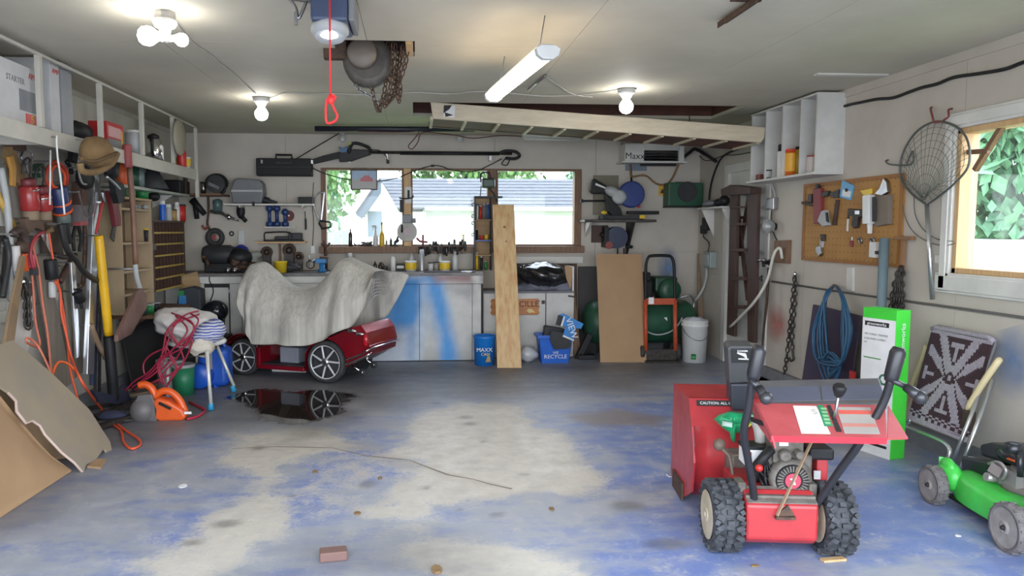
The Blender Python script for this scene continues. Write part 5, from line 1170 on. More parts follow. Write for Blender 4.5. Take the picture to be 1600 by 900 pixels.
 part('body',B().lathe([(r*.9,0),(r,h*.9),(r*1.04,h*.92),(r*1.04,h),(r*.97,h),(r*.97,h*.93)],(x,Y,0),n=24),mat('pail_blue',(.01,.17,.55),.35),t)
 lettering('MAXX',(x-.012,Y-r*.98-.004,h*.55),(1,0,0),(0,.07,1),.06,PAPER,t);lettering('CAN',(x-.0,Y-r*.98-.002,h*.40),(1,0,0),(0,.07,1),.045,YEL_P,t);part('print',B().slab([(x+.0,Y-r*.95-.004,.045),(x+.06,Y-r*.83,.045),(x+.05,Y-r*.88,.1),(x+.025,Y-r*.95,.12)],(0,-.002,0)),mat('print_tan',(.45,.30,.12),.5),t)
 a,c=Zp(844,568),Zp(892,568);Y=a.y;x0,x1=a.x,c.x;h=.31;t=T('recycling_bin','blue recycling bin on the floor before the low cabinet','bin',((x0+x1)/2,Y+.13,0));RB=mat('bin_blue',(.015,.12,.55),.4)
 def wall4(b,x0,x1,y0,y1,h,o,tk):
  b.slab([(x0+.02,y0+.01,0),(x1-.02,y0+.01,0),(x1+o,y0-o,h),(x0-o,y0-o,h)],(0,tk,0));b.slab([(x0+.02,y1-.01,0),(x0-o,y1+o,h),(x1+o,y1+o,h),(x1-.02,y1-.01,0)],(0,-tk,0))
  b.slab([(x0+.02,y0+.01,0),(x0-o,y0-o,h),(x0-o,y1+o,h),(x0+.02,y1-.01,0)],(tk,0,0));b.slab([(x1-.02,y0+.01,0),(x1-.02,y1-.01,0),(x1+o,y1+o,h),(x1+o,y0-o,h)],(-tk,0,0));b.bx((x0+.02,y0+.01,.005),(x1-.02,y1-.01,.015));return b
 y1=Y+.19;part('body',wall4(B(),x0,x1,Y,y1,h,.02,.006),RB,t)
 b=B();z0=h-.03
 for p0,p1 in(((x0-.035,Y-.04),(x1+.035,Y-.018)),((x0-.035,y1+.018),(x1+.035,y1+.04)),((x0-.035,Y-.02),(x0-.016,y1+.02)),((x1+.016,Y-.02),(x1+.035,y1+.02))):b.bx((*p0,z0),(*p1,h+.005))
 part('rim',b,RB,t,.004)
 lettering('WE',((x0+x1)/2-.0,Y-.012,h*.38),(1,0,0),(0,-.1,1),.042,PAPER,t);lettering('RECYCLE',((x0+x1)/2,Y-.007,h*.24),(1,0,0),(0,-.1,1),.062,PAPER,t)
 solo('grey_container',B().slab([(x0+.02,Y+.06,.03),(x1-.08,Y+.06,.03),(x1-.05,Y+.06,h+.06),(x0+.06,Y+.06,h+.1)],(0,.10,0)),DGREY,'dark grey plastic container stuffed in the recycling bin','container',bev=.015)
 # dark grey flap hanging over the rim
 e=lambda u,v,o=.065:Yp(u,v,Y-o);solo('grey_plastic_flap',B().slab([e(862,516),e(888,522),e(893,540),e(888,545),e(866,546),e(859,530)],(0,.012,0)),DGREY,'dark grey plastic piece hanging over front of recycling bin','plastic',bev=.003)
 t=T('printed_bag','blue and white printed bag tipped out of recycling bin','bag',(e(890,515).x,Y,e(0,540).z));e=lambda u,v,o=.08:Yp(u,v,Y-o)
 part('sleeve',B().slab([e(873,492),e(880,490),e(912,506),e(908,514),e(900,513),e(897,532),e(880,524),e(884,510),e(869,508)],(0,.02,0)),mat('bag_blue',(.02,.20,.55),.4),t,.004);part('grey_end',B().slab([e(872,492,.082),e(880,494,.082),e(876,509,.082),e(868,507,.082)],(0,-.004,0)),DGREY,t);part('white_band',B().slab([e(881,494,.082),e(883,495,.082),e(878,511,.082),e(876,509,.082)],(0,-.003,0)),PAPER,t);part('white_band',B().slab([e(880,523,.082),e(897,531,.082),e(897,533,.082),e(879,526,.082)],(0,-.003,0)),PAPER,t)
 lettering('VIEW',e(893,513,.0845),(.35,0,-1),(1,0,.35),.10,PAPER,t)
 c=Zp(827,568);b=B().ball((c.x,c.y+.1,.085),(.11,.09,.085),16,10,None,lambda q:1+.3*noise.noise(q*2.5));solo('clear_bag',b,mat('milky_plastic',(.5,.51,.53),.25,bump=.6,bsc=20),'crumpled clear plastic bag on floor right of pine plank','bag')
corner_stuff()
# ================================================================ RIGHT WALL
def wx(u,v,o):return Xp(u,v,XR-o)
def wslab(b,pts,o,t):return b.slab([wx(u,v,o)for u,v in pts],(-t,0,0))
def ladder():
 t=T('step_ladder','dark brown wooden step ladder hung folded on the side door','ladder',wx(1163,535,.12));o=.10;LW=mat('ladder_brown',(.07,.034,.025),.6,c2=(.04,.02,.016),sc=6,st=(9,9,.7))
 part('top_cap',wslab(B(),[(1143,296),(1158,289),(1190,293),(1190,303),(1144,306)],o-.03,.12),LW,t,.004)
 part('side_rail',wslab(B(),[(1146,304),(1157,304),(1152,526),(1140,522)],o,.035),LW,t,.003);part('side_rail',wslab(B(),[(1172,303),(1189,302),(1184,536),(1173,534)],o,.035),LW,t,.003)
 for v0,v1 in((322,325),(348,352),(388,393),(432,438),(477,483)):part('step',wslab(B(),[(1153,v0),(1175,v0),(1175,v1),(1153,v1)],o-.02,.09),LW,t,.002)
 part('back_rail',wslab(B(),[(1151,306),(1154,306),(1172,470),(1168,470)],o-.045,.02),DWOOD,t);part('back_rail',wslab(B(),[(1170,306),(1174,306),(1158,400),(1154,400)],o-.07,.02),DWOOD,t);part('brace',B().bar(wx(1152,340,o-.05),wx(1178,340,o-.05),.015,.03),DWOOD,t)
 part('wall_hook',B().bar(wx(1166,300,o),wx(1166,300,-.02),.02,.02),STEEL,t)
ladder()
def wallshelf():
 n=wx(1322,160,0);y0=n.y;dx=.235;x0=XR-dx;y1=Xp(1172,230,x0).y;z0=Xp(1276,268,x0).z;z1=H-.02
 t=T('pigeonhole_shelf','white wall shelf with tall dividers beside the side door','shelf',(XR,(y0+y1)/2,z0));m=mat('shelf_white',(.60,.59,.56),.5)
 part('bottom_board',B().bx((x0-.02,y0-.0,z0-.02),(XR,y1+.03,z0)),m,t,.002);part('top_board',B().bx((x0,y0,z1-.015),(XR,y1,z1)),m,t);part('end_panel',B().bx((x0,y0,z0),(XR,y0+.018,z1-.015)),m,t);part('back_panel',B().bx((XR-.008,y0+.018,z0),(XR,y1,z1-.015)),m,t)
 for px in(1249,1221,1195,1173):yy=Xp(px,230,x0).y;part('divider',B().bx((x0,yy-.016,z0),(XR-.008,yy,z1-.015)),m,t)
 def sy(px):return Xp(px,250,x0+.08).y
 k=x0+.08
 solo('small_carton',B().bx((k-.03,sy(1193),z0+.001),(k+.03,sy(1179),z0+.06)),mat('red_black_carton',(.22,.06,.05),.5),'little red and black carton at left end of pigeonhole shelf','box',bev=.002)
 tub('glass_jar','dark jar with pale label in second pigeonhole','jar',k-.04,sy(1207),z0+.001,.035,.085,DGREY,BLACK,LGREY)
 spraycan('spray_bottle','white dispenser with black nozzle in second pigeonhole',k,sy(1220),z0+.001,.03,.30,PWHITE,BLACK,'bottle')
 tub('orange_canister','tall orange and yellow canister in third pigeonhole','canister',k,sy(1237),z0+.001,.052,.235,mat('canister_orange',(.75,.17,.02),.4),mat('canister_red',(.6,.05,.02),.4),mat('canister_yellow',(.80,.40,.03),.4),taper=1)
 tub('yellow_canister','narrow yellow green canister behind the orange one','canister',k+.03,sy(1243),z0+.001,.03,.25,mat('canister_olive',(.35,.22,.03),.4),BLACK,taper=1)
 tub('white_can','white can with red rim in the nearest pigeonhole','can',k,sy(1271)+.02,z0+.001,.04,.15,PWHITE,mat('can_red_rim',(.40,.08,.06),.5),mat('can_print',(.55,.48,.45),.5),taper=1)
wallshelf()
def wallbits():
 e=wx
 solo('roof_cable',B().tube(smooth([e(1312,168,.012),e(1330,163,.012),e(1345,160,.012),e(1370,155,.012),e(1395,153,.012),e(1420,144,.012),e(1440,137,.012),e(1465,131,.012),e(1490,121,.012),e(1530,115,.012),e(1570,108,.012),e(1600,97,.012),e(1660,80,.012)]),.011,6),BLACK,'thick black cable along the top of right wall','cable')
 a,c=e(1205,310,0),e(1216,327,0);t=T('switch_box','grey metal switch box below the pigeonhole shelf','switch box',c);part('box',B().bx((XR-.05,c.y,c.z),(XR,a.y,a.z)),STEEL,t,.004);part('cover',B().bx((XR-.056,c.y+.01,c.z+.01),(XR-.05,a.y-.01,a.z-.01)),LGREY,t);part('conduit',B().tube(smooth([e(1211,309,.02),e(1209,298,.02),e(1204,284,.02)]),.008,6),LGREY,t)
 p=e(1212,354,0);t=T('wall_lamp_jar','clear glass lamp jar on wall under the switch box','lamp',p);part('base',B().lathe([(.035,0),(.035,.03)],p,(-1,0,0),14),BLACK,t);part('jar',B().lathe([(.05,.03),(.065,.06),(.06,.11),(.03,.13)],p,(-1,0,0),16),GLASSY,t);part('cord',B().tube(smooth([e(1206,330,.01),e(1205,342,.01),e(1207,352,.01)]),.005,5),BLACK,t);part('lower_cord',B().tube(smooth([e(1208,362,.01),e(1212,372,.01),e(1216,378,.01)]),.005,5),BLACK,t)
 solo('brown_plate',wslab(B(),[(1213,376),(1237,375),(1236,412),(1212,410)],0,.02),BROWNW,'square brown board fixed on the right wall near the tap','board')
 p=e(1203,410,0);t=T('water_tap','brass and black hose tap on the wall by the side door','tap',p);part('spout',B().cyl(e(1203,410,0),e(1193,410,.12),.018).cyl(e(1193,410,.12),e(1193,417,.12),.014),BLACK,t);part('handle',B().tube([e(1183,407,.14),e(1195,406,.12)],.014,7),STEEL,t);part('fitting',B().lathe([(.03,0),(.03,.015)],e(1203,410,0),(-1,0,0),10),STEEL,t)
 solo('white_hose',B().tube(smooth([e(1222,404,.03),e(1219,388,.05),e(1212,392,.07),e(1207,405,.09),e(1198,440,.10),e(1180,470,.16),e(1160,492,.17),e(1141,511,.15)]),.014,7),mat('ivory_hose',(.62,.60,.52),.5),'ivory hose looping from the tap across the ladder','hose')
 solo('rusty_pipe',B().tube([e(1201,418,.02),e(1198,470,.02),e(1191,545,.02),e(1188,575,.02)],.012,6),RUST,'thin rusty pipe running down the wall by the door','pipe')
 solo('wall_conduit',B().tube([(XR-.012,6.85,.968),(XR-.012,5.6,.962),(XR-.012,4.4,.968),(XR-.012,Y0+.3,.966)],.008,6),mat('conduit_dark',(.12,.115,.11),.5),'thin dark conduit running along the middle of right wall','conduit')
 # pegboard
 PEG=mat('pegboard_tan',(.40,.21,.06),.65,c2=(.33,.165,.045),sc=3);a,c=e(1258,288,.03),e(1403,416,.03)
 t=T('pegboard','tan pegboard full of small tools on the right wall','pegboard',c);y0,y1=c.y,e(1256,300,.03).y;z0,z1=1.20,1.855
 part('board',B().bx((XR-.02,y0,z0),(XR,y1,z1)),PEG,t);hb=B();
 for i in range(24):
  for j in range(12):
   yy,zz=y0+.03+i*(y1-y0-.06)/23,z0+.03+j*(z1-z0-.06)/11;hb.lathe([(.004,0),(.0042,.0012)],(XR-.02,yy,zz),(-1,0,0),5)
 h_=part('hole',hb,INK,t);h_['kind']='stuff'
 b=B();w=.022;b.bx((XR-.028,y0-.01,z1-w),(XR-.02,y1+.01,z1+.005));b.bx((XR-.028,y0-.01,z0-.005),(XR-.02,y1+.01,z0+w));b.bx((XR-.028,y0-.01,z0+w),(XR-.02,y0+w,z1-w));b.bx((XR-.028,y1-w,z0+w),(XR-.02,y1+.01,z1-w));part('frame',b,mat('pegboard_edge',(.30,.13,.035),.6),t)
 def tool(name,lab,cat,parts):
  pp=parts[0][1][0];t=T(name,lab,cat,wx(pp[0],pp[1],.03))
  for nm,pts,m,th,*o in parts:part(nm,wslab(B(),pts,.0205+(o[0]if o else 0),th),m,t,min(.004,th*.3))
 MR=mat('maroon_tool',(.22,.03,.035),.5)
 tool('caulking_gun','dark red caulking gun on left part of pegboard','caulking gun',[('barrel',[(1276,295),(1288,294),(1288,350),(1277,350)],MR,.035),('handle',[(1289,300),(1299,298),(1297,306),(1289,308)],DSTEEL,.03),('tip',[(1279,288),(1283,288),(1284,295),(1279,295)],DSTEEL,.03)])
 tool('hammer','dark hammer at the far left edge of pegboard','hammer',[('head',[(1267,304),(1273,303),(1272,316),(1266,316)],DSTEEL,.03),('handle',[(1256,315),(1275,317),(1275,323),(1256,319)],DWOOD,.025)])
 tool('spring_clamp','grey metal clamp under the caulking gun','clamp',[('jaw',[(1290,330),(1295,328),(1299,352),(1292,354),(1284,345)],LGREY,.04),('pad',[(1291,332),(1294,332),(1296,348),(1292,346)],BLACK,.008,.04)])
 tool('try_square','long dark wooden stick tool hanging mid left on pegboard','try square',[('blade',[(1309,312),(1313,312),(1308,352),(1303,352)],DWOOD,.02),('stock',[(1300,302),(1314,296),(1314,309),(1303,309)],DSTEEL,.025)])
 tool('blue_packet','blue and white packet hung at top centre of the pegboard','packet',[('card',[(1318,281),(1336,290),(1331,313),(1313,308)],mat('packet_blue',(.10,.35,.60),.4),.012),('print',[(1317,296),(1330,299),(1328,309),(1315,306)],PAPER,.001,.012),('badge',[(1321,294),(1325,295),(1324,300),(1320,299)],INK,.001,.0135)])
 tool('yellow_square','yellow speed square hanging above the white caulk tube','square',[('plate',[(1345,298),(1364,294),(1364,303),(1354,307),(1352,317),(1349,316),(1351,305)],YEL_P,.01)])
 tool('caulk_tube','white caulk tube with nozzle down on right of pegboard','caulk tube',[('tube',[(1357,306),(1368,304),(1368,350),(1357,350)],PWHITE,.05),('nozzle',[(1360,350),(1364,350),(1363,365),(1361,365)],PWHITE,.03,.01),('band',[(1363,308),(1368.5,307),(1368.5,346),(1363,346)],DGREY,.003,.05)])
 tool('staple_gun','dark metal staple gun left of white caulk tube','staple gun',[('body',[(1331,326),(1355,328),(1355,338),(1346,340),(1344,355),(1340,357),(1336,352),(1338,338),(1331,336)],DSTEEL,.035),('plate',[(1336,329),(1343,329),(1343,335),(1336,335)],STEEL,.003,.035)])
 tool('trowel','grey pointed trowel head at the top right of the pegboard','trowel',[('blade',[(1386,278),(1391,284),(1393,300),(1383,306),(1372,303),(1380,294)],STEEL,.03)])
 tool('leather_pouch','grey brown leather pouch at right edge of the pegboard','pouch',[('pouch',[(1374,306),(1396,304),(1395,350),(1373,354)],mat('worn_leather',(.19,.155,.12),.7),.035)])
 tool('carabiner','grey pulley and hook low on the left of pegboard','pulley',[('hook',[(1284,366),(1291,366),(1291,376),(1286,378)],DSTEEL,.02),('strap',[(1285,374),(1289,374),(1287,388),(1283,388)],LGREY,.02),('pulley',[(1280,385),(1287,384),(1288,396),(1284,401),(1279,392)],STEEL,.03)])
 for(u,v,lab)in((1344,376,'left metal ring hook low on the pegboard'),(1363,376,'right metal ring hook low on the pegboard')):
  p=wx(u,v,.03);b=B().torus(p,(1,0,.2),.022,.007,14,6).bar(p,(XR-.02,p.y,p.z+.02),.012,.012);solo('ring_hook',b,STEEL,lab,'hook')
 tool('pencil','thin white pencil hanging beside staple gun','pencil',[('stick',[(1325,342),(1327,342),(1326,362),(1324,360)],PAPER,.01),('end',[(1326,330),(1328,330),(1327,342),(1325,342)],DSTEEL,.01)])
 tool('red_driver','small red screwdriver between the ring hooks and pulley','screwdriver',[('handle',[(1331,376),(1334,376),(1334,386),(1331,385)],MR,.02),('shaft',[(1332,370),(1333,370),(1333,376),(1332,376)],STEEL,.01)])
 tool('white_box','small white box behind the grey pipe low on pegboard','box',[('box',[(1366,378),(1376,378),(1376,403),(1365,402)],PWHITE,.04),('print',[(1367,392),(1375,392),(1375,398),(1367,397)],DGREY,.001,.04)])
 # tall pipe standing at the wall
 p,q=e(1382,372,.09),e(1386,500,.09);g=V((q.x,q.y,0));solo('grey_pipe',B().cyl(V((p.x-.0,p.y,.0))+(q-p)*0,p,.032),mat('blue_grey_pipe',(.15,.21,.24),.45),'tall blue grey pipe standing against the wall behind green box','pipe')
 t=T('t_handle_auger','rusty T shaped handle hanging on wall right of pegboard','tool',e(1412,372,.03));part('crossbar',B().bar(e(1399,372,.03),e(1427,372,.03),.03,.025),mat('rust_brown',(.26,.13,.06),.6),t);part('shaft',B().bar(e(1412,374,.03),e(1409,425,.03),.03,.022),mat('rust_brown',(.26,.13,.06),.6),t);part('hook',B().bar(e(1412,371,.03),e(1412,371,0),.012,.012),STEEL,t)
 b=B();rd=random.Random(2)
 for k in range(5):
  o=(k-2)*2.5;chain(b,smooth([e(1408+o*.5,418,.05),e(1404+o,440,.07),e(1402+o*1.6,465,.06+.01*(k%2)),e(1400+o*1.7,492-4*(k%3),.05)],3),.042,.015,.006)
 solo('chain_bundle',b,DSTEEL,'bundle of dark chain hanging under rusty T handle','chain',kind='stuff')
 b=B();chain(b,smooth([e(1242,428,.03),e(1240,450,.03),e(1235,500,.03),e(1229,560,.03),e(1225,585,.04)],3),.045,.015,.0065);chain(b,smooth([e(1243,430,.04),e(1242,470,.04),e(1238,520,.04),e(1238,545,.04)],3),.045,.015,.0065)
 t=T('hanging_chain','dark chain with hook hanging on right wall below tap','chain',e(1235,590,.03));k_=part('chain',b,DSTEEL,t);k_['kind']='stuff';part('hook',B().tube(smooth([e(1238,545,.04),e(1239,555,.04),e(1240,561,.04),e(1236,564,.04),e(1233,559,.04)]),.011,7),DSTEEL,t);part('nail',B().bar(e(1242,428,.05),e(1242,428,0),.012,.012),STEEL,t)
 # blue hose coil on a navy board
 q=[e(1273,476,.06),e(1348,486,.06)];yb0,yb1=q[1].y,q[0].y;zt=q[0].z
 solo('navy_board',B().slab([(XR-.17,yb0,0),(XR-.17,yb1,0),(XR-.075,yb1,zt),(XR-.075,yb0,zt-.02)],(.015,0,.002)),mat('navy_board',(.035,.03,.075),.6,c2=(.055,.03,.05),sc=4),'navy board leaning on wall behind the coiled blue hose','board')
 b=B();rd=random.Random(8)
 for k in range(13):
  f=rd.uniform(-1,1);l=1277+rd.uniform(-7,14);r=1328+rd.uniform(-16,6);bt=585+rd.uniform(-40,22);o=.10+rd.uniform(0,.05)
  b.tube(smooth([e(1302+f,447,.07),e(1290+f*3,465,o+.06),e(l,515,o+.09),e(l+4,560,o+.11),e(1298+f*4,bt,o+.13),e(1316+f*2,565,o+.11),e(r,515,o+.09),e(1318+f*3,468,o+.06),e(1308+f,448,.07)],3),.0085,5)
 t=T('blue_hose_coil','coil of blue air hose hung on nail before navy board','hose',e(1300,595,.1));part('coil',b,mat('air_hose_blue',(.03,.11,.21),.45),t);part('nail',B().bar(e(1303,446,.10),e(1303,446,.004),.02,.02),RUST,t)
 p=e(1334,580,.2);solo('red_offcut',B().bx((XR-.215,p.y-.03,0),(XR-.2,p.y+.03,p.z)),RED_P,'sliver of red plastic beside the navy board','plastic')
 # angle bars on the floor along the wall
 for k in range(3):
  p,q=Zp(1188+k*3,577+k*8,.02+.0),Zp(1245+k*8,592+k*8,.02);solo('steel_bar',B().bar(V((min(p.x,XR-.1),p.y,.02)),V((min(q.x,XR-.1),q.y-.6,.02)),.03,.035),DSTEEL,['nearest the wall of three dark steel bars on floor','middle one of three dark steel bars on floor by wall','outermost of three dark steel bars on floor by wall'][k],'steel bar')
 t=T('white_wall_socket','small white wall socket plate under the pegboard','socket',e(1330,438,0));part('plate',wslab(B(),[(1326,418),(1336,418),(1336,455),(1326,453)],0,.02),WHITE,t,.003)
wallbits()
def net():
 e=wx;o=.045;t=T('landing_net','round wire landing net with aluminium handle hung beside the window','net',e(1455,468,.03));NW=mat('net_wire',(.13,.14,.13),.5,.5);NT=mat('net_thread',(.10,.115,.09),.8)
 hoop=smooth([e(1448,320,o),e(1425,303,o),e(1408,280,o),(e(1407,255,o)),e(1416,228,o),e(1435,203,o),e(1462,190,o),e(1490,196,o),e(1508,212,o),e(1515,235,o),e(1512,262,o),e(1490,288,o),e(1465,308,o),e(1448,320,o)],5)
 part('hoop',B().tube(hoop,.0075,6),NW,t);part('handle',B().cyl(e(1448,318,o),e(1457,468,o),.014),ALU,t)
 # knotted mesh bag, sagging
 c=e(1462,252,o);b=B();n=30;low=e(1468,300,o)
 ring=[hoop[int(i*(len(hoop)-1)/n)]for i in range(n)]
 def pt(i,k):f=k/9;p=ring[i%n].lerp(V((c.x,c.y,c.z-.08)),f*.92);return p+V((-.10*f*(1-.3*f),0,-.16*f*f))
 for k in range(1,10):b.tube([pt(i+.0 if False else i,k)for i in range(n)],.0016,3,True)
 for i in range(n):b.tube([pt(i,k)for k in range(0,10)],.0016,3)
 m_=part('mesh',b,NT,t);m_['kind']='stuff'
 for pts,lab in(([e(1456,168,.0),e(1454,170,.03),e(1457,182,.06),e(1460,191,.06),e(1470,190,.05)],'left red hook holding the landing net'),([e(1488,170,.0),e(1482,172,.04),e(1482,182,.06),e(1474,188,.06)],'right red hook holding the landing net')):
  solo('red_hook',B().tube(smooth(pts),.007,6),mat('rust_red',(.22,.05,.05),.5),lab,'hook')
 solo('wire_hook',B().tube(smooth([e(1388,250,0),e(1384,252,.05),e(1392,257,.06),e(1425,256,.03),e(1426,236,.03),e(1420,248,.03),e(1417,256,.03)]),.006,5),NW,'bent dark wire hook on wall left of the net','hook')
 solo('wire_hoop',B().tube(smooth([e(1410,290,.02),e(1412,330,.02),e(1425,360,.02),e(1450,378,.02),e(1475,384,.02),e(1492,380,.02)]),.003,5).tube(smooth([e(1428,308,.02),e(1430,335,.02),e(1442,358,.02),e(1465,374,.02),e(1490,377,.02)]),.003,5),NW,'thin wire loops hanging on wall under the net','wire')
 a,c=e(1463,398,0),e(1473,412,0);solo('switch_plate',B().bx((XR-.012,c.y,c.z),(XR,a.y,a.z)),WHITE,'white switch plate on wall right of the net handle','switch',bev=.003)
net()
def box():
 c=Zp(1391,719);w,d,h=.25,.12,.955;ang=math.radians(-55) # white face runs back to the left from the near corner
 u=(Zp(1343,703)-c);u.z=0;u.normalize();v=V((-u.y,u.x,0));v=v if v.x>0 else-v
 t=T('tool_carton','tall white and bright green tool carton behind the snow blower','box',c);GB=mat('lime_carton',(.06,.62,.05),.4)
 P=lambda a,b_,z:c+u*a+v*b_+V((0,0,z))
 part('carton',B().slab([P(0,0,0),P(w,0,0),P(w,d,0),P(0,d,0)],(0,0,h)),GB,t,.003)
 n=-v;q=lambda a,z,o=.001:P(a,0,z)+n*o
 part('white_panel',B().slab([q(.004,.0),q(w-.002,.0),q(w-.002,h-.065),q(.004,h-.065)],n*.001),PAPER,t)
 part('brand_bar',B().slab([q(.05,h-.085,.0022),q(w-.02,h-.085,.0022),q(w-.02,h-.115,.0022),q(.05,h-.115,.0022)],n*.0008),INK,t)
 lettering('greenworks',q(.5*(w+.03),h-.1,.0034),-u,(0,0,1),.03,PAPER,t)
 for k,(z,s_,tx)in enumerate(((h-.17,.024,'24V STRING TRIMMER'),(h-.2,.024,'& BLOWER COMBO'),(h-.225,.018,'KIT'))):lettering(tx,q(w-.02,z,.0024),-u,(0,0,1),s_*.75,GREY,t,align='LEFT')
 part('rule',B().slab([q(.1,h-.32,.0022),q(w-.02,h-.32,.0022),q(w-.02,h-.328,.0022),q(.1,h-.328,.0022)],n*.0006),mat('print_green',(.10,.30,.08),.5),t)
 part('print_trimmer',B().tube([q(.09,h-.46,.004),q(.10,.25,.004)],.006,5).torus(q(.07,h-.45,.004),n,.03,.007,14,5).tube([q(.17,.34,.004),q(.2,.38,.004),q(.13,.42,.004),q(.1,.35,.004)],.006,5),mat('print_dark_green',(.05,.14,.09),.5),t)
 part('print_bar',B().slab([q(.03,.06,.0022),q(w-.06,.06,.0022),q(w-.06,.078,.0022),q(.03,.078,.0022)],n*.0006),INK,t)
 s_=P(0,0,0)-u*.0012;lettering('greenworks',s_+v*(d*.5)+V((0,0,h-.2))-u*.0006,(0,0,1),-v,.05,PAPER,t)
box()
# ================================================================ SNOW BLOWER, MOWER, FOLDING CHAIR
class Frame:
 def __init__(s,O,th):s.O=V(O);s.f=V((math.sin(th),math.cos(th),0));s.r=V((math.cos(th),-math.sin(th),0));s.th=th
 def ray(s,px,py):return _F+_R*((px-CX)/F_PX)-_U*((py-CY)/F_PX)
 def hit(s,px,py,n,val):
  C=V((0,0,CAM_H));d=s.ray(px,py);t=(val-(C-s.O).dot(n))/d.dot(n);P=C+d*t-s.O
  return V((P.dot(s.r),P.dot(s.f),P.z))
 def y(s,px,py,v):return s.hit(px,py,s.f,v)
 def x(s,px,py,v):return s.hit(px,py,s.r,v)
 def z(s,px,py,v):return s.hit(px,py,V((0,0,1)),v-s.O.z)
 def w(s,p):p=V(p);return s.O+s.r*p.x+s.f*p.y+V((0,0,p.z))
def snowblower():
 a,c=Zp(1135,862),Zp(1303,870);fr=Frame(((a.x+c.x)/2,(a.y+c.y)/2+.05,0),math.radians(8));Y=fr.y
 t=T('snow_blower','red two stage snow blower with knobby tyres standing on the floor','snow blower',fr.O,-fr.th,local=True)
 SR=mat('faded_red_paint',(.42,.03,.035),.35,c2=(.33,.025,.03),sc=9,rvar=.1);SRD=mat('worn_pink_red',(.42,.075,.08),.45,c2=(.35,.055,.06),sc=8)
 GRIME=mat('grimy_engine_grey',(.12,.105,.09),.65,.3,c2=(.20,.18,.155),sc=22);RIM=mat('cream_rim',(.55,.48,.36),.55,c2=(.40,.33,.22),sc=12)
 TY=mat('dusty_tyre',(.02,.021,.024),.7,c2=(.06,.064,.072),sc=28)
 for s_ in(-1,1):
  x=s_*.243;R=.158;w=.062
  b=B().lathe([(R*.66,-w*.9),(R*.74,-w*1.05),(R*.9,-w*.95),(R*.95,0),(R*.9,w*.95),(R*.74,w*1.05),(R*.66,w*.9)],(x,0,R),(1,0,0),36,ring=True)
  for k in range(22):
   an=2*PI*k/22
   for j,(xo,da,wd,ln)in enumerate(((-.042,0,.034,.022),(.0,.5,.026,.02),(.042,0,.034,.022),(-.055,.5,.02,.02),(.055,.5,.02,.02))):
    aa=an+da*2*PI/22;rr=R*(.965 if abs(xo)<.05 else .92)
    b.box((x+xo,rr*math.cos(aa),R+rr*math.sin(aa)),(wd,ln,.022),Matrix.Rotation(aa-PI/2,3,'X')@Matrix.Rotation(.5*(1 if k%2 else-1)*(abs(xo)>.03),3,'Z'))
  ty=part('tyre',b,TY,t)
  part('rim',B().lathe([(R*.70,-w*1.06),(R*.64,-w*1.0),(R*.58,-w*.7),(R*.24,-w*.62),(R*.2,-w*1.15),(R*.08,-w*1.15),(R*.08,w*1.1),(R*.2,w*1.1),(R*.24,w*.62),(R*.58,w*.7),(R*.64,w),(R*.70,w*1.06)],(x,0,R),(1,0,0),24),RIM,ty)
 part('axle',B().cyl((-.24,0,.158),(.24,0,.158),.013),STEEL,t)
 # tractor box
 b=B();pr=[(-.13,.10),(-.10,.075),(.22,.075),(.26,.12),(.26,.30),(-.06,.30),(-.13,.255)]
 b.prism([(y,z)for y,z in pr],(-.17,0,0),(0,1,0),(0,0,1),.31);part('gear_case',b,SR,t,.012)
 part('case_lid',B().box((-.015,.02,.282),(.30,.24,.012),(.0,0,0)).slab([(-.165,-.125,.262),(.135,-.125,.262),(.135,-.03,.304),(-.165,-.03,.304)],(0,0,.004)),GRIME,t)
 part('skid_bracket',B().slab([Y(1212,808,-.14),Y(1242,806,-.14),Y(1232,790,-.14),Y(1224,796,-.14)],(0,.012,0)).box(Y(1227,809,-.142),(.085,.02,.012)),RUST,t)
 for k in(-1,1):part('frame_ear',B().bx((.155*k-.017-.015,-.06,.12),(.155*k+.017-.015,.02,.33)),GRIME,t,.006)
 # engine
 c=Y(1236,749,-.02);cz=c.z;part('engine_block',B().bx((c.x-.10,.02,.30),(c.x+.11,.26,cz+.10)),GRIME,t,.015)
 b=B().lathe([(.095,0),(.095,.045),(.085,.06),(.072,.064)],(c.x,.03,cz),(0,-1,0),28);part('blower_housing',b,GRIME,t)
 b=B().lathe([(.073,.0),(.07,.008)],(c.x,-.034,cz),(0,-1,0),28);rs=part('recoil_starter',b,BLACK,t)
 f=B()
 for k in range(28):
  a_=2*PI*k/28;f.box((c.x+.056*math.cos(a_),-.044,cz+.056*math.sin(a_)),(.026,.006,.006),(0,-a_,0))
 fp=part('vent_fin',f,GRIME,rs);fp['kind']='stuff'
 part('badge',B().lathe([(.036,0),(.034,.004)],(c.x,-.043,cz),(0,-1,0),22),mat('badge_red',(.55,.05,.09),.4),rs);part('badge_mark',B().slab([(c.x-.016,-.0475,cz+.012),(c.x+.014,-.0475,cz+.018),(c.x+.006,-.0475,cz+.0),(c.x+.012,-.0475,cz-.016),(c.x-.01,-.0475,cz-.014),(c.x-.004,-.0475,cz)],(0,-.001,0)),PAPER,rs)
 e=Y(1232,702,.05);part('carburettor',B().bx((e.x-.085,.0,e.z-.05),(e.x+.05,.15,e.z+.055)).lathe([(.028,0),(.03,.03),(.02,.04)],(e.x-.04,.0,e.z-.01),(0,-1,0),12).lathe([(.02,0),(.02,.05)],(e.x+.02,.0,e.z+.0),(0,-1,0),10),GRIME,t,.008)
 part('label_plate',B().bx((e.x-.06,-.002,e.z+.03),(e.x-.02,.0,e.z+.048)),PAPER,t)
 e=Y(1283,707,.06);part('muffler',B().bx((e.x-.06,.03,e.z-.03),(e.x+.05,.15,e.z+.025)),BLACK,t,.012)
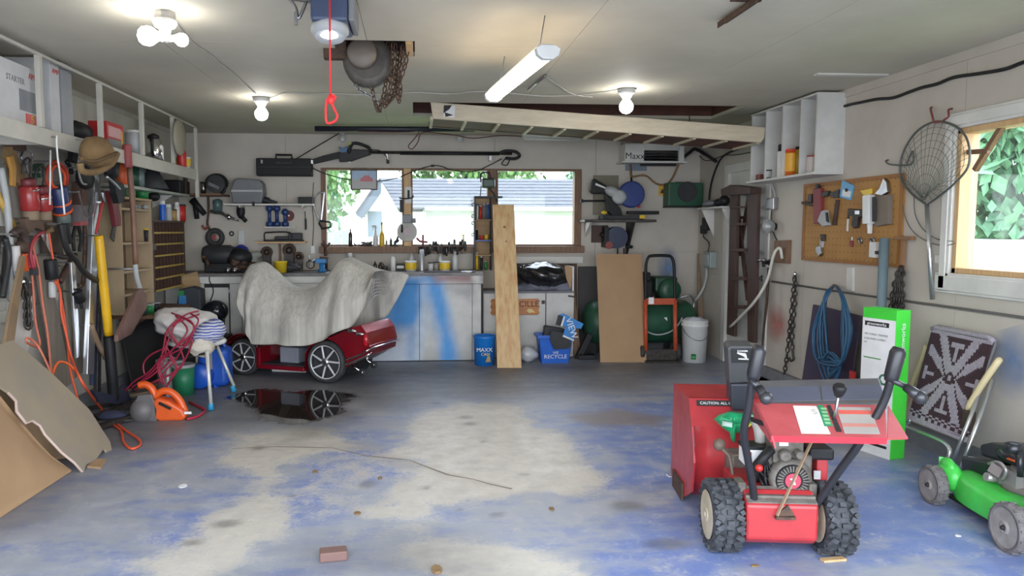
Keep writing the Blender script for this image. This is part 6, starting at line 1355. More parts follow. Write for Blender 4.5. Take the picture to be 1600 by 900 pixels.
 e=Y(1276,738,.1);part('side_plate',B().bx((e.x-.02,.05,e.z-.1),(e.x+.03,.12,e.z+.08)),SR,t,.006);part('data_sticker',B().bx((e.x-.04,.03,e.z-.01),(e.x-.01,.034,e.z+.03)),LGREY,t)
 e=Y(1176,711,.06);part('battery_box',B().bx((e.x-.04,.04,e.z-.045),(e.x+.05,.14,e.z+.03)),PAPER,t,.004);part('battery_lid',B().bx((e.x-.045,.035,e.z+.031),(e.x+.055,.145,e.z+.045)),BLACK,t);part('red_terminal',B().bx((e.x-.03,.036,e.z-.03),(e.x-.012,.04,e.z+.02)),RED_P,t)
 part('intake_hose',B().tube(smooth([Y(1205,702,.0),Y(1192,716,-.02),Y(1180,732,.0),Y(1178,748,.04)]),.022,8),BLACK,t);part('primer_cap',B().ball(Y(1186,731,-.03),.018,10,7),RED_P,t)
 part('filler_pipe',B().tube(smooth([Y(1188,690,.12),Y(1186,672,.12),Y(1180,655,.14)]),.025,10),mat('grey_pipe_pale',(.38,.36,.33),.5),t)
 lg=part('linkage',B().bar(Y(1268,690,-.1),Y(1214,806,-.15),.012,.006),mat('tan_rod',(.34,.24,.15),.6,.3),t)
 b=B();rd=random.Random(6)
 for k in range(8):b.tube(smooth([Y(1180+rd.uniform(-10,20),700+rd.uniform(-20,60),.05),Y(1200+rd.uniform(-20,10),740+rd.uniform(-30,30),-.01),Y(1205+rd.uniform(-10,30),770+rd.uniform(-10,20),.02)]),.006,5)
 cb=part('engine_cables',b,BLACK,t);cb['kind']='stuff'
 part('governor_plate',B().slab([Y(1180,745,.05),Y(1205,742,.05),Y(1207,790,.05),Y(1180,790,.05)],(0,.1,0)),mat('worn_brown',(.15,.085,.06),.7),t)
 # handle bars
 HB=mat('handle_black',(.02,.02,.024),.4)
 part('handlebar',B().tube(smooth([Y(1176,592,-.33),Y(1169,640,-.30),Y(1162,675,-.26),Y(1168,715,-.20),Y(1176,760,-.13),Y(1180,800,-.07)]),.0165,9),HB,t)
 part('handlebar',B().tube(smooth([Y(1392,592,-.33),Y(1380,630,-.30),Y(1345,690,-.26),Y(1310,738,-.17),Y(1274,792,-.08)]),.0165,9),HB,t)
 for(g0,g1)in(((1187,540),(1176,594)),((1405,543),(1391,596))):part('hand_grip',B().tube([Y(*g0,-.34),V(Y(*g0,-.34)).lerp(Y(*g1,-.335),.15),V(Y(*g0,-.34)).lerp(Y(*g1,-.335),.85),Y(*g1,-.335)],[.022,.03,.028,.022],10),HB,t)
 for(p0,p1,p2)in(((1172,594),(1186,606),(1197,622)),((1392,593),(1415,604),(1438,621))):
  part('clutch_lever',B().tube([Y(*p0,-.345),Y(*p1,-.36)],.012,7).tube([Y(*p1,-.36),Y(*p2,-.40)],[.018,.024],9).ball(Y(*p2,-.40),.027,10,7),mat('lever_dark',(.06,.06,.065),.35,.5),t)
 # dashboard
 A,Bq,Cq,Dq=Y(1205,684,-.42),Y(1387,682,-.42),Y(1384,630,-.20),Y(1178,632,-.20)
 A.z=Bq.z=(A.z+Bq.z)/2;Cq.z=Dq.z=(Cq.z+Dq.z)/2
 n=(Bq-A).cross(Dq-A).normalized();n=n if n.z>0 else-n
 ds=part('dashboard',B().slab([A,Bq,Cq,Dq],-n*.012),SRD,t,.003)
 part('front_lip',B().slab([A,Bq,Bq-V((0,-.005,.026)),A-V((0,-.005,.026))],(0,.008,0)),mat('bright_red_lip',(.55,.03,.045),.3),t)
 part('side_flap',B().slab([A,Dq,Dq+V((0,.0,-.07)),A+V((.015,.0,-.05))],(.006,0,0)),SRD,t)
 E_=Y(1419,684,-.40);part('side_flap',B().slab([Bq,E_,Cq+V((.01,0,0))],-n*.008),SRD,t)
 L0,L1,L2,L3=Y(1185,594,-.02),Y(1374,590,-.02),Y(1386,630,-.19),Y(1200,634,-.19)
 LID=mat('dash_lid',(.065,.064,.072),.5,c2=(.10,.094,.09),sc=6)
 part('dash_lid',B().slab([L0,L1,L2,L3],(0,0,-.03)),LID,t,.006);m0,m1=L0.lerp(L1,.5),L3.lerp(L2,.46)
 part('lid_recess',B().slab([L0.lerp(L1,.02).lerp(L3,.3),L0.lerp(L1,.48).lerp(m1,.3),L0.lerp(L1,.47).lerp(m1,.85),L0.lerp(L1,.03).lerp(L3,.85)],(0,0,.002)),mat('lid_blue_grey',(.085,.09,.125),.5),t);part('lid_recess',B().slab([L0.lerp(L1,.52).lerp(m1,.3),L0.lerp(L1,.98).lerp(L2,.3),L0.lerp(L1,.98).lerp(L2,.85),L0.lerp(L1,.53).lerp(m1,.85)],(0,0,.002)),mat('lid_blue_grey',(.085,.09,.125),.5),t)
 part('dash_support',B().slab([A.lerp(Dq,.5)+V((.0,0,-.01)),Bq.lerp(Cq,.5)+V((0,0,-.01)),Bq.lerp(Cq,.5)+V((0,.15,-.03)),A.lerp(Dq,.5)+V((0,.15,-.03))],(0,0,-.02)),BLACK,t)
 q=lambda u,v,o=.001:A.lerp(Bq,u).lerp(Dq.lerp(Cq,u),v)+n*o
 ux=(Bq-A).normalized();vy=n.cross(ux)
 part('white_decal',B().slab([q(.23,.08),q(.50,.08),q(.50,.95),q(.31,.95)][:4]if False else[q(.27,.08),q(.52,.08),q(.47,.92),q(.29,.92)],n*.0008),mat('decal_white',(.68,.63,.58),.5),ds)
 lettering('5',q(.44,.72,.0022),ux,vy,.05,mat('decal_grey',(.4,.38,.36),.5),ds)
 part('green_decal',B().slab([q(.485,.3,.002),q(.56,.3,.002),q(.52,.95,.002),q(.475,.95,.002)],n*.0006),mat('decal_green',(.03,.22,.10),.5),ds)
 for k in range(5):part('gear_mark',B().slab([q(.50+.0*k,.36+.11*k,.003),q(.545,.36+.11*k,.003),q(.54,.42+.11*k,.003),q(.495,.42+.11*k,.003)],n*.0005),mat('gear_green',(.25,.50,.25),.5),ds)
 part('lever_slot',B().slab([q(.575,.15,.002),q(.62,.15,.002),q(.58,.95,.002),q(.55,.95,.002)],n*.0006),INK,ds)
 part('grey_decal',B().slab([q(.64,.1),q(.94,.1),q(.88,.9),q(.62,.9)],n*.0008),mat('decal_silver',(.36,.33,.30),.45),ds);part('red_stripe',B().slab([q(.63,.68,.002),q(.895,.68,.002),q(.885,.80,.002),q(.625,.80,.002)],n*.0005),mat('stripe_red',(.60,.10,.07),.5),ds);part('red_stripe',B().slab([q(.64,.3,.002),q(.92,.3,.002),q(.91,.40,.002),q(.635,.40,.002)],n*.0005),mat('stripe_red2',(.50,.20,.16),.5),ds)
 k0,k1=q(.585,.5),Y(1312,606,-.35)
 part('gear_lever',B().tube([k0-n*.05,k0.lerp(k1,.8)],.006,6),STEEL,t);part('gear_knob',B().lathe([(.010,0),(.018,.01),(.026,.035),(.026,.048),(.018,.055)],k0.lerp(k1,.72),k1-k0,12),BLACK,t)
 # auger housing ahead: curved back shell, side plates, sticker
 hx0,hx1=-.275,.37;hy,hz,hr=.62,.27,.25
 b=B()
 def shell(u,v):an=math.radians(100+170*v);return(hx0+(hx1-hx0)*u,hy+math.cos(an)*hr*1.0,hz+.02+math.sin(an)*hr)
 b.grid(shell,10,16,-.008);part('auger_housing',b,SR,t)
 topy=Y(1090,622,.52);zt=topy.z
 b=B().slab([(hx0,hy+.02,hz+hr-.01),(hx1,hy+.02,hz+hr-.01),(hx1,hy-.03,zt),(hx0,hy-.03,zt)],(0,.008,0));part('housing_back',B().slab([(hx0,hy-.19,hz+.18),(hx1,hy-.19,hz+.18),(hx1,hy-.10,zt),(hx0,hy-.10,zt)],(0,.008,0)),SR,t)
 part('housing_top',B().slab([(hx0,hy-.10,zt),(hx1,hy-.10,zt),(hx1,hy+.26,zt+.0),(hx0,hy+.26,zt)],(0,0,-.008)),SR,t)
 for x in(hx0,hx1):part('side_plate',B().slab([(x,hy-.10,zt),(x,hy+.27,zt),(x,hy+.30,.03),(x,hy-.05,.03),(x,hy-.22,.12),(x,hy-.25,.28),(x,hy-.19,hz+.18)],(.008 if x>0 else-.008,0,0)),SR,t)
 part('skid_shoe',B().bx((hx0-.02,hy-.04,.004),(hx0-.009,hy+.2,.1)),RUST,t)
 part('auger',B().lathe([(.02,0),(.02,hx1-hx0-.02)],(hx0+.01,hy+.06,hz-.02),(1,0,0),10).tube([(hx0+.03+(hx1-hx0-.06)*k/60,hy+.06+.14*math.cos(k*.5),hz-.02+.14*math.sin(k*.5))for k in range(61)],.016,5),RUST,t)
 sl=.09/max(.02,zt-hz-.18);g=lambda u,v:V((hx0+.03+.30*u,hy-.104-sl*(.034-.026*v),zt-.034+.026*v));part('caution_label',B().slab([g(0,0),g(.85,0),g(.85,1),g(0,1)],(0,-.002,0)),INK,t);lettering('CAUTION: ALL OTHERS',g(.425,.5)+V((0,-.004,0)),(1,0,0),(0,sl,1),.021,PAPER,t)
 part('tunnel',B().bx((-.13,.25,.10),(.11,.42,.36)),GRIME,t,.01)
 # chute
 ch=part('chute',B().slab([Y(1143,642,.47),Y(1175,642,.47),Y(1172,600,.45),Y(1142,600,.45)],(0,.10,.03)),mat('chute_dark',(.035,.038,.05),.45),t,.01)
 part('chute_collar',B().lathe([(.075,0),(.085,.02),(.08,.05)],Y(1160,655,.50),(0,0,1),18),GRIME,t)
 df=part('chute_deflector',B().slab([Y(1140,600,.44),Y(1176,598,.44),Y(1180,545,.40),Y(1176,541,.40),Y(1141,541,.40),Y(1137,545,.40)],(0,.09,.02)),mat('deflector_dark',(.06,.06,.062),.5),t,.012)
 p0,p1,p2,p3=Y(1144,567,.408),Y(1175,566,.408),Y(1177,546,.393),Y(1143,546,.393)
 part('warning_label',B().slab([p0,p1,p2,p3],(0,-.0015,0)),INK,df);part('label_figure',B().tube([p0.lerp(p1,.25).lerp(p3.lerp(p2,.25),.75)+V((0,-.003,0)),p0.lerp(p1,.6).lerp(p3.lerp(p2,.6),.6)+V((0,-.003,0)),p0.lerp(p1,.7).lerp(p3.lerp(p2,.7),.3)+V((0,-.003,0))],[.004,.01,.005],5).tube([p0.lerp(p1,.3).lerp(p3.lerp(p2,.3),.3)+V((0,-.003,0)),p0.lerp(p1,.8).lerp(p3.lerp(p2,.8),.25)+V((0,-.003,0))],.004,5),PAPER,df)
 lettering('DANGER',p3.lerp(p2,.5)+V((0,-.004,-.008)),(1,0,0),(0,.25,1),.013,PAPER,df)
 part('control_link',B().tube(smooth([Y(1120,690,.22),Y(1132,705,.2),Y(1140,715,.18),Y(1145,745,.14),Y(1147,762,.10)]),.008,6).ball(Y(1148,765,.10),.014,8,6).tube([Y(1140,713,.18),Y(1166,710,.16)],.006,5).ball(Y(1124,695,.22),.03,9,6),mat('brown_grime',(.17,.13,.10),.7,.3),t)
 # bag lying on the machine is a thing of its own
 c=fr.w(Y(1148,664,.34));P=lambda u,v,o=.34:fr.w(Y(u,v,o))
 g=T('green_bag','crumpled green plastic bag tucked on the snow blower','bag',P(1148,690));GP=mat('green_film',(.01,.33,.13),.3,c2=(.015,.26,.10),sc=10,bump=.5,bsc=16)
 out=[(1115,655),(1123,648),(1140,643),(1158,646),(1172,645),(1182,652),(1180,660),(1170,668),(1160,676),(1150,677),(1148,692),(1142,688),(1140,677),(1130,670)]
 def bagfn(u,v):
  n_=len(out);k=u*n_;i=int(k)%n_;f_=k-int(k);a_=out[i];b2=out[(i+1)%n_];px=a_[0]+(b2[0]-a_[0])*f_;py=a_[1]+(b2[1]-a_[1])*f_
  ccx,ccy=1148,661;r_=math.sin(PI*v);d_=math.cos(PI*v);nzv=noise.noise((u*9,v*5,0))*.025
  return P(ccx+(px-ccx)*r_,ccy+(py-ccy)*r_,.34-(.055+nzv)*d_)
 part('film',B().grid(bagfn,42,12),GP,g);part('white_print',B().grid(lambda u,v:P(1128+16*u,657+8*v+3*u,.28+.0*u),3,2,.002),mat('print_pale_green',(.45,.60,.50),.5),g);part('yellow_print',B().grid(lambda u,v:P(1162+16*u,668-12*u+5*v,.30),3,2,.002),mat('print_yellow',(.65,.62,.03),.5),g)
 a=Zp(1298,873);solo('wood_chip',B().box((a.x,a.y-.02,.006),(.11,.03,.01),(0,0,.1)),PINE,'small wood chip on the floor under the right tyre','wood chip')
snowblower()
def mower():
 a,c=Zp(1463,786),Zp(1583,862);ang=math.atan2(a.x-c.x,a.y-c.y);mid=(a+c)/2
 r_=V((math.cos(ang),-math.sin(ang),0));fr=Frame(mid+r_*.25,ang);X=fr.x
 t=T('lawn_mower','green push mower with black engine at the right edge','lawn mower',fr.O,-ang,local=True);wb=(a-c).length/2
 G=mat('mower_green',(.05,.55,.07),.35,c2=(.06,.44,.06),sc=7);HUBM=mat('dusty_grey_hub',(.30,.28,.26),.65,c2=(.22,.205,.19),sc=14);TR=mat('dusty_tread',(.17,.155,.15),.8,c2=(.11,.10,.10),sc=20)
 # deck shell: superellipse rings
 prof=[(1.0,.055),(1.02,.075),(1.0,.15),(.93,.185),(.80,.195),(.5,.20),(.02,.20)];b=B();vs=[];fs=[];n=40
 for k,h in prof:
  for i in range(n):
   an=2*PI*i/n;ca,sa=math.cos(an),math.sin(an);e=.55
   vs.append((.235*k*abs(ca)**e*(1 if ca>0 else-1)+.02,.335*k*abs(sa)**e*(1 if sa>0 else-1),h))
 for j in range(len(prof)-1):
  for i in range(n):fs.append((j*n+i,j*n+(i+1)%n,(j+1)*n+(i+1)%n,(j+1)*n+i))
 b.add(vs,fs,True);part('deck',b,G,t)
 part('deck_skirt',B().bx((-.215,-.30,.045),(.255,.30,.056)),BLACK,t,.004)
 b=B().ball((-.19,.30,.15),(.055,.09,.08),14,9).ball((-.20,.30,.20),(.03,.06,.05),10,7);part('height_boss',b,G,t);part('handle_bracket',B().bar((-.21,.33,.17),(-.2,.355,.235),.03,.02),G,t)
 for yy,R,lab in((wb,.100,0),(-wb,.112,1)):
  for xs in(-1,1):
   x=-.27 if xs<0 else .27;w_=.028;b=B().lathe([(R*.82,-w_),(R*.97,-w_),(R,-w_*.6),(R,w_*.6),(R*.97,w_),(R*.82,w_)],(x,yy,R),(1,0,0),30,ring=True)
   for k in range(30):
    aa=2*PI*k/30;b.box((x+(.012 if k%2 else-.012),yy+R*math.cos(aa),R+R*math.sin(aa)),(.026,.012,.008),Matrix.Rotation(aa-PI/2,3,'X'))
   wt=part('wheel_tread',b,TR,t);h=B().lathe([(R*.83,-w_*.8),(R*.75,-w_*.4),(R*.3,-w_*.6),(R*.25,-w_*1.1),(R*.13,-w_*1.15),(R*.13,w_),(R*.83,w_*.8)],(x,yy,R),(1,0,0),24)
   for k in range(5):
    aa=2*PI*k/5+.4;h.box((x-w_*.62,yy+R*.52*math.cos(aa),R+R*.52*math.sin(aa)),(.012,R*.45,R*.22),Matrix.Rotation(aa,3,'X'))
   part('hub',h,HUBM,wt);part('axle_bolt',B().lathe([(.012,0),(.010,.008)],(x-w_*1.12,yy,R),(-1,0,0),8),DSTEEL,wt)
 part('axle',B().cyl((-.25,wb,.1),(.25,wb,.1),.01).cyl((-.25,-wb,.112),(.25,-wb,.112),.01),STEEL,t)
 ES=mat('engine_black',(.018,.02,.024),.3)
 part('crankcase',B().lathe([(.16,.198),(.16,.22),(.12,.23),(.12,.30)],(.03,-.05,0),(0,0,1),22),mat('cast_grey',(.22,.20,.18),.6,.4),t)
 part('muffler_guard',B().slab([X(1500,712,-.10),X(1545,722,-.10),X(1545,748,-.10),X(1502,738,-.10)],(.12,0,0)),ES,t,.012)
 part('engine_shroud',B().slab([X(1529,694,-.06),X(1545,691,-.06),X(1590,703,-.06),X(1612,712,-.06),X(1612,738,-.06),X(1530,712,-.06)],(.24,0,0)),ES,t,.018,3)
 top=X(1592,700,.02);part('recoil_cover',B().lathe([(.13,-.02),(.135,.0),(.12,.03),(.08,.045),(.02,.048)],(.05,top.y-.03,top.z-.03),(0,0,1),24),ES,t)
 part('fuel_cap',B().lathe([(.035,0),(.04,.015),(.035,.04),(.02,.046)],X(1583,706,-.12),(0,0,1),14),ES,t)
 part('orange_tag',B().slab([X(1570,713,-.075),X(1586,719,-.075),X(1586,722,-.075),X(1570,716,-.075)],(-.004,0,0)),ORANGE,t)
 b=B().bx((-.12,-.10,.21),(-.05,.05,.29));e=X(1560,735,-.13);b.box(e,(.05,.06,.05),(.3,.2,.4)).tube(smooth([X(1545,725,-.13),X(1560,722,-.14),X(1572,735,-.14),X(1566,750,-.13)]),.008,6).lathe([(.022,0),(.022,.05)],X(1556,748,-.12),(-1,0,.2),10);part('carburettor',b,mat('carb_silver',(.40,.38,.36),.4,.6),t)
 part('engine_post',B().cyl(X(1594,705,-.12),X(1594,745,-.12),.013),ES,t)
 part('side_cover',B().slab([X(1598,740,-.14),X(1625,745,-.14),X(1625,800,-.2),X(1600,790,-.2)],(.05,0,0)),ES,t,.006)
mower()
def chair():
 t=T('folding_chair','folded aluminium lawn chair with brown and lilac woven seat','folding chair',(3.2,4.45,0));WB_,WL=mat('yarn_dark_brown',(.035,.02,.022),.9,c2=(.055,.025,.035),sc=60),mat('yarn_lilac',(.36,.33,.37),.9,c2=(.27,.24,.28),sc=60)
 tl,tr,br,bl=Xp(1457,514,3.36),Xp(1553,534,3.36),Xp(1499,682,3.18),Xp(1419,655,3.18)
 ux=(tr-tl);vd=(bl-tl);n=ux.cross(vd).normalized();n=n if n.x<0 else-n
 nu,nv=38,56;b=B();vs=[];fs=[];mi=[]
 def pat(u,v): # u right -1..1, v down -1..1
  x,y=u,v+.08;a,c=abs(x),abs(y)
  if v<-.93:return 1
  if v>.74:return(int((u+1)*9)+int((v+1)*18))%2 if v<.90 else 1
  if a>.93:return 0
  if a<.07 and c<.05:return 1
  X_,Y_=x*.80,y;r_=math.hypot(X_,Y_);ph=math.degrees(math.atan2(abs(X_),abs(Y_)))
  if .13<r_<1.0 and abs(X_)<.72 and abs(Y_)<.86:
   w1,w2=r_*math.sin(math.radians(ph-28)),r_*math.sin(math.radians(ph-54))
   if abs(w1)<.105 and w1>-.105+.0 and not(w2>-.045*0-.15 and abs(w1-w2)<0)and w1<.09:return 1
   if abs(w2)<.09 and w1>.12:return 1
  if a<.05 and .36<c<.74 or a<.2 and .64<c<.74:return 1
  if c<.035 and .5<a<.86 or c<.15 and .77<a<.87:return 1
  return 0
 for i in range(nu):
  for j in range(nv):
   u0,u1,v0,v1=i/nu,(i+1)/nu,j/nv,(j+1)/nv;k=pat(2*(u0+u1)/2-1,2*(v0+v1)/2-1);m=len(vs)
   pts=[tl+ux*u+vd*v for u,v in((u0,v0),(u1,v0),(u1,v1),(u0,v1))];ctr=tl+ux*(u0+u1)/2+vd*(v0+v1)/2+n*.010
   vs+=[p+n*.004 for p in pts]+[ctr];fs+=[(m,m+1,m+4),(m+1,m+2,m+4),(m+2,m+3,m+4),(m+3,m,m+4)];mi+=[k]*4
 b.v=vs;b.f=fs;b.mi=mi;b.sm=[True]*len(fs);wv=part('woven_seat',b,[WB_,WL],t)
 part('seat_backing',B().slab([tl,tr,br,bl],-n*.01),WB_,t)
 part('top_roll',B().tube([tl+ux*.0,tl+ux*.08-vd*.03,tr-ux*.08-vd*.03,tr],.017,8),WL,t)
 off=-n*.012
 for p,q in((tl,bl),(tr,br)):part('seat_tube',B().tube([p+off,q+off,q+off+vd*.04],.011,8),ALU,t)
 part('arm',B().tube(smooth([Xp(1562,562,3.30),Xp(1557,568,3.28),Xp(1535,600,3.25),Xp(1511,640,3.22)]),[.012]+[.019]*11+[.015],8),mat('cream_arm',(.62,.52,.30),.45),t);part('arm',B().tube(smooth([Xp(1448,540,3.36),Xp(1438,570,3.35),Xp(1420,615,3.33),Xp(1408,650,3.32)]),.018,8),mat('cream_arm',(.62,.52,.30),.45),t)
 f1=Zp(1478,776,.012);f2=Zp(1512,752,.012);f1.x=f2.x=3.06
 f1=Xp(1480,770,2.98);f1.z=.011
 part('leg',B().tube([Xp(1552,592,3.28),V((3.02,f1.y,.011))],.0115,8),ALU,t);part('leg',B().tube([Xp(1531,612,3.25),V((3.10,f1.y+.16,.011))],.0115,8),ALU,t)
 part('foot_rail',B().tube(smooth([Xp(1405,664,3.2),Xp(1430,672,3.17),Xp(1462,685,3.13),Xp(1478,694,3.11),Xp(1484,706,3.1),Xp(1478,730,3.08),V((3.05,f1.y+.1,.011))]),.0125,8),ALU,t)
 part('leg',B().tube([Xp(1420,655,3.2),Xp(1396,706,3.3)],.0115,8),ALU,t);part('leg',B().tube([Xp(1410,655,3.24),Xp(1386,704,3.34)],.0115,8),ALU,t)
 part('arm_pad',B().bx((3.20,br.y-.05,br.z+.02),(3.24,br.y+.02,br.z+.16)),mat('brown_wrap',(.05,.03,.02),.7),t,.01)
chair()
# ================================================================ LEFT WALL
def lx(u,v,o):return Xp(u,v,XL+o)
def lslab(b,pts,o,t):return b.slab([lx(u,v,o)for u,v in pts],(t,0,0))
SX=-2.27 # front of the upper shelf
def uppershelf():
 yf,yn=Xp(308,270,SX).y,2.9;z0,z1=2.0,2.085
 t=T('high_shelf','long white shelf with posts to the ceiling along left wall','shelf',(XL+.2,5.5,z0));m=mat('shelf_cream',(.50,.48,.42),.6)
 part('shelf_board',B().bx((XL+.013,yn,z1-.03),(SX-.02,yf,z1-.005)),m,t);part('fascia_board',B().bx((SX-.02,yn,z0-.02),(SX,yf,z1)),m,t,.003);part('top_rail',B().bx((SX-.02,yn,H-.06),(SX,yf,H-.042)),m,t)
 for px in(65,158,222,270,306):
  y=Xp(px,200,SX).y;part('post',B().bx((SX-.019,y-.02,z1 if px<300 else 1.80),(SX+.012,y+.02,H-.061)),m,t,.002)
 for k in range(4):y=3.6+k*1.2;part('bracket',B().bx((XL+.012,y,z0-.01),(SX-.021,y+.04,z0+.05)),m,t)
 z=z1-.004
 P=lambda u,v,x=SX-.1:Xp(u,v,x)
 def carton(name,lab,u0,u1,v1,dx,m,extra=None,cat='box',x=SX-.06):
  a,c=Xp(u0,v1,x),Xp(u1,v1,x);h=max(.05,Xp((u0+u1)/2,v1,x).z-z);t=T(name,lab,cat,(x-dx/2,(a.y+c.y)/2,z));part('carton',B().bx((x-dx,a.y,z),(x,c.y,z+h)),m,t,.002);return t,a.y,c.y,h,x
 WC=mat('white_carton',(.55,.55,.56),.6)
 t1,y0,y1,h,x=carton('white_carton','large white printed carton at near end of the high shelf',-60,64,88,.3,WC)
 lettering('STARTER',(x+.001,y0+(y1-y0)*.62,z+h*.72),(0,1,0),(0,0,1),.05,GREY,t1);lettering('AMP',(x+.001,y0+(y1-y0)*.86,z+h*.86),(0,1,0),(0,0,1),.05,RED_P,t1);part('picture_print',B().bx((x,y0+(y1-y0)*.66,z+h*.25),(x+.001,y0+(y1-y0)*.9,z+h*.6)),mat('print_grey',(.22,.23,.25),.5),t1);part('red_print',B().bx((x,y0+(y1-y0)*.74,z+.02),(x+.0012,y0+(y1-y0)*.92,z+h*.22)),RED_P,t1);lettering('5',(x+.002,y0+(y1-y0)*.83,z+h*.13),(0,1,0),(0,0,1),.07,YEL_P,t1)
 t1,y0,y1,h,x=carton('white_carton','narrower white carton with red mark, second on the high shelf',77,91,93,.28,WC);lettering('AMP',(x+.001,y0+(y1-y0)*.6,z+h*.84),(0,1,0),(0,0,1),.045,RED_P,t1)
 carton('grey_manual','grey spined book standing on the high shelf by cartons',94,111,100,.22,mat('book_grey',(.28,.29,.31),.5),cat='book')
 b=B();p=P(127,165);b.ball((SX-.14,p.y,z+.07),(.1,.16,.08),12,8,None,lambda q:1+.25*noise.noise(q*3));solo('dark_bundle',b,BLACK,'dark bundle lying on high shelf beside the grey book','bundle')
 t1,y0,y1,h,x=carton('painted_tin','red tin with pink and yellow label on the high shelf',167,192,193,.14,RED,cat='tin');part('paper_label',B().bx((x,y0+.02,z+h*.45),(x+.0015,y1-.05,z+h*.85)),mat('label_pink',(.60,.35,.35),.5),t1);part('grey_band',B().bx((x,y0+.02,z+.01),(x+.0015,y1-.05,z+h*.4)),GREY,t1);part('yellow_edge',B().bx((x,y1-.045,z+.01),(x+.0015,y1-.02,z+h*.8)),YEL_P,t1)
 p=P(206,215);tub('white_container','white plastic container on high shelf right of red tin','container',SX-.08,p.y,z,.075,.21,LGREY,WHITE,taper=.95)
 p=P(238,215);t1=T('kettle','shiny black and steel kettle on the high shelf','kettle',(SX-.09,p.y,z));part('body',B().lathe([(.085,0),(.08,.1),(.06,.19),(.05,.2)],(SX-.09,p.y,z),n=20),CHROME,t1);part('lid',B().lathe([(.052,.2),(.05,.23),(.01,.25)],(SX-.09,p.y,z),n=16),BLACK,t1);part('handle',B().tube(smooth([(SX-.09,p.y-.06,z+.18),(SX-.06,p.y-.12,z+.2),(SX-.06,p.y-.13,z+.1),(SX-.07,p.y-.08,z+.04)]),.014,7),BLACK,t1)
 p=P(251,230,SX-.03);bottle('white_jug','white bottle standing on high shelf right of the kettle','bottle',SX-.055,p.y,z,.05,.19,PWHITE,PWHITE)
 p=P(280,245);tub('white_tub','white tub with yellow spot near the end of high shelf','tub',SX-.06,p.y,z,.07,.11,PWHITE,None,YEL_P)
 p=P(292,245,SX);spraycan('red_can','red can at the far end of the high shelf',SX-.05,min(p.y,yf-.06),z,.045,.2,RED_P,RED)
 q=Xp(277,215,SX+.02);t1=T('hanging_bag','beige cloth disc hanging from a post of the high shelf','bag',(SX+.02,q.y,q.z));part('disc',B().lathe([(.02,0),(.16,.01),(.17,.03),(.15,.045),(.02,.05)],(SX+.013,q.y,q.z),(1,0,0),22),mat('beige_canvas',(.33,.30,.23),.8),t1)
uppershelf()
def midshelf():
 X2=-2.45;y0,y1=Xp(182,285,X2).y,Xp(296,303,X2).y;z=1.845;t=T('green_edge_shelf','pale shelf below the high shelf full of bottles and tools','shelf',(XL+.13,(y0+y1)/2,z))
 part('board',B().bx((XL+.013,y0,z-.025),(X2,y1,z)),mat('shelf_pale_green',(.40,.43,.37),.6),t,.002)
 for k in range(3):y=y0+.25+k*(y1-y0)/3;part('bracket',B().slab([(XL+.012,y,z-.026),(X2-.05,y,z-.026),(XL+.012,y,z-.16)],(0,.02,0)),WHITE,t)
 z+=.001;P=lambda u:Xp(u,290,X2-.07).y;x=X2-.07
 bottle('orange_bottle','orange bottle at the near end of the pale shelf','bottle',x,P(190),z,.05,.235,ORANGE,DGREY)
 for u,m,lab,h,r in((211,GREENM,'dark green jar on the pale shelf left of funnel',.19,.05),(219,mat('jar_grey_green',(.20,.25,.24),.3),'grey green jar on pale shelf beside dark jar',.2,.055),(227,CLEAR,'cloudy jar on pale shelf near the funnel',.19,.055),(233,GREEN_P,'little green bottle on pale shelf behind the funnel',.16,.035)):tub('storage_jar',lab,'jar',x-.01,P(u),z,r,h,m,DGREY)
 q=Xp(250,290,X2+.06);t1=T('grey_funnel','large dark grey funnel standing before the pale shelf','funnel',(X2+.06,q.y,z));part('cone',B().lathe([(.14,0),(.14,.012),(.045,.2),(.03,.215),(.03,.3)],(X2-.01,q.y,z),n=24),DGREY,t1)
 bx_=Xp(272,285,x);solo('black_boxes',B().bx((XL+.02,bx_.y,z),(X2-.01,bx_.y+.34,z+.14)),BLACK,'black box on pale shelf right of the funnel','box',bev=.008)
 solo('brown_pole_clamp',B().bx((X2-.03,Xp(296,290,X2).y-.12,z),(X2,Xp(296,290,X2).y-.05,z+.26)),DWOOD,'brown upright wooden clamp at far end of the pale shelf','clamp',bev=.004)
midshelf()
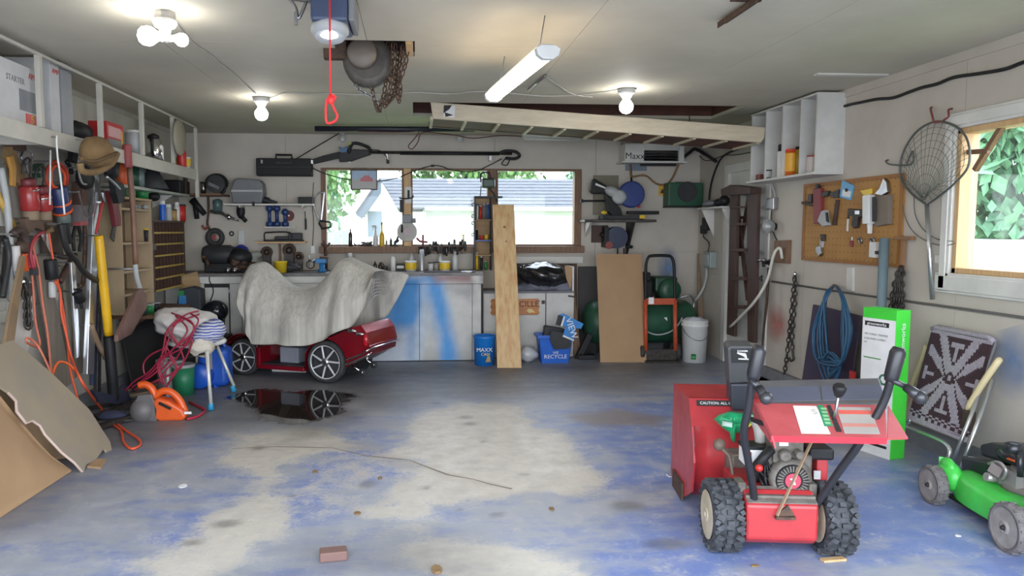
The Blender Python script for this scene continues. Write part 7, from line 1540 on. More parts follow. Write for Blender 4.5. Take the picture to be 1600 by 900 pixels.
def drillcorner():
 P=lambda u,v,y=8.5:Yp(u,v,y);a,c=P(300,303),P(350,303);t=T('corner_plank','short dark plank shelf in the back left corner','shelf',((a.x+c.x)/2,8.55,a.z));part('board',B().bx((XL+.013,8.38,a.z-.02),(c.x,D,a.z)),BROWNW,t);z=a.z+.001
 t=T('circular_saw','black circular saw on the corner plank shelf','saw',(P(330,0).x,8.5,z));part('body',B().ball((P(331,0).x,8.5,z+.12),(.13,.09,.11),16,10),BLACK,t);part('guard',B().lathe([(.1,0),(.1,.03)],(P(333,0).x,8.42,z+.105),(0,-1,0),20),DGREY,t);part('blade_glint',B().slab([P(326,284,8.38),P(343,292,8.38),P(341,296,8.38),P(325,289,8.38)],(0,.01,0)),STEEL,t);part('handle',B().tube(smooth([P(340,287,8.44),P(350,290,8.44),P(351,299,8.44),P(344,301,8.44)]),.014,7),BLACK,t)
 tub('spray_tin','steel tin on corner plank shelf left of circular saw','tin',P(311,0).x,8.46,z,.03,.13,STEEL,BLACK)
 e=lambda u,v:Yp(u,v,D-.05)
 t=T('spray_gun','silver spray gun hung under the corner plank shelf','spray gun',e(340,335));part('cup',B().lathe([(.05,0),(.055,.12),(.02,.14)],e(341,330)+V((0,-.02,0)),(0,0,1),14),mat('cup_teal',(.09,.15,.15),.3),t);part('gun_body',B().tube(smooth([e(329,330),e(336,332),e(346,333),e(358,340)]),.022,8).tube([e(355,336),e(360,342)],.03,8),CHROME,t);part('nozzle',B().tube([e(360,340),e(373,345)],[.02,.008],7),STEEL,t);part('hook',B().bar(e(338,331),e(338,331)+V((0,.05,0)),.01,.01),STEEL,t)
 t=T('hanging_wrenches','rusty red pipe wrench hung in the back left corner','wrench',e(324,340));part('handle',B().tube(smooth([e(325,303),e(326,330),e(324,350),e(329,360)]),.014,6),RUST,t);part('jaw',B().tube(smooth([e(316,352),e(320,358),e(326,352)]),.014,6),mat('dull_red',(.25,.05,.04),.5),t);part('hook',B().bar(e(325,305),e(325,305)+V((0,.05,0)),.01,.01),STEEL,t)
 t=T('black_heat_gun','black heat gun hung on the wall beside the red can','heat gun',e(306,330));part('barrel',B().tube([e(300,312),e(320,335)],[.045,.03],9),BLACK,t);part('grip',B().tube([e(305,322),e(308,342)],.028,8),BLACK,t);part('hook',B().bar(e(306,320),e(306,320)+V((0,.05,0)),.01,.01),STEEL,t)
drillcorner()
def cabinets():
 X2=-2.46;ya,yb=6.38,7.10;z0,z1=.74,1.725;t=T('plywood_cabinet','pale plywood shelf cabinet fixed on the left wall','cabinet',(XL+.13,(ya+yb)/2,z0));m=mat('pale_plywood',(.40,.30,.18),.65,c2=(.34,.25,.15),sc=3,st=(2,2,1));t_=.018
 part('side_panel',B().bx((XL+.013,ya,z0),(X2,ya+t_,z1)),m,t);part('side_panel',B().bx((XL+.013,yb-t_,z0),(X2,yb,z1)),m,t);part('back_panel',B().bx((XL+.013,ya+t_,z0),(XL+.02,yb-t_,z1)),mat('brown_back',(.19,.13,.085),.7),t);part('top_board',B().bx((XL+.013,ya,z1),(X2+.01,yb,z1+.018)),m,t);part('bottom_board',B().bx((XL+.013,ya+t_,z0),(X2,yb-t_,z0+t_)),m,t)
 lv=[]
 for v in(327,378,420,454):zz=Xp(225,v,X2).z;lv.append(zz);part('shelf_board',B().bx((XL+.021,ya+t_,zz-t_),(X2-.005,yb-t_,zz)),m,t)
 P=lambda u,v=300:Xp(u,v,X2-.08).y;x=X2-.08;zt=z1+.019
 tub('green_can','green can on top of the plywood cabinet','can',x,P(222),zt,.06,.11,GREEN_P,LGREY);tub('green_can','paler green can at near end of plywood cabinet top','can',x,P(202),zt,.055,.09,mat('pale_green',(.12,.25,.13),.4),LGREY)
 solo('black_pouch',B().ball((x,P(240),zt+.04),(.06,.07,.045),10,7),BLACK,'black pouch on top of cabinet beside green can','pouch')
 b=B();rd=random.Random(11)
 for k in range(7):b.ball((x+rd.uniform(-.05,.04),P(212)+rd.uniform(0,.3),lv[0]+.025),(.03,.04,.026),8,6)
 solo('small_parts',b,LGREY,'small grey parts on the top shelf of plywood cabinet','parts',kind='stuff')
 tub('yellow_cap_jar','jar with yellow band on second shelf of plywood cabinet','jar',x+.03,P(222),lv[1],.03,.12,DGREY,YEL_P);bottle('brown_bottle','dark bottle on third shelf of the plywood cabinet','bottle',x,P(240),lv[2],.03,.14,AMBER,BLACK)
 # dark pigeonhole organiser with yellow label strips
 X3=-2.47;ya,yb=7.13,Xp(305,390,X3).y;yb=min(yb,8.1);z0,z1=.87,1.535;DB=mat('pigeonhole_brown',(.065,.028,.016),.5,c2=(.045,.02,.012),sc=5);t=T('pigeonhole_cabinet','dark brown pigeonhole cabinet with yellow label strips on left wall','cabinet',(XL+.12,(ya+yb)/2,z0))
 part('back_panel',B().bx((XL+.013,ya,z0),(XL+.03,yb,z1)),DB,t);part('side_panel',B().bx((XL+.03,ya,z0),(X3,ya+.05,z1)),DB,t);part('side_panel',B().bx((XL+.03,yb-.03,z0),(X3,yb,z1)),DB,t);part('top_board',B().bx((XL+.013,ya,z1),(X3+.01,yb,z1+.02)),DB,t)
 rows=6
 for r in range(rows):
  zz=z0+(z1-z0)*r/rows;part('shelf_board',B().bx((XL+.03,ya+.05,zz),(X3-.006,yb-.03,zz+.012)),DB,t)
  part('label_strip',B().bx((X3-.006,ya+.05,zz),(X3,yb-.03,zz+.018)),mat('label_yellow',(.42,.30,.06),.5),t)
  for c in range(1,9):yy=ya+.05+(yb-ya-.08)*c/9;part('divider',B().bx((XL+.03,yy-.004,zz+.0125),(X3-.007,yy+.004,zz+(z1-z0)/rows)),DB,t)
 part('catch',B().bx((X3,ya+.01,1.27),(X3+.012,ya+.06,1.33)),STEEL,t)
 zt=z1+.021;P=lambda u:Xp(u,330,X3-.06).y;x=X3-.06
 for u,m,lab,h,r,k in((254,BLUE_P,'blue and white spray can on pigeonhole cabinet',.2,.032,0),(263,LGREY,'pale cloth strap can on pigeonhole cabinet',.17,.035,0),(270,mat('can_tan',(.45,.28,.10),.5),'tan tin on top of the pigeonhole cabinet',.12,.04,1),(281,RED_P,'red square oil can on the pigeonhole cabinet',.18,.06,1),(292,PWHITE,'white spray can beside red oil can on cabinet',.2,.03,0)):
  if k:tub('oil_can',lab,'can',x,P(u),zt,r,h,m,DGREY,taper=1)
  else:spraycan('spray_can',lab,x,min(P(u),yb-.04),zt,r,h,m,PWHITE)
 # plank shelf under the cabinet with green jars
 X4=-2.33;ya,yb=6.7,7.8;z=.70;t=T('low_plank_shelf','brown plank shelf under the plywood cabinet','shelf',(XL+.2,7.2,z));part('board',B().bx((XL+.013,ya,z-.03),(X4,yb,z)),BROWNW,t);part('bracket',B().slab([(XL+.013,6.9,z-.031),(X4-.1,6.9,z-.031),(XL+.013,6.9,z-.2)],(0,.02,0)),DWOOD,t)
 P=lambda u:Xp(u,480,X4-.06).y
 for u,m,lab in((228,DGREY,'dark tin on the low plank shelf'),(240,GREEN_P,'green tin on the low plank shelf'),(250,BLACK,'black tin at far end of low plank shelf')):tub('small_tin',lab,'tin',X4-.1,P(u),z+.001,.045,.085,m,LGREY)
cabinets()
# ---------------------------------------------------------------- tools hung on the left wall; every one on its own nail
def hang(name,lab,cat,parts,nail=None):
 first=parts[0];p0=first[1][0];o0=first[2];t=T(name,lab,cat,lx(p0[0],p0[1],o0))
 for nm,pts,o,m,*k in parts:
  if k and k[0]=='tube':part(nm,B().tube(smooth([lx(u,v,o)for u,v in pts])if len(pts)>2 else[lx(u,v,o)for u,v in pts],k[1],8),m,t)
  elif k and k[0]=='cyl':a,c=lx(*pts[0],o),lx(*pts[1],o);r=k[1];L=(c-a).length;part(nm,B().lathe([(r*.9,0),(r,L*.05),(r,L*.95),(r*.9,L)],a,c-a,16),m,t)
  elif k and k[0]=='ball':p=lx(*pts[0],o);part(nm,B().ball(p,k[1],16,10,None,k[2]if len(k)>2 else None),m,t)
  else:part(nm,lslab(B(),pts,o,k[0]if k else .03),m,t,.003)
 u,v=nail or p0;a=lx(u,v,max(o0,.02));part('nail',B().bar(a,V((XL+.004,a.y,a.z)),.012,.012),STEEL,t)
 return t
TAN=mat('tan_felt',(.24,.155,.065),.85,c2=(.17,.10,.045),sc=6);DR=mat('dark_red_handle',(.17,.025,.03),.45);BRN=mat('worn_brown_handle',(.20,.10,.06),.5,c2=(.14,.065,.04),sc=5)
hh=lambda q:1+.08*noise.noise(q*3)
hang('brown_hat','brown wide brimmed hat hung under high shelf on left wall','hat',[('crown',[(152,238)],.60,TAN,'ball',(.10,.155,.105),hh),('hat_band',[(126,248),(150,252),(180,240)],.70,mat('hat_band',(.13,.075,.03),.8),'tube',.012),('brim',[(125,255),(130,268),(152,268),(174,256),(183,240)],.64,TAN,'tube',.022)],(155,218))
hang('dark_gaiter','black leather pouch with straps hung below the brown hat','pouch',[('pouch',[(133,278)],.24,BLACK,'ball',(.05,.12,.09),hh),('strap',[(126,235),(122,262),(128,285),(135,288)],.28,mat('grey_strap',(.30,.30,.27),.7),'tube',.007)],(130,262))
for k,(u,v0,v1,lab)in enumerate(((47,291,329,'left of two red enamel oil lanterns hung on left wall'),(67,303,329,'right of two red enamel oil lanterns hung on left wall'))):
 RE=mat('red_enamel',(.34,.03,.03),.25);hang('red_lantern',lab,'lantern',[('tank',[(u-3,v0),(u+1,v1)],.16,RE,'cyl',.062),('collar',[(u-2,v0+4),(u-1.5,v0+7)],.16,CHROME,'cyl',.066),('cap',[(u-5,v0-12),(u-3,v0)],.16,DR,'cyl',.05),('base',[(u+1,v1),(u+2,v1+15)],.16,mat('tan_cork',(.25,.18,.12),.8),'cyl',.05),('wire_handle',[(u-12,v0-20),(u-10,v0-38),(u-2,v0-44),(u+2,v0-30),(u,v0-14)],.18,DSTEEL,'tube',.008)],(u-4,v0-34))
hang('orange_cord_ring','loop of red orange cord hung above the navy tube','cord',[('loop',[(86,252),(75,262),(72,280),(80,294),(95,296),(105,285),(104,268),(94,256),(86,252)],.15,mat('loop_red',(.55,.06,.03),.5),'tube',.012),('inner_loop',[(88,258),(80,268),(82,290),(98,292),(101,272),(88,258)],.17,ORCORD,'tube',.010)])
hang('navy_torch','navy tube with orange bands hung on left wall','torch',[('tube',[(90,292),(98,332)],.17,mat('navy_plastic',(.03,.045,.13),.4),'cyl',.062),('orange_band',[(95,315),(96,318)],.17,ORANGE,'cyl',.07),('orange_band',[(97,328),(98,331)],.17,ORANGE,'cyl',.07),('grey_tip',[(98,332),(100,348)],.17,mat('tip_green_grey',(.12,.15,.14),.5),'cyl',.05),('handle',[(99,348),(105,380)],.17,BLACK,'cyl',.035)])
hang('wood_vice','worn orange brown wooden tool at near end of left wall','tool',[('body',[(5,222),(12,240),(20,262),(26,275),(22,292),(14,285),(10,262),(2,245)],.08,TAN,.06),('orange_pad',[(9,245),(16,243),(21,262),(20,292),(14,290),(14,265)],.14,mat('amber_pad',(.45,.22,.04),.5),.02),('top_block',[(4,221),(24,222),(25,236),(8,234)],.09,DWOOD,.07)])
hang('grey_rod','pale grey pole leaning at near end of left wall','pole',[('shaft',[(1,262),(12,330),(17,420),(14,520),(10,560)],.12,mat('pole_pale',(.42,.43,.42),.5),'tube',.022)])
hang('yellow_rod','thin yellow brown stick on left wall by pale pole','stick',[('shaft',[(-6,300),(25,362)],.10,mat('stick_yellow',(.50,.30,.05),.5),'tube',.02)])
hang('white_offcut','white painted board hung at the near end of left wall','board',[('board',[(-10,325),(8,330),(11,356),(-10,352)],.04,WHITE,.03)])
hang('aluminium_rail','long bright aluminium rail standing along left wall','rail',[('rail',[(141,268),(149,268),(140,585),(129,585)],.20,ALU,.035)])
hang('aluminium_rail','shorter aluminium strip standing left of the long rail','rail',[('rail',[(107,410),(113,408),(122,556),(116,560)],.16,ALU,.02)])
hang('wood_strip','thin pale wooden strip behind the long aluminium rail','strip',[('strip',[(149,272),(154,272),(152,340),(148,340)],.14,PLYD,.02)])
hang('grey_board','wide grey weathered board standing behind the orange cords','board',[('board',[(50,402),(70,402),(108,600),(86,612)],.10,mat('weathered_grey',(.20,.175,.14),.8,c2=(.15,.13,.105),sc=4,st=(6,6,.8)),.02)])
hang('grey_board','second grey board leaning close to the aluminium rails','board',[('board',[(94,415),(106,415),(128,580),(112,592)],.08,mat('weathered_grey2',(.26,.23,.18),.8,c2=(.18,.155,.12),sc=4,st=(6,6,.8)),.02)])
hang('grey_board','brown board standing at near end of the left wall','board',[('board',[(14,470),(30,400),(36,400),(16,545),(0,552)],.2,mat('weathered_tan',(.24,.16,.09),.8,c2=(.17,.11,.06),sc=4),.02)])
hang('dark_board','dark brown panel behind the chains on the left wall','board',[('board',[(60,330),(88,335),(96,400),(64,398)],.02,mat('panel_dark',(.11,.085,.065),.8),.02)])
hang('brown_shovel','long brown wooden handled shovel with a red grip on left wall','shovel',[('shaft',[(202,262),(208,330),(212,412)],.46,BRN,'tube',.024),('red_grip',[(198,226),(200,262)],.46,mat('dull_pink_red',(.30,.06,.06),.5),'cyl',.035)],(200,240))
t_=hang('rusty_scoop','rusty bent scoop with a steel tip leaning on left wall','scoop',[('blade',[(216,450),(224,462),(224,480),(200,522),(178,534),(178,524),(196,486),(208,456)],.42,mat('scoop_rust',(.15,.085,.065),.6,.3,c2=(.21,.12,.10),sc=6),.03),('neck',[(211,413),(214,435),(219,452)],.43,LGREY,'tube',.02)],(211,420))
hang('fibreglass_shovel','black shovel with a thick yellow fibreglass handle','shovel',[('yellow_grip',[(154,368),(170,524)],.30,mat('fibreglass_yellow',(.75,.42,.01),.4),'cyl',.034),('black_shaft',[(170,524),(178,625)],.30,BLACK,'cyl',.042),('blade',[(140,610),(172,618),(190,600),(200,625),(178,632),(150,628)],.30,mat('blade_blue_black',(.03,.035,.06),.4),.03)])
hang('dark_red_saw','dark red handled pruning saw hung left of the shovel','saw',[('handle',[(163,298),(170,300),(182,340),(182,352),(174,354),(170,330)],.22,DR,.04),('blade',[(175,354),(180,353),(177,378),(171,372)],.22,DSTEEL,.01)])
hang('black_jigsaw','black jigsaw hung between the hat and orange bottle','jigsaw',[('body',[(173,258)],.28,BLACK,'ball',(.06,.1,.13),hh),('handle',[(168,276),(174,282),(184,288),(187,300),(184,316),(176,318),(172,302)],.30,BLACK,.05),('steel_arm',[(166,276),(178,286),(187,296)],.35,ALU,'tube',.012)])
hang('red_shears','long handled red garden shears on left wall','shears',[('handle',[(160,316),(154,345),(150,365)],.26,mat('shears_red',(.42,.04,.04),.5),'tube',.012),('blade',[(160,300),(163,316)],.26,STEEL,'cyl',.014)])
hang('brown_hatchet','dark wooden mallet hung above the aluminium rails','mallet',[('head',[(112,285),(122,282),(123,320),(113,322)],.16,DWOOD,.08),('handle',[(113,320),(124,320),(126,345),(112,347)],.17,mat('mallet_grey',(.14,.12,.12),.6),.06),('red_end',[(113,345),(124,344),(125,352),(114,353)],.17,mat('dull_pink_red',(.30,.06,.06),.5),.06)])
BH=mat('black_hose',(.022,.021,.021),.5)
hang('black_cable','thick black hose curving across the left wall tools','hose',[('hose',[(95,350),(100,375),(108,395),(118,405),(132,425),(148,437),(156,438)],.26,BH,'tube',.022)])
hang('black_cable','black cord looping under the brown hat','cord',[('cord',[(123,300),(128,320),(136,338),(146,330),(148,300)],.30,mat('brown_wire',(.12,.10,.09),.6),'tube',.006)])
hang('dark_coil','coil of black hose at the near end of left wall','hose',[('coil',[(2,370),(10,380),(8,420),(2,460),(-6,420),(-4,380),(2,370)],.1,BH,'tube',.02),('coil_end',[(8,372),(14,400),(8,440),(4,465)],.13,BH,'tube',.02)])
hang('crowbar','dark crossed iron bar tool hung in middle of left wall','crowbar',[('bar',[(86,398),(100,402),(118,398)],.14,DSTEEL,'tube',.018),('arm',[(116,398),(104,420),(94,440)],.14,DWOOD,'tube',.022)])
hang('black_grease_gun','black cylinder tool with white tip below the crossed bar','grease gun',[('barrel',[(78,405),(81,436)],.15,BLACK,'cyl',.045),('tip',[(81,440),(82,465)],.15,mat('tip_white',(.5,.5,.48),.5),'cyl',.025)])
hang('red_tool','red and orange handled chisel on left wall near chain','chisel',[('handle',[(35,395),(41,422)],.14,ORANGE,'cyl',.03),('guard',[(44,405),(47,420)],.15,RED_P,'cyl',.025),('blade',[(33,378),(35,395)],.14,LGREY,'cyl',.015)])
hang('dark_pulley','dark pulley block hung on the left wall','pulley',[('block',[(26,370),(38,368),(38,396),(28,398)],.10,DSTEEL,.06),('wheel',[(33,385)],.17,RUST,'ball',.04)])
b=B();chain(b,smooth([lx(37,440,.14),lx(42,465,.14),(lx(43,490,.14)),lx(44,508,.14)],3),.065,.022,.009);t=T('rusty_chain','short heavy dark chain hung on the left wall','chain',lx(44,508,.14));ck=part('chain',b,DSTEEL,t);part('hook_block',lslab(B(),[(31,443),(42,442),(42,462),(33,460)],.1,.05),DSTEEL,t);part('nail',B().bar(lx(37,440,.14),lx(37,440,.0),.014,.014),STEEL,t)
# brown wire loop, wood posts, rag shapes among the tools
hang('brown_leather','crumpled brown leather strap hung below the red lanterns','strap',[('strap',[(28,342),(40,336),(55,345),(66,340),(76,352),(60,362),(45,356),(34,366)],.12,mat('strap_brown',(.12,.075,.05),.7),.05)])
hang('coiled_wire','grey wire coil hung above the red lanterns','wire',[('coil',[(36,238),(42,233),(50,240),(48,252),(38,255),(33,246),(36,238)],.12,STEEL,'tube',.007),('coil_tail',[(40,250),(44,270),(50,278)],.13,STEEL,'tube',.006)])
hang('green_pouch','small dark green pouch hung right of the wire coil','pouch',[('pouch',[(48,258),(55,255),(62,275),(50,278)],.08,GREENM,.06)])
hang('black_bracket','black curved bracket hung left of the brown hat','bracket',[('bracket',[(100,222),(106,235),(104,250),(112,255),(114,240),(108,225)],.12,BLACK,.04),('arm',[(104,252),(110,262),(112,272)],.14,BLACK,'tube',.016)])
hang('white_string','long white string hanging in front of the red lanterns','string',[('string',[(88,212),(90,245),(95,280),(101,335)],.48,PWHITE,'tube',.006),('string_end',[(79,235),(78,320)],.44,PWHITE,'tube',.005)],(88,214))
hang('tan_box_lid','tan plywood panel hung behind the yellow shovel handle','panel',[('panel',[(158,318),(192,316),(190,330),(158,332)],.06,PLYD,.03)])
hang('tool_jumble_knife','long dark iron bar standing behind the yellow handle','iron bar',[('bar',[(150,375),(154,375),(152,620),(146,622)],.15,DSTEEL,.03)])
hang('dark_blue_bar','dark blue steel bar standing right of the long aluminium rail','steel bar',[('bar',[(143,330),(149,330),(146,600),(139,602)],.14,mat('navy_bar',(.03,.04,.08),.5),.03)])
hang('wooden_pole','slanting wooden handle crossing behind the black shaft','handle',[('shaft',[(142,508),(155,540),(168,562)],.24,PLYD,'tube',.022)])
# orange extension cords hung down the wall onto the floor
def ocord(pts,lab,r=.008,m=ORCORD):solo('extension_cord',B().tube(smooth(pts,5),r,6),m,lab,'cord')
PK=mat('faded_orange_cord',(.62,.17,.10),.6)
ocord([lx(60,372,.12),lx(52,385,.16),lx(60,420,.16),lx(66,470,.16),lx(74,520,.17),lx(80,580,.2),Xp(85,596,XL+.35)],'leftmost faded orange cord hanging down the left wall',.008,PK)
ocord([lx(42,385,.15),lx(50,430,.15),lx(55,500,.16),lx(62,540,.18),lx(42,535,.22),lx(44,528,.22),lx(60,542,.24),lx(78,580,.3),lx(80,592,.3)],'faded orange cord with a loop left of the boards',.008,PK)
ocord([lx(76,362,.16),lx(82,400,.17),lx(90,440,.18),lx(98,480,.18),lx(105,530,.2),lx(110,580,.26),lx(125,635,.35)],'orange cord hanging between the grey boards',.008,ORCORD)
ocord([lx(86,440,.2),lx(94,455,.2),(lx(96,490,.2)),lx(104,525,.22),lx(112,560,.26),Xp(130,600,XL+.45),Zp(160,640,.03),Zp(190,668,.012),Zp(215,685,.012),Zp(219,695,.012),Zp(205,701,.012),Zp(193,690,.012),Zp(188,672,.012),Zp(165,657,.012),Zp(140,647,.012)],'orange cord falling to floor and ending in a loop',.009,ORCORD)
ocord([lx(80,590,.3),lx(90,567,.3),lx(105,568,.32),lx(118,580,.35)],'orange cord end lying over the hung cords',.009,ORANGE)
# more tools crowded at the near end of the left wall
for nm,lab,cat,parts in(
('paint_scraper','white handled scraper hung among the near left tools','scraper',[('handle',[(24,384),(27,424)],.16,mat('ivory_handle',(.55,.52,.50),.5),'cyl',.026),('blade',[(20,424),(31,424),(30,438),(22,438)],.15,STEEL,.01)]),
('leather_strap','dark brown leather strap curling above the white scraper','strap',[('strap',[(20,366),(28,360),(36,366),(40,380),(38,394)],.18,mat('strap_dark',(.05,.03,.025),.6),'tube',.025)]),
('red_cable','dark red cable looping by the orange cords','cable',[('cable',[(70,362),(58,368),(50,382),(48,400),(52,420)],.2,mat('maroon_cable',(.30,.03,.04),.5),'tube',.011)]),
('hand_saw','small hand saw with tan grip hung under the red lanterns','saw',[('grip',[(58,348),(72,346),(76,362),(62,366)],.13,TAN,.04),('blade',[(62,366),(75,362),(82,396),(78,398)],.14,STEEL,.006)]),
('tin_snips','pair of dark tin snips hung right of the black bracket','snips',[('handle',[(118,352),(114,372),(116,392)],.18,BLACK,'tube',.014),('handle',[(122,352),(127,372),(124,392)],.18,BLACK,'tube',.014),('jaw',[(118,338),(123,338),(123,353),(118,353)],.17,STEEL,.02)]),
('claw_bar','rusty claw bar hung left of the long aluminium rail','bar',[('bar',[(131,330),(133,380),(130,440),(124,446)],.17,RUST,'tube',.016)]),
('white_rag','small white rag hung behind the orange cords','rag',[('rag',[(66,420),(80,416),(88,440),(84,470),(74,466)],.03,mat('rag_white',(.48,.47,.44),.9),.03)]),
('pale_plank','pale painted plank standing at the far left wall end','plank',[('plank',[(14,505),(42,440),(56,440),(40,548),(16,560)],.05,WHITE,.02)]),
('oil_funnel','small black funnel hung beneath the tan panel','funnel',[('cone',[(120,455),(126,470)],.2,BLACK,'cyl',.04),('spout',[(126,470),(128,482)],.2,BLACK,'cyl',.014)]),
('spirit_level','grey spirit level standing beside yellow handled shovel','level',[('level',[(156,420),(162,420),(166,560),(160,562)],.1,GREY,.03)]),
('wrench_ring','ring spanner hung between the mallet and rails','spanner',[('shank',[(127,300),(128,340)],.17,STEEL,'tube',.011),('ring',[(125,292),(127,288),(130,292),(128,298),(125,292)],.17,STEEL,'tube',.011)]),
('pink_handle_brush','small brush with pink handle hung beside the orange chisel','brush',[('handle',[(48,398),(50,418)],.18,mat('pink_plastic',(.60,.08,.14),.4),'cyl',.022),('bristles',[(46,418),(53,418),(54,430),(46,430)],.17,DGREY,.03)]),
):hang(nm,lab,cat,parts)
# ================================================================ FLOOR ON THE LEFT
def sheets():
 # curved cardboard on the floor
 def arc(L,u):
  u*=len(L)-1;i=min(int(u),len(L)-2);f=u-i;return L[i][0]+(L[i+1][0]-L[i][0])*f,L[i][1]+(L[i+1][1]-L[i][1])*f
 def card(bot,top,dx):
  def fn(u,v):
   p=Zp(*arc(bot,u),.003);q=Xp(*arc(top,u),p.x-dx*(1-u)-.004);q.z=max(q.z,p.z+.002)
   r=p.lerp(q,v);r.x+=.10*math.sin(PI*v)*(1-u);return r
  return B().grid(fn,20,8,.006)
 solo('curved_cardboard',card([(-60,850),(5,806),(60,770),(112,736)],[(-60,560),(0,618),(25,650),(55,685),(80,712),(112,735)],.35),CARD,'curved tan cardboard sheet standing on floor at far left','cardboard')
 solo('curved_cardboard',card([(-60,760),(0,735),(60,722),(104,716)],[(-60,500),(0,540),(25,575),(40,620),(60,660),(104,715)],.12),mat('cardboard_brown',(.30,.195,.11),.8),'second bent cardboard strip behind the curved sheet at far left','cardboard')
 # notched panel leaning
 P0,P1=Zp(131,737),Zp(175,703) # foot of the panel
 pl=mat('grey_tan_panel',(.31,.25,.17),.7,c2=(.25,.215,.17),sc=2.5)
 d=(P1-P0);tl=Xp(20,532,XL+.22);
 def pp(px,py): # intersect with the plane through P0, P1, tl
  n=(P1-P0).cross(tl-P0);C=V((0,0,CAM_H));r=_F+_R*((px-CX)/F_PX)-_U*((py-CY)/F_PX);return C+r*((P0-C).dot(n)/r.dot(n))
 out=[(131,737),(118,722),(98,706),(72,678),(64,664),(52,656),(42,660),(28,642),(27,626),(14,612),(-18,592),(-40,560),(0,538),(20,531),(80,582),(140,640),(172,690),(175,703),(168,706),(163,700),(150,718),(135,726)]
 n=(P1-P0).cross(tl-P0).normalized();n=n if n.x>0 else-n
 t=T('notched_panel','grey tan plywood panel with notched edge leaning at left','panel',(P0+P1)/2);pts=[pp(*q)for q in out];part('board',B().slab(pts,-n*.016),pl,t)
 edge=[pp(*q)for q in out[:10]];part('pale_edge',B().tube([p-n*.008 for p in edge],.009,5),mat('pale_pink_edge',(.55,.42,.36),.7),t)
 a=Zp(150,727);solo('wood_offcut',B().slab([Zp(136,731),Zp(158,733),Zp(166,720),Zp(148,719)],(0,0,.012)),CARD,'small flat tan offcut on floor by the notched panel','offcut')
 solo('iron_strips',B().bar(Zp(150,668,.03),Zp(235,640,.03),.06,.03).bar(Zp(150,650,.05),Zp(225,625,.05),.05,.03),DSTEEL,'pair of dark long blades lying on floor by the orange trimmer','blades')
 solo('dark_blue_rag',B().ball(Zp(176,650,.04),(.11,.08,.045),14,8,None,lambda q:1+.3*noise.noise(q*3)),mat('rag_navy',(.03,.035,.07),.9),'dark navy rag on the floor beside the orange trimmer','rag')
 b=B();rd=random.Random(13);names=['longest','middle','shortest']
 for k in range(3):p=Zp(120+k*22,640-k*12,.02);solo('floor_strip',B().bar((p.x,p.y,.015),(p.x+.55-.1*k,p.y+.5,.015),.04,.025),PLYD if k else DSTEEL,f'{names[k]} of three strips lying on floor below left wall tools','strip')
sheets()
def trimmer():
 Y=Zp(255,660).y+.05;P=lambda u,v,o=0:Yp(u,v,Y+o);t=T('hedge_trimmer','orange and grey electric hedge trimmer lying on the floor','hedge trimmer',Zp(250,660));OG=mat('trimmer_orange',(.70,.10,.015),.35)
 part('body',B().slab([P(240,655),P(236,630),P(244,622),P(262,626),P(285,640),P(291,652),P(285,658),P(250,659)],(0,.12,0)),OG,t,.02,3)
 part('rear_handle',B().tube(smooth([P(240,622,.06),P(252,612,.06),P(266,612,.06),P(280,624,.06),P(290,645,.06)]),.028,9),OG,t);part('front_handle',B().tube(smooth([P(217,602,.06),P(228,601,.06),P(238,608,.06),P(243,622,.06)]),.028,9),OG,t)
 part('motor',B().ball(P(224,642,.05),(.10,.09,.11),16,10),mat('shield_grey',(.12,.11,.11),.5),t);part('shield',B().slab([P(205,640),P(215,618),P(236,616),P(246,640),P(244,660),P(225,664)],(0,.03,0)),mat('shield_grey',(.12,.11,.11),.5),t,.006)
 part('blade',B().bar(P(212,655,.02),Zp(140,660,.05),.05,.015),DSTEEL,t);part('trigger',B().box(P(258,634,.0),(.10,.02,.02),(0,.5,0)),BLACK,t);part('brand_plate',B().bx((P(268,0).x,Y-.003,P(0,652).z),(P(280,0).x,Y-.0,P(0,648).z)),PAPER,t)
 solo('red_floor_cord',B().tube(smooth([Zp(292,655,.012),Zp(310,650,.012),Zp(320,641,.012),Zp(308,634,.012),Zp(296,628,.012)]),.011,6),RDCORD,'red cord on the floor behind the orange trimmer','cord')
trimmer()
solo('void_shade_sheet',B().slab([(XL+.16,6.75,0),(XL+.16,8.0,0),(XL+.07,8.0,.62),(XL+.07,6.75,.62)],(.012,0,0)),mat('void_shade_sheet',(.03,.028,.027),.8),'dark sheet added as shade in the void under low plank shelf','sheet')  # sheet added to darken the shaded void below the plank shelf
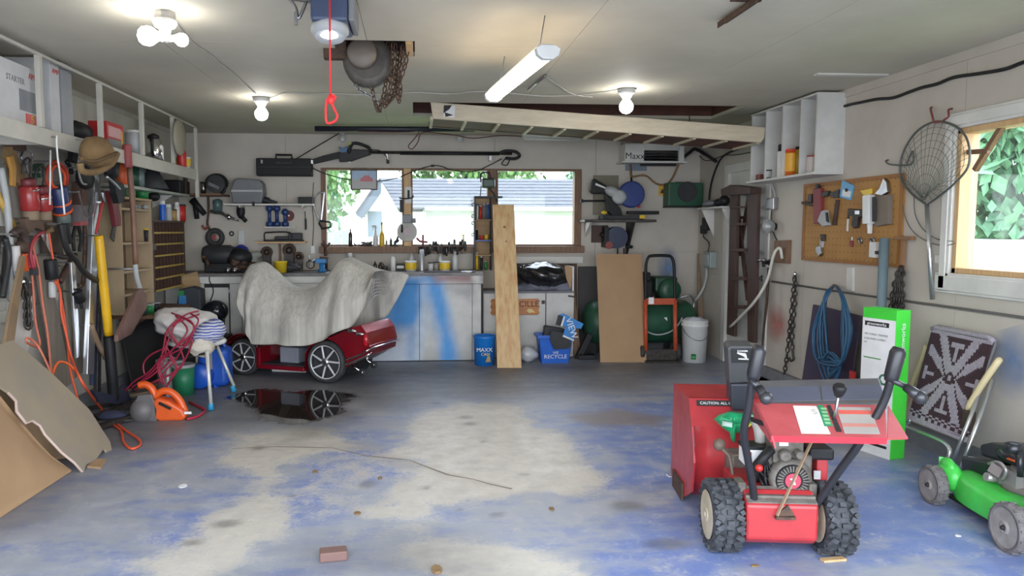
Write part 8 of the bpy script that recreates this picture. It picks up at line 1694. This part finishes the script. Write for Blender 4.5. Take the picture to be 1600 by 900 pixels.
def stool():
 f1,f2=Zp(330,641),Zp(366,612);f3=Zp(222+40,628);f4=V((f3.x+(f2.x-f1.x),f3.y+(f2.y-f1.y),0));f4=V((f2.x-(f1.x-f3.x)*.95,f2.y-(f1.y-f3.y)*.9+.05,0));zs=.50
 t=T('shower_stool','white shower stool on aluminium legs under a heap of cloth','stool',(f1+f4)/2);ST=mat('stool_blue_tip',(.02,.28,.50),.45)
 cs=(f1+f2+f3+f4)/4;tops=[cs+(f-cs)*.72+V((0,0,zs-.03))for f in(f1,f2,f3,f4)]
 # aim the visible leg tops
 tops[0]=Yp(323,548,f1.y+.06);tops[1]=Yp(338,538,f2.y+.02);tops[2]=Yp(262,560,f3.y+.05);zs=max(tops[0].z,tops[1].z)+.02
 for f,tp in zip((f1,f2,f3,f4),tops):
  l=part('leg',B().cyl(f+V((0,0,.05)),tp,.0145),mat('leg_white_alu',(.66,.65,.60),.35,.3),t);d=(tp-f).normalized();part('rubber_foot',B().lathe([(.024,0),(.022,.045),(.018,.06)],f+V((0,0,.002)),d,12),ST,l);m_=f.lerp(tp,.42);part('height_ring',B().cyl(m_-d*.008,m_+d*.008,.0165),ST,l)
 c=(tops[0]+tops[1]+tops[2])/3;c.z=zs;b=B().lathe([(.20,0),(.235,.01),(.24,.03),(.22,.045)],(c.x+.0,c.y+.02,zs-.02),n=30);part('seat',b,PWHITE,t)
 part('seat_brace',B().bar(tops[0]-V((0,0,.02)),tops[1]-V((0,0,.02)),.02,.02).bar(tops[2]-V((0,0,.02)),tops[0]-V((0,0,.02)),.02,.02),DGREY,t)
 zc=zs+.03;f=lambda q:1+.22*noise.noise(q*1.6)+.13*noise.noise(q*4.5)
 p=Yp(302,505,c.y);CL=mat('off_white_cloth',(.60,.57,.54),.9,c2=(.50,.475,.45),sc=8,bump=.4,bsc=25)
 solo('white_cloth_heap',B().ball((p.x-.02,c.y+.02,zc+.11),(.30,.25,.15),40,26,(0,.25,0),f),CL,'heap of off white cloth piled on the shower stool','cloth')
 def sc():
  m=bpy.data.materials.new('striped_cloth');MC['striped_cloth']=m;m.use_nodes=True;n,l=m.node_tree.nodes,m.node_tree.links;pr=n['Principled BSDF'];pr.inputs['Roughness'].default_value=.9
  w=n.new('ShaderNodeTexWave');w.inputs['Scale'].default_value=14;w.inputs['Distortion'].default_value=3;w.bands_direction='Z';tc_=n.new('ShaderNodeTexCoord');l.new(tc_.outputs['Object'],w.inputs[0]);r=n.new('ShaderNodeValToRGB');r.color_ramp.elements[0].color=(.55,.55,.58,1);r.color_ramp.elements[1].color=(.08,.11,.35,1);r.color_ramp.elements[0].position=.4;r.color_ramp.elements[1].position=.6;l.new(w.outputs[0],r.inputs[0]);l.new(r.outputs[0],pr.inputs[0]);return m
 p=Yp(330,517,c.y-.12);solo('striped_cloth',B().ball((p.x,c.y-.17,p.z),(.15,.13,.09),28,16,(0,-.4,.3),f),sc(),'blue and white striped cloth on front of the cloth heap','cloth')
 p=Yp(318,540,c.y-.2);solo('hanging_towel',B().ball((p.x,c.y-.22,p.z),(.11,.09,.085),24,14,(0,-.3,0),f),mat('cream_towel',(.60,.55,.46),.95,c2=(.52,.47,.39),bump=.4,sc=9),'cream towel hanging over the stool front edge','towel')
 p=Yp(327,553,c.y-.24);solo('grey_strap',B().slab([Yp(322,540,c.y-.22),Yp(330,540,c.y-.22),Yp(332,577,c.y-.24),Yp(324,577,c.y-.24)],(0,.006,0)),mat('strap_ribbed',(.22,.21,.19),.8),'grey ribbed strap hanging from the stool between legs','strap')
 # red cord draped over the heap and down to the floor
 e=lambda u,v,o=0:Yp(u,v,c.y-.30+o)
 runs=[[(310,486,.15),(290,492,.1),(272,510,.02),(262,535,0),(255,565,0),(240,585,.0),(215,600,0)],[(298,490,.12),(310,500,.02),(300,520,-.02),(285,545,-.02),(272,565,0),(258,580,0),(248,600,0)],[(275,500,.05),(268,525,0),(282,540,0),(300,530,-.02),(290,560,0),(262,600,.0)],[(258,520,.05),(262,545,.0),(275,570,0),(268,590,0),(255,615,0)],[(255,545,.05),(235,555,.06),(224,570,.06),(230,588,.04),(255,575,0),(270,558,0)],[(282,496,.06),(262,515,.0),(255,545,0),(248,570,0),(225,592,.02),(205,606,.04)],[(264,530,0),(250,560,0),(232,582,.03),(210,596,.05),(195,612,.06)]]
 rd=random.Random(21)
 for k in range(4):runs.append([(rd.uniform(268,318),rd.uniform(486,494),.12),(rd.uniform(262,330),rd.uniform(505,525),-.02),(rd.uniform(256,300),rd.uniform(535,555),-.03),(rd.uniform(238,285),rd.uniform(565,590),0),(rd.uniform(200,262),rd.uniform(598,612),.0)])
 b=B()
 for r in runs:b.tube(smooth([e(u,v,o)for u,v,o in r],5),.0075,6)
 rc=solo('red_cord_tangle',b,mat('dark_red_cord2',(.30,.015,.045),.45),'tangle of dark red cord draped over the cloth heap','cord',kind='stuff')
 # green bucket and blue jug beneath
 q=Zp(282,620);r=.098;tub('green_bucket','green bucket on the floor under shower stool','bucket',q.x,q.y+r,0,r,Yp(0,575,q.y).z,mat('bucket_green',(.02,.20,.09),.45),LGREY)
 part_=Zp(318,607);Yj=part_.y+.16;P=lambda u,v,o=0:Yp(u,v,Yj+o);t=T('blue_jug','large blue plastic water jug on floor behind the stool','jug',(P(318,0).x,Yj,0));JB=mat('jug_blue',(.012,.09,.48),.35)
 x0,x1=P(298,0).x,P(346,0).x;zt=P(0,545).z;part('body',B().bx((x0,Yj-.12,.002),(x1,Yj+.12,zt)),JB,t,.05,4);part('side_drum',B().lathe([(.02,-.005),(.10,0),(.115,.015),(.115,.1)],(P(304,0).x,Yj-.22,.118),(0,1,0),24),JB,t);part('handle',B().tube(smooth([(x0+.05,Yj,zt-.02),(x0+.08,Yj,zt+.05),(x1-.08,Yj,zt+.05),(x1-.05,Yj,zt-.02)]),.018,8),JB,t);part('base_lip',B().slab([P(335,600,-.13),P(352,618,-.13),P(330,618,-.13)],(0,.1,0)),JB,t)
 q=Zp(250,625);tub('grey_pail','dull grey pail behind the stool legs, cord over it','pail',q.x,q.y+.3,0,.12,.30,LGREY)
 # black ball, bag and carton against the bench
 p=Yp(337,486,7.85);t=T('black_helmet','glossy black round helmet behind the cloth heap','helmet',(p.x,7.85,p.z-.13));part('shell',B().ball(p,(.13,.125,.115),24,16),mat('gloss_black',(.012,.014,.02),.12),t);part('visor_lip',B().torus(p+V((-.03,-.02,-.03)),(.3,.4,1),.128,.012,24,6),BLACK,t)
 part('neck_block',B().bx((p.x-.08,7.8,.35),(p.x+.06,7.98,p.z-.08)),BLACK,t)
 solo('dark_crate',B().bx((p.x-.42,7.70,.002),(p.x+.12,8.06,.349)),DGREY,'dark crate on the floor under black helmet and bag','crate',bev=.01)
 a,c=Yp(272,488,7.8),Yp(318,452,7.8);t=T('blue_black_bag','black and blue bag standing behind the cloth heap','bag',((a.x+c.x)/2,7.8,.35));part('body',B().slab([(a.x,7.74,.352),(c.x,7.74,.352),(c.x-.02,7.76,c.z),(c.x-.12,7.76,c.z+.03),(a.x+.06,7.76,c.z)],(0,.18,0)),mat('bag_black',(.03,.035,.045),.7),t,.02);part('blue_pocket',B().slab([(a.x+.05,7.735,.40),(a.x+.16,7.735,.40),(a.x+.14,7.755,c.z-.06),(a.x+.07,7.755,c.z-.06)],(0,-.004,0)),BLUEW,t);part('green_patch',B().slab([(a.x+.06,7.75,c.z-.06),(a.x+.12,7.75,c.z-.06),(a.x+.12,7.755,c.z-.01),(a.x+.07,7.755,c.z-.01)],(0,-.006,0)),GREEN_P,t)
 solo('leaning_carton',B().slab([Yp(277,432,8.06),Yp(308,424,8.06),Yp(318,470,7.99),Yp(318,486,7.97),Yp(286,486,7.97)],(0,.01,0)),PLY,'tan plywood offcut leaning on bench behind the black bag','plywood')
 e=lambda u,v:Yp(u,v,BY-.02);solo('power_lead',B().tube(smooth([e(328,428),e(327,438),e(332,448),(e(333,458)),e(328,472),e(327,484)]),.006,5),BLACK,'thin black cord hanging down the white bench front','cord')
stool()
def scooter():
 a,c=Zp(512,598),Zp(378,587);th=math.atan2(c.x-a.x,c.y-a.y);mid=(a+c)/2;r_=V((math.cos(th),-math.sin(th),0));fr=Frame(mid+r_*.26,th);X=fr.x
 t=T('mobility_scooter','metallic red mobility scooter half covered by a pale sheet','mobility scooter',fr.O,-th,local=True);hw=(a-c).length/2;MR=mat('metallic_maroon',(.26,.008,.018),.22,.35,c2=(.20,.006,.014),sc=4,coat=.6)
 def wheel(x,y,R,w,name='wheel'):
  tr=part(name,B().lathe([(R*.80,-w),(R*.92,-w),(R,-w*.55),(R,w*.55),(R*.92,w),(R*.80,w)],(x,y,R),(1,0,0),36,ring=True),RUBBER,t);s_=-1 if x<0 else 1
  part('rim',B().lathe([(R*.81,-w*.95),(R*.74,-w*.7),(R*.73,w*.7),(R*.81,w*.95)],(x,y,R),(1,0,0),32,cap=False).lathe([(R*.73,-.002),(R*.73,.002)],(x+s_*-.005,y,R),(1,0,0),32),mat('rim_dark',(.07,.07,.075),.4,.5),tr)
  for k in range(7):
   an=2*PI*k/7+.2;d=V((0,math.cos(an),math.sin(an)));e=V((0,-math.sin(an),math.cos(an)));o=V((x+s_*w*.55,y,R));part('spoke',B().slab([o+d*R*.15+e*R*.05,o+d*R*.15-e*R*.05,o+d*R*.74-e*R*.02+e*R*.16,o+d*R*.74+e*R*.22],(s_*.014,0,0)),mat('spoke_silver',(.70,.70,.72),.35,.3),tr,.004)
  part('rim_lip',B().torus((x+s_*w*.8,y,R),(1,0,0),R*.775,R*.035,36,6),mat('spoke_silver',(.70,.70,.72),.35,.3),tr);part('hub',B().lathe([(R*.2,0),(R*.19,.02),(R*.1,.028)],(x+s_*w*.55,y,R),(s_,0,0),20),CHROME,tr)
 R1=.205;R2=.185
 wheel(-.26,-hw,R1,.05);wheel(.26,-hw,R1,.05);wheel(-.2,hw,R2,.045);wheel(.2,hw,R2,.045)
 # rear body with wheel arch, seen from the near side
 def arch(cx_,R,n=9,a0=0,a1=PI):return[(cx_+R*math.cos(a0+(a1-a0)*k/n),R1+R*math.sin(a0+(a1-a0)*k/n))for k in range(n+1)]
 yz=lambda u,v,x=-.3:(X(u,v,x).y,X(u,v,x).z)
 out=[yz(476,577),yz(476,552),yz(484,542),yz(500,532),yz(522,524),yz(548,512),yz(563,508),yz(572,520),yz(577,540),yz(574,556),yz(556,566)]
 arc=[(-hw+R1*1.10*math.cos(q),R1+R1*1.10*math.sin(q))for q in[PI+.15-(PI+.1)*k/10 for k in range(11)]]
 b=B();poly=out+[p for p in arc]
 b.prism([(y,z)for y,z in poly],(-.295,0,0),(0,1,0),(0,0,1),.59);part('rear_body',b,MR,t,.012)
 part('wheel_well',B().bx((-.2,-hw-.2,.1),(.2,-hw+.2,.34)),BLACK,t)
 part('floor_pan',B().bx((-.26,-hw+.26,.085),(.26,hw-.19,.13)).bx((-.26,hw-.22,.085),(.26,hw-.17,.30)),MR,t,.012);part('foot_mat',B().bx((-.24,-hw+.27,.131),(.24,hw-.23,.14)),DGREY,t)
 p0,p1=yz(402,545),yz(372,500);part('leg_shield',B().slab([(-.2,hw-.2,.28),(-.2,hw-.12,.28),(-.14,hw+.05,.62),(-.14,hw-.04,.62)],(.4,0,0)),MR,t,.02)
 part('front_fender',B().grid(lambda u,v:(-.26+.52*u,hw+(R2+.035)*math.cos(2.7-2.2*v),R2+.01+(R2+.035)*math.sin(2.7-2.2*v)),8,12,-.012),MR,t)
 part('tiller',B().cyl((0,hw-.02,.55),(0,hw-.12,.9),.03),BLACK,t);part('handlebar',B().tube(smooth([(-.17,hw-.18,.88),(-.08,hw-.12,.9),(.08,hw-.12,.9),(.17,hw-.18,.88)]),.016,8),BLACK,t)
 part('seat_post',B().bx((-.15,-hw+.02,.30),(.15,-hw+.38,.50)),DGREY,t);part('seat',B().bx((-.23,-hw-.0,.50),(.23,-hw+.42,.60)),DGREY,t,.03);part('seat_back',B().bx((-.17,-hw-.06,.55),(.17,-hw+.03,.86)),DGREY,t,.03)
 q0,q1=X(422,540,-.1),X(468,570,-.1);part('white_panel',B().bx((-.12,q1.y,q1.z),(.12,q1.y+.01+(q0.y-q1.y)*.6,q0.z)),mat('interior_pale',(.24,.25,.29),.6),t,.01)
 part('tail_light',B().ball(X(549,517,-.31),(.02,.06,.02),10,6).ball(X(562,522,-.31),(.02,.05,.018),10,6),CHROME,t)
 part('red_reflector',B().ball(X(571,532,-.3),(.02,.03,.06),10,7),mat('reflector_red',(.40,.01,.02),.15),t)
 e=lambda u,v,x:X(u,v,x);part('bumper',B().tube(smooth([e(540,570,-.31),e(560,562,-.31),e(578,553,-.30),e(580,550,-.2),V((.3,e(580,550,-.2).y,e(580,550,-.2).z))]),.012,8).tube(smooth([e(542,562,-.31),e(566,553,-.31),e(579,545,-.30),V((.3,e(579,545,-.3).y,e(579,545,-.3).z))]),.010,8),CHROME,t)
 for u,v,x in((566,582,-.16),(584,570,.12)):p=X(u,v,x);w=part('anti_tip_wheel',B().lathe([(.02,-.012),(.035,-.01),(.035,.01),(.02,.012)],p,(1,0,0),14),DGREY,t);part('wheel_cap',B().lathe([(.018,0),(.01,.006)],p-V((.013,0,0)),(-1,0,0),10),CHROME,w);part('anti_tip_arm',B().tube([p,p+V((0,.16,.09))],.010,6),CHROME,t)
 b=B()
 for k in range(6):b.tube([X(570+k*3.0,436,-.02),X(568+k*2.8,486-k*5,-.02)],.003,4)
 for k in range(6):b.tube([X(568,484-k*9,-.02),X(586,462-k*5,-.02),V((.2,X(586,462-k*5,-.02).y,X(586,462-k*5,-.02).z))],.003,4)
 bk=part('rear_basket',b,mat('basket_white',(.65,.65,.66),.4),t);bk['kind']='stuff';part('basket_mount',B().bar(X(568,470,-.02),(-.02,-hw-.06,.75),.02,.02),DGREY,t)
 # sheet draped over the scooter (a thing of its own)
 top=[(384,425),(392,412),(405,410),(420,420),(440,440),(465,450),(490,448),(512,430),(525,410),(540,402),(556,409),(575,418),(587,424)];hem=[(375,492),(381,510),(388,528),(393,538),(420,538),(445,540),(470,541),(495,535),(515,525),(535,515),(550,508),(568,480),(586,436)]
 def cr(L,s):
  s*=len(L)-1;i=min(int(s),len(L)-2);f=s-i;P_=[V((*L[max(0,min(len(L)-1,i+k))],0))for k in(-1,0,1,2)];a_,b_,c_,d_=P_
  return .5*((2*b_)+(c_-a_)*f+(2*a_-5*b_+4*c_-d_)*f*f+(3*b_-a_-3*c_+d_)*f**3)
 def cloth(u,v):
  tp=cr(top,u);hp=cr(hem,u);s=abs(v-.5)*2;sg=-1 if v<.5 else 1;T_=X(tp.x,tp.y,-.05);Hh=X(hp.x,hp.y,-.36);s1=s**.8
  fold=(.012*math.sin(u*44+2*s)+.016*math.sin(u*23+1+3*s)+.03*noise.noise((u*8,s*3,1)))*min(1,s*1.6)
  xx=sg*((.04+.31*min(1,s*1.35)**.7)+fold);yy=T_.y+(Hh.y-T_.y)*s1;zz=T_.z+(Hh.z-T_.z)*s**1.25+.012*noise.noise((u*14,s*6,7))
  return fr.w((xx,yy,zz))
 SHEET=mat('striped_dust_sheet',(.54,.51,.455),.9,c2=(.41,.39,.35),sc=9,st=(4,4,.12),bump=.2,bsc=30)
 solo('dust_sheet',B().grid(cloth,110,44,.003),SHEET,'pale striped dust sheet draped over the red mobility scooter','sheet')
 p=Zp(452,583);solo('white_tray',B().slab([Zp(425,580),Zp(478,582),Zp(480,577),Zp(430,575)],(0,0,.02)),PWHITE,'white flat strip on the floor under the scooter','strip')
scooter()
# small litter on the floor
b_lit=[(521,873,.11,.045,.02,mat('broken_brick',(.17,.095,.08),.8),'broken reddish brick piece on the floor near front','brick piece'),(286,760,.05,.035,.004,PAPER,'white scrap on the floor left of the worn patch','scrap'),(492,738,.035,.02,.008,TAN,'small dry leaf on floor at the left blue patch','leaf'),(594,748,.03,.02,.008,TAN,'small dry leaf on floor beside the worn patch','leaf'),(558,803,.035,.02,.008,TAN,'small dry leaf on floor near the middle front','leaf'),(862,796,.03,.025,.006,TAN,'tan chip on the floor at right of worn patch','chip'),(682,892,.05,.04,.012,TAN,'tan lump on the floor at front edge','lump'),(1497,838,.03,.012,.004,PAPER,'tiny white scrap on floor before the lawn mower','scrap'),(1180,885,.035,.012,.006,TAN,'tan splinter on the floor below snow blower','splinter')]
for u,v,w,d,h,m,lab,cat in b_lit:
 p=Zp(u,v);rd=random.Random(u);pts=[(p.x+w*math.cos(a)*rd.uniform(.4,.55),p.y+d*math.sin(a)*rd.uniform(.45,.6)*1.6,.001)for a in[k*PI/3.5 for k in range(7)]]
 if cat=='brick piece':solo('brick_piece',B().box((p.x,p.y,.022),(.12,.07,.043),(0,0,.15)),m,lab,cat,bev=.006)
 else:solo({'leaf':'dry_leaf','scrap':'paper_scrap','chip':'wood_chip','lump':'dirt_lump','splinter':'wood_splinter'}[cat],B().slab(pts,(0,0,h)),m,lab,cat)
p=Zp(1046,743,.006);solo('bent_wire',B().tube(smooth([p+V((-.012,.02,0)),p+V((-.008,-.02,0)),p+V((.012,-.015,0)),p+V((.012,.02,0))]),.0035,5),PWHITE,'small white bent wire on floor left of snow blower','wire')
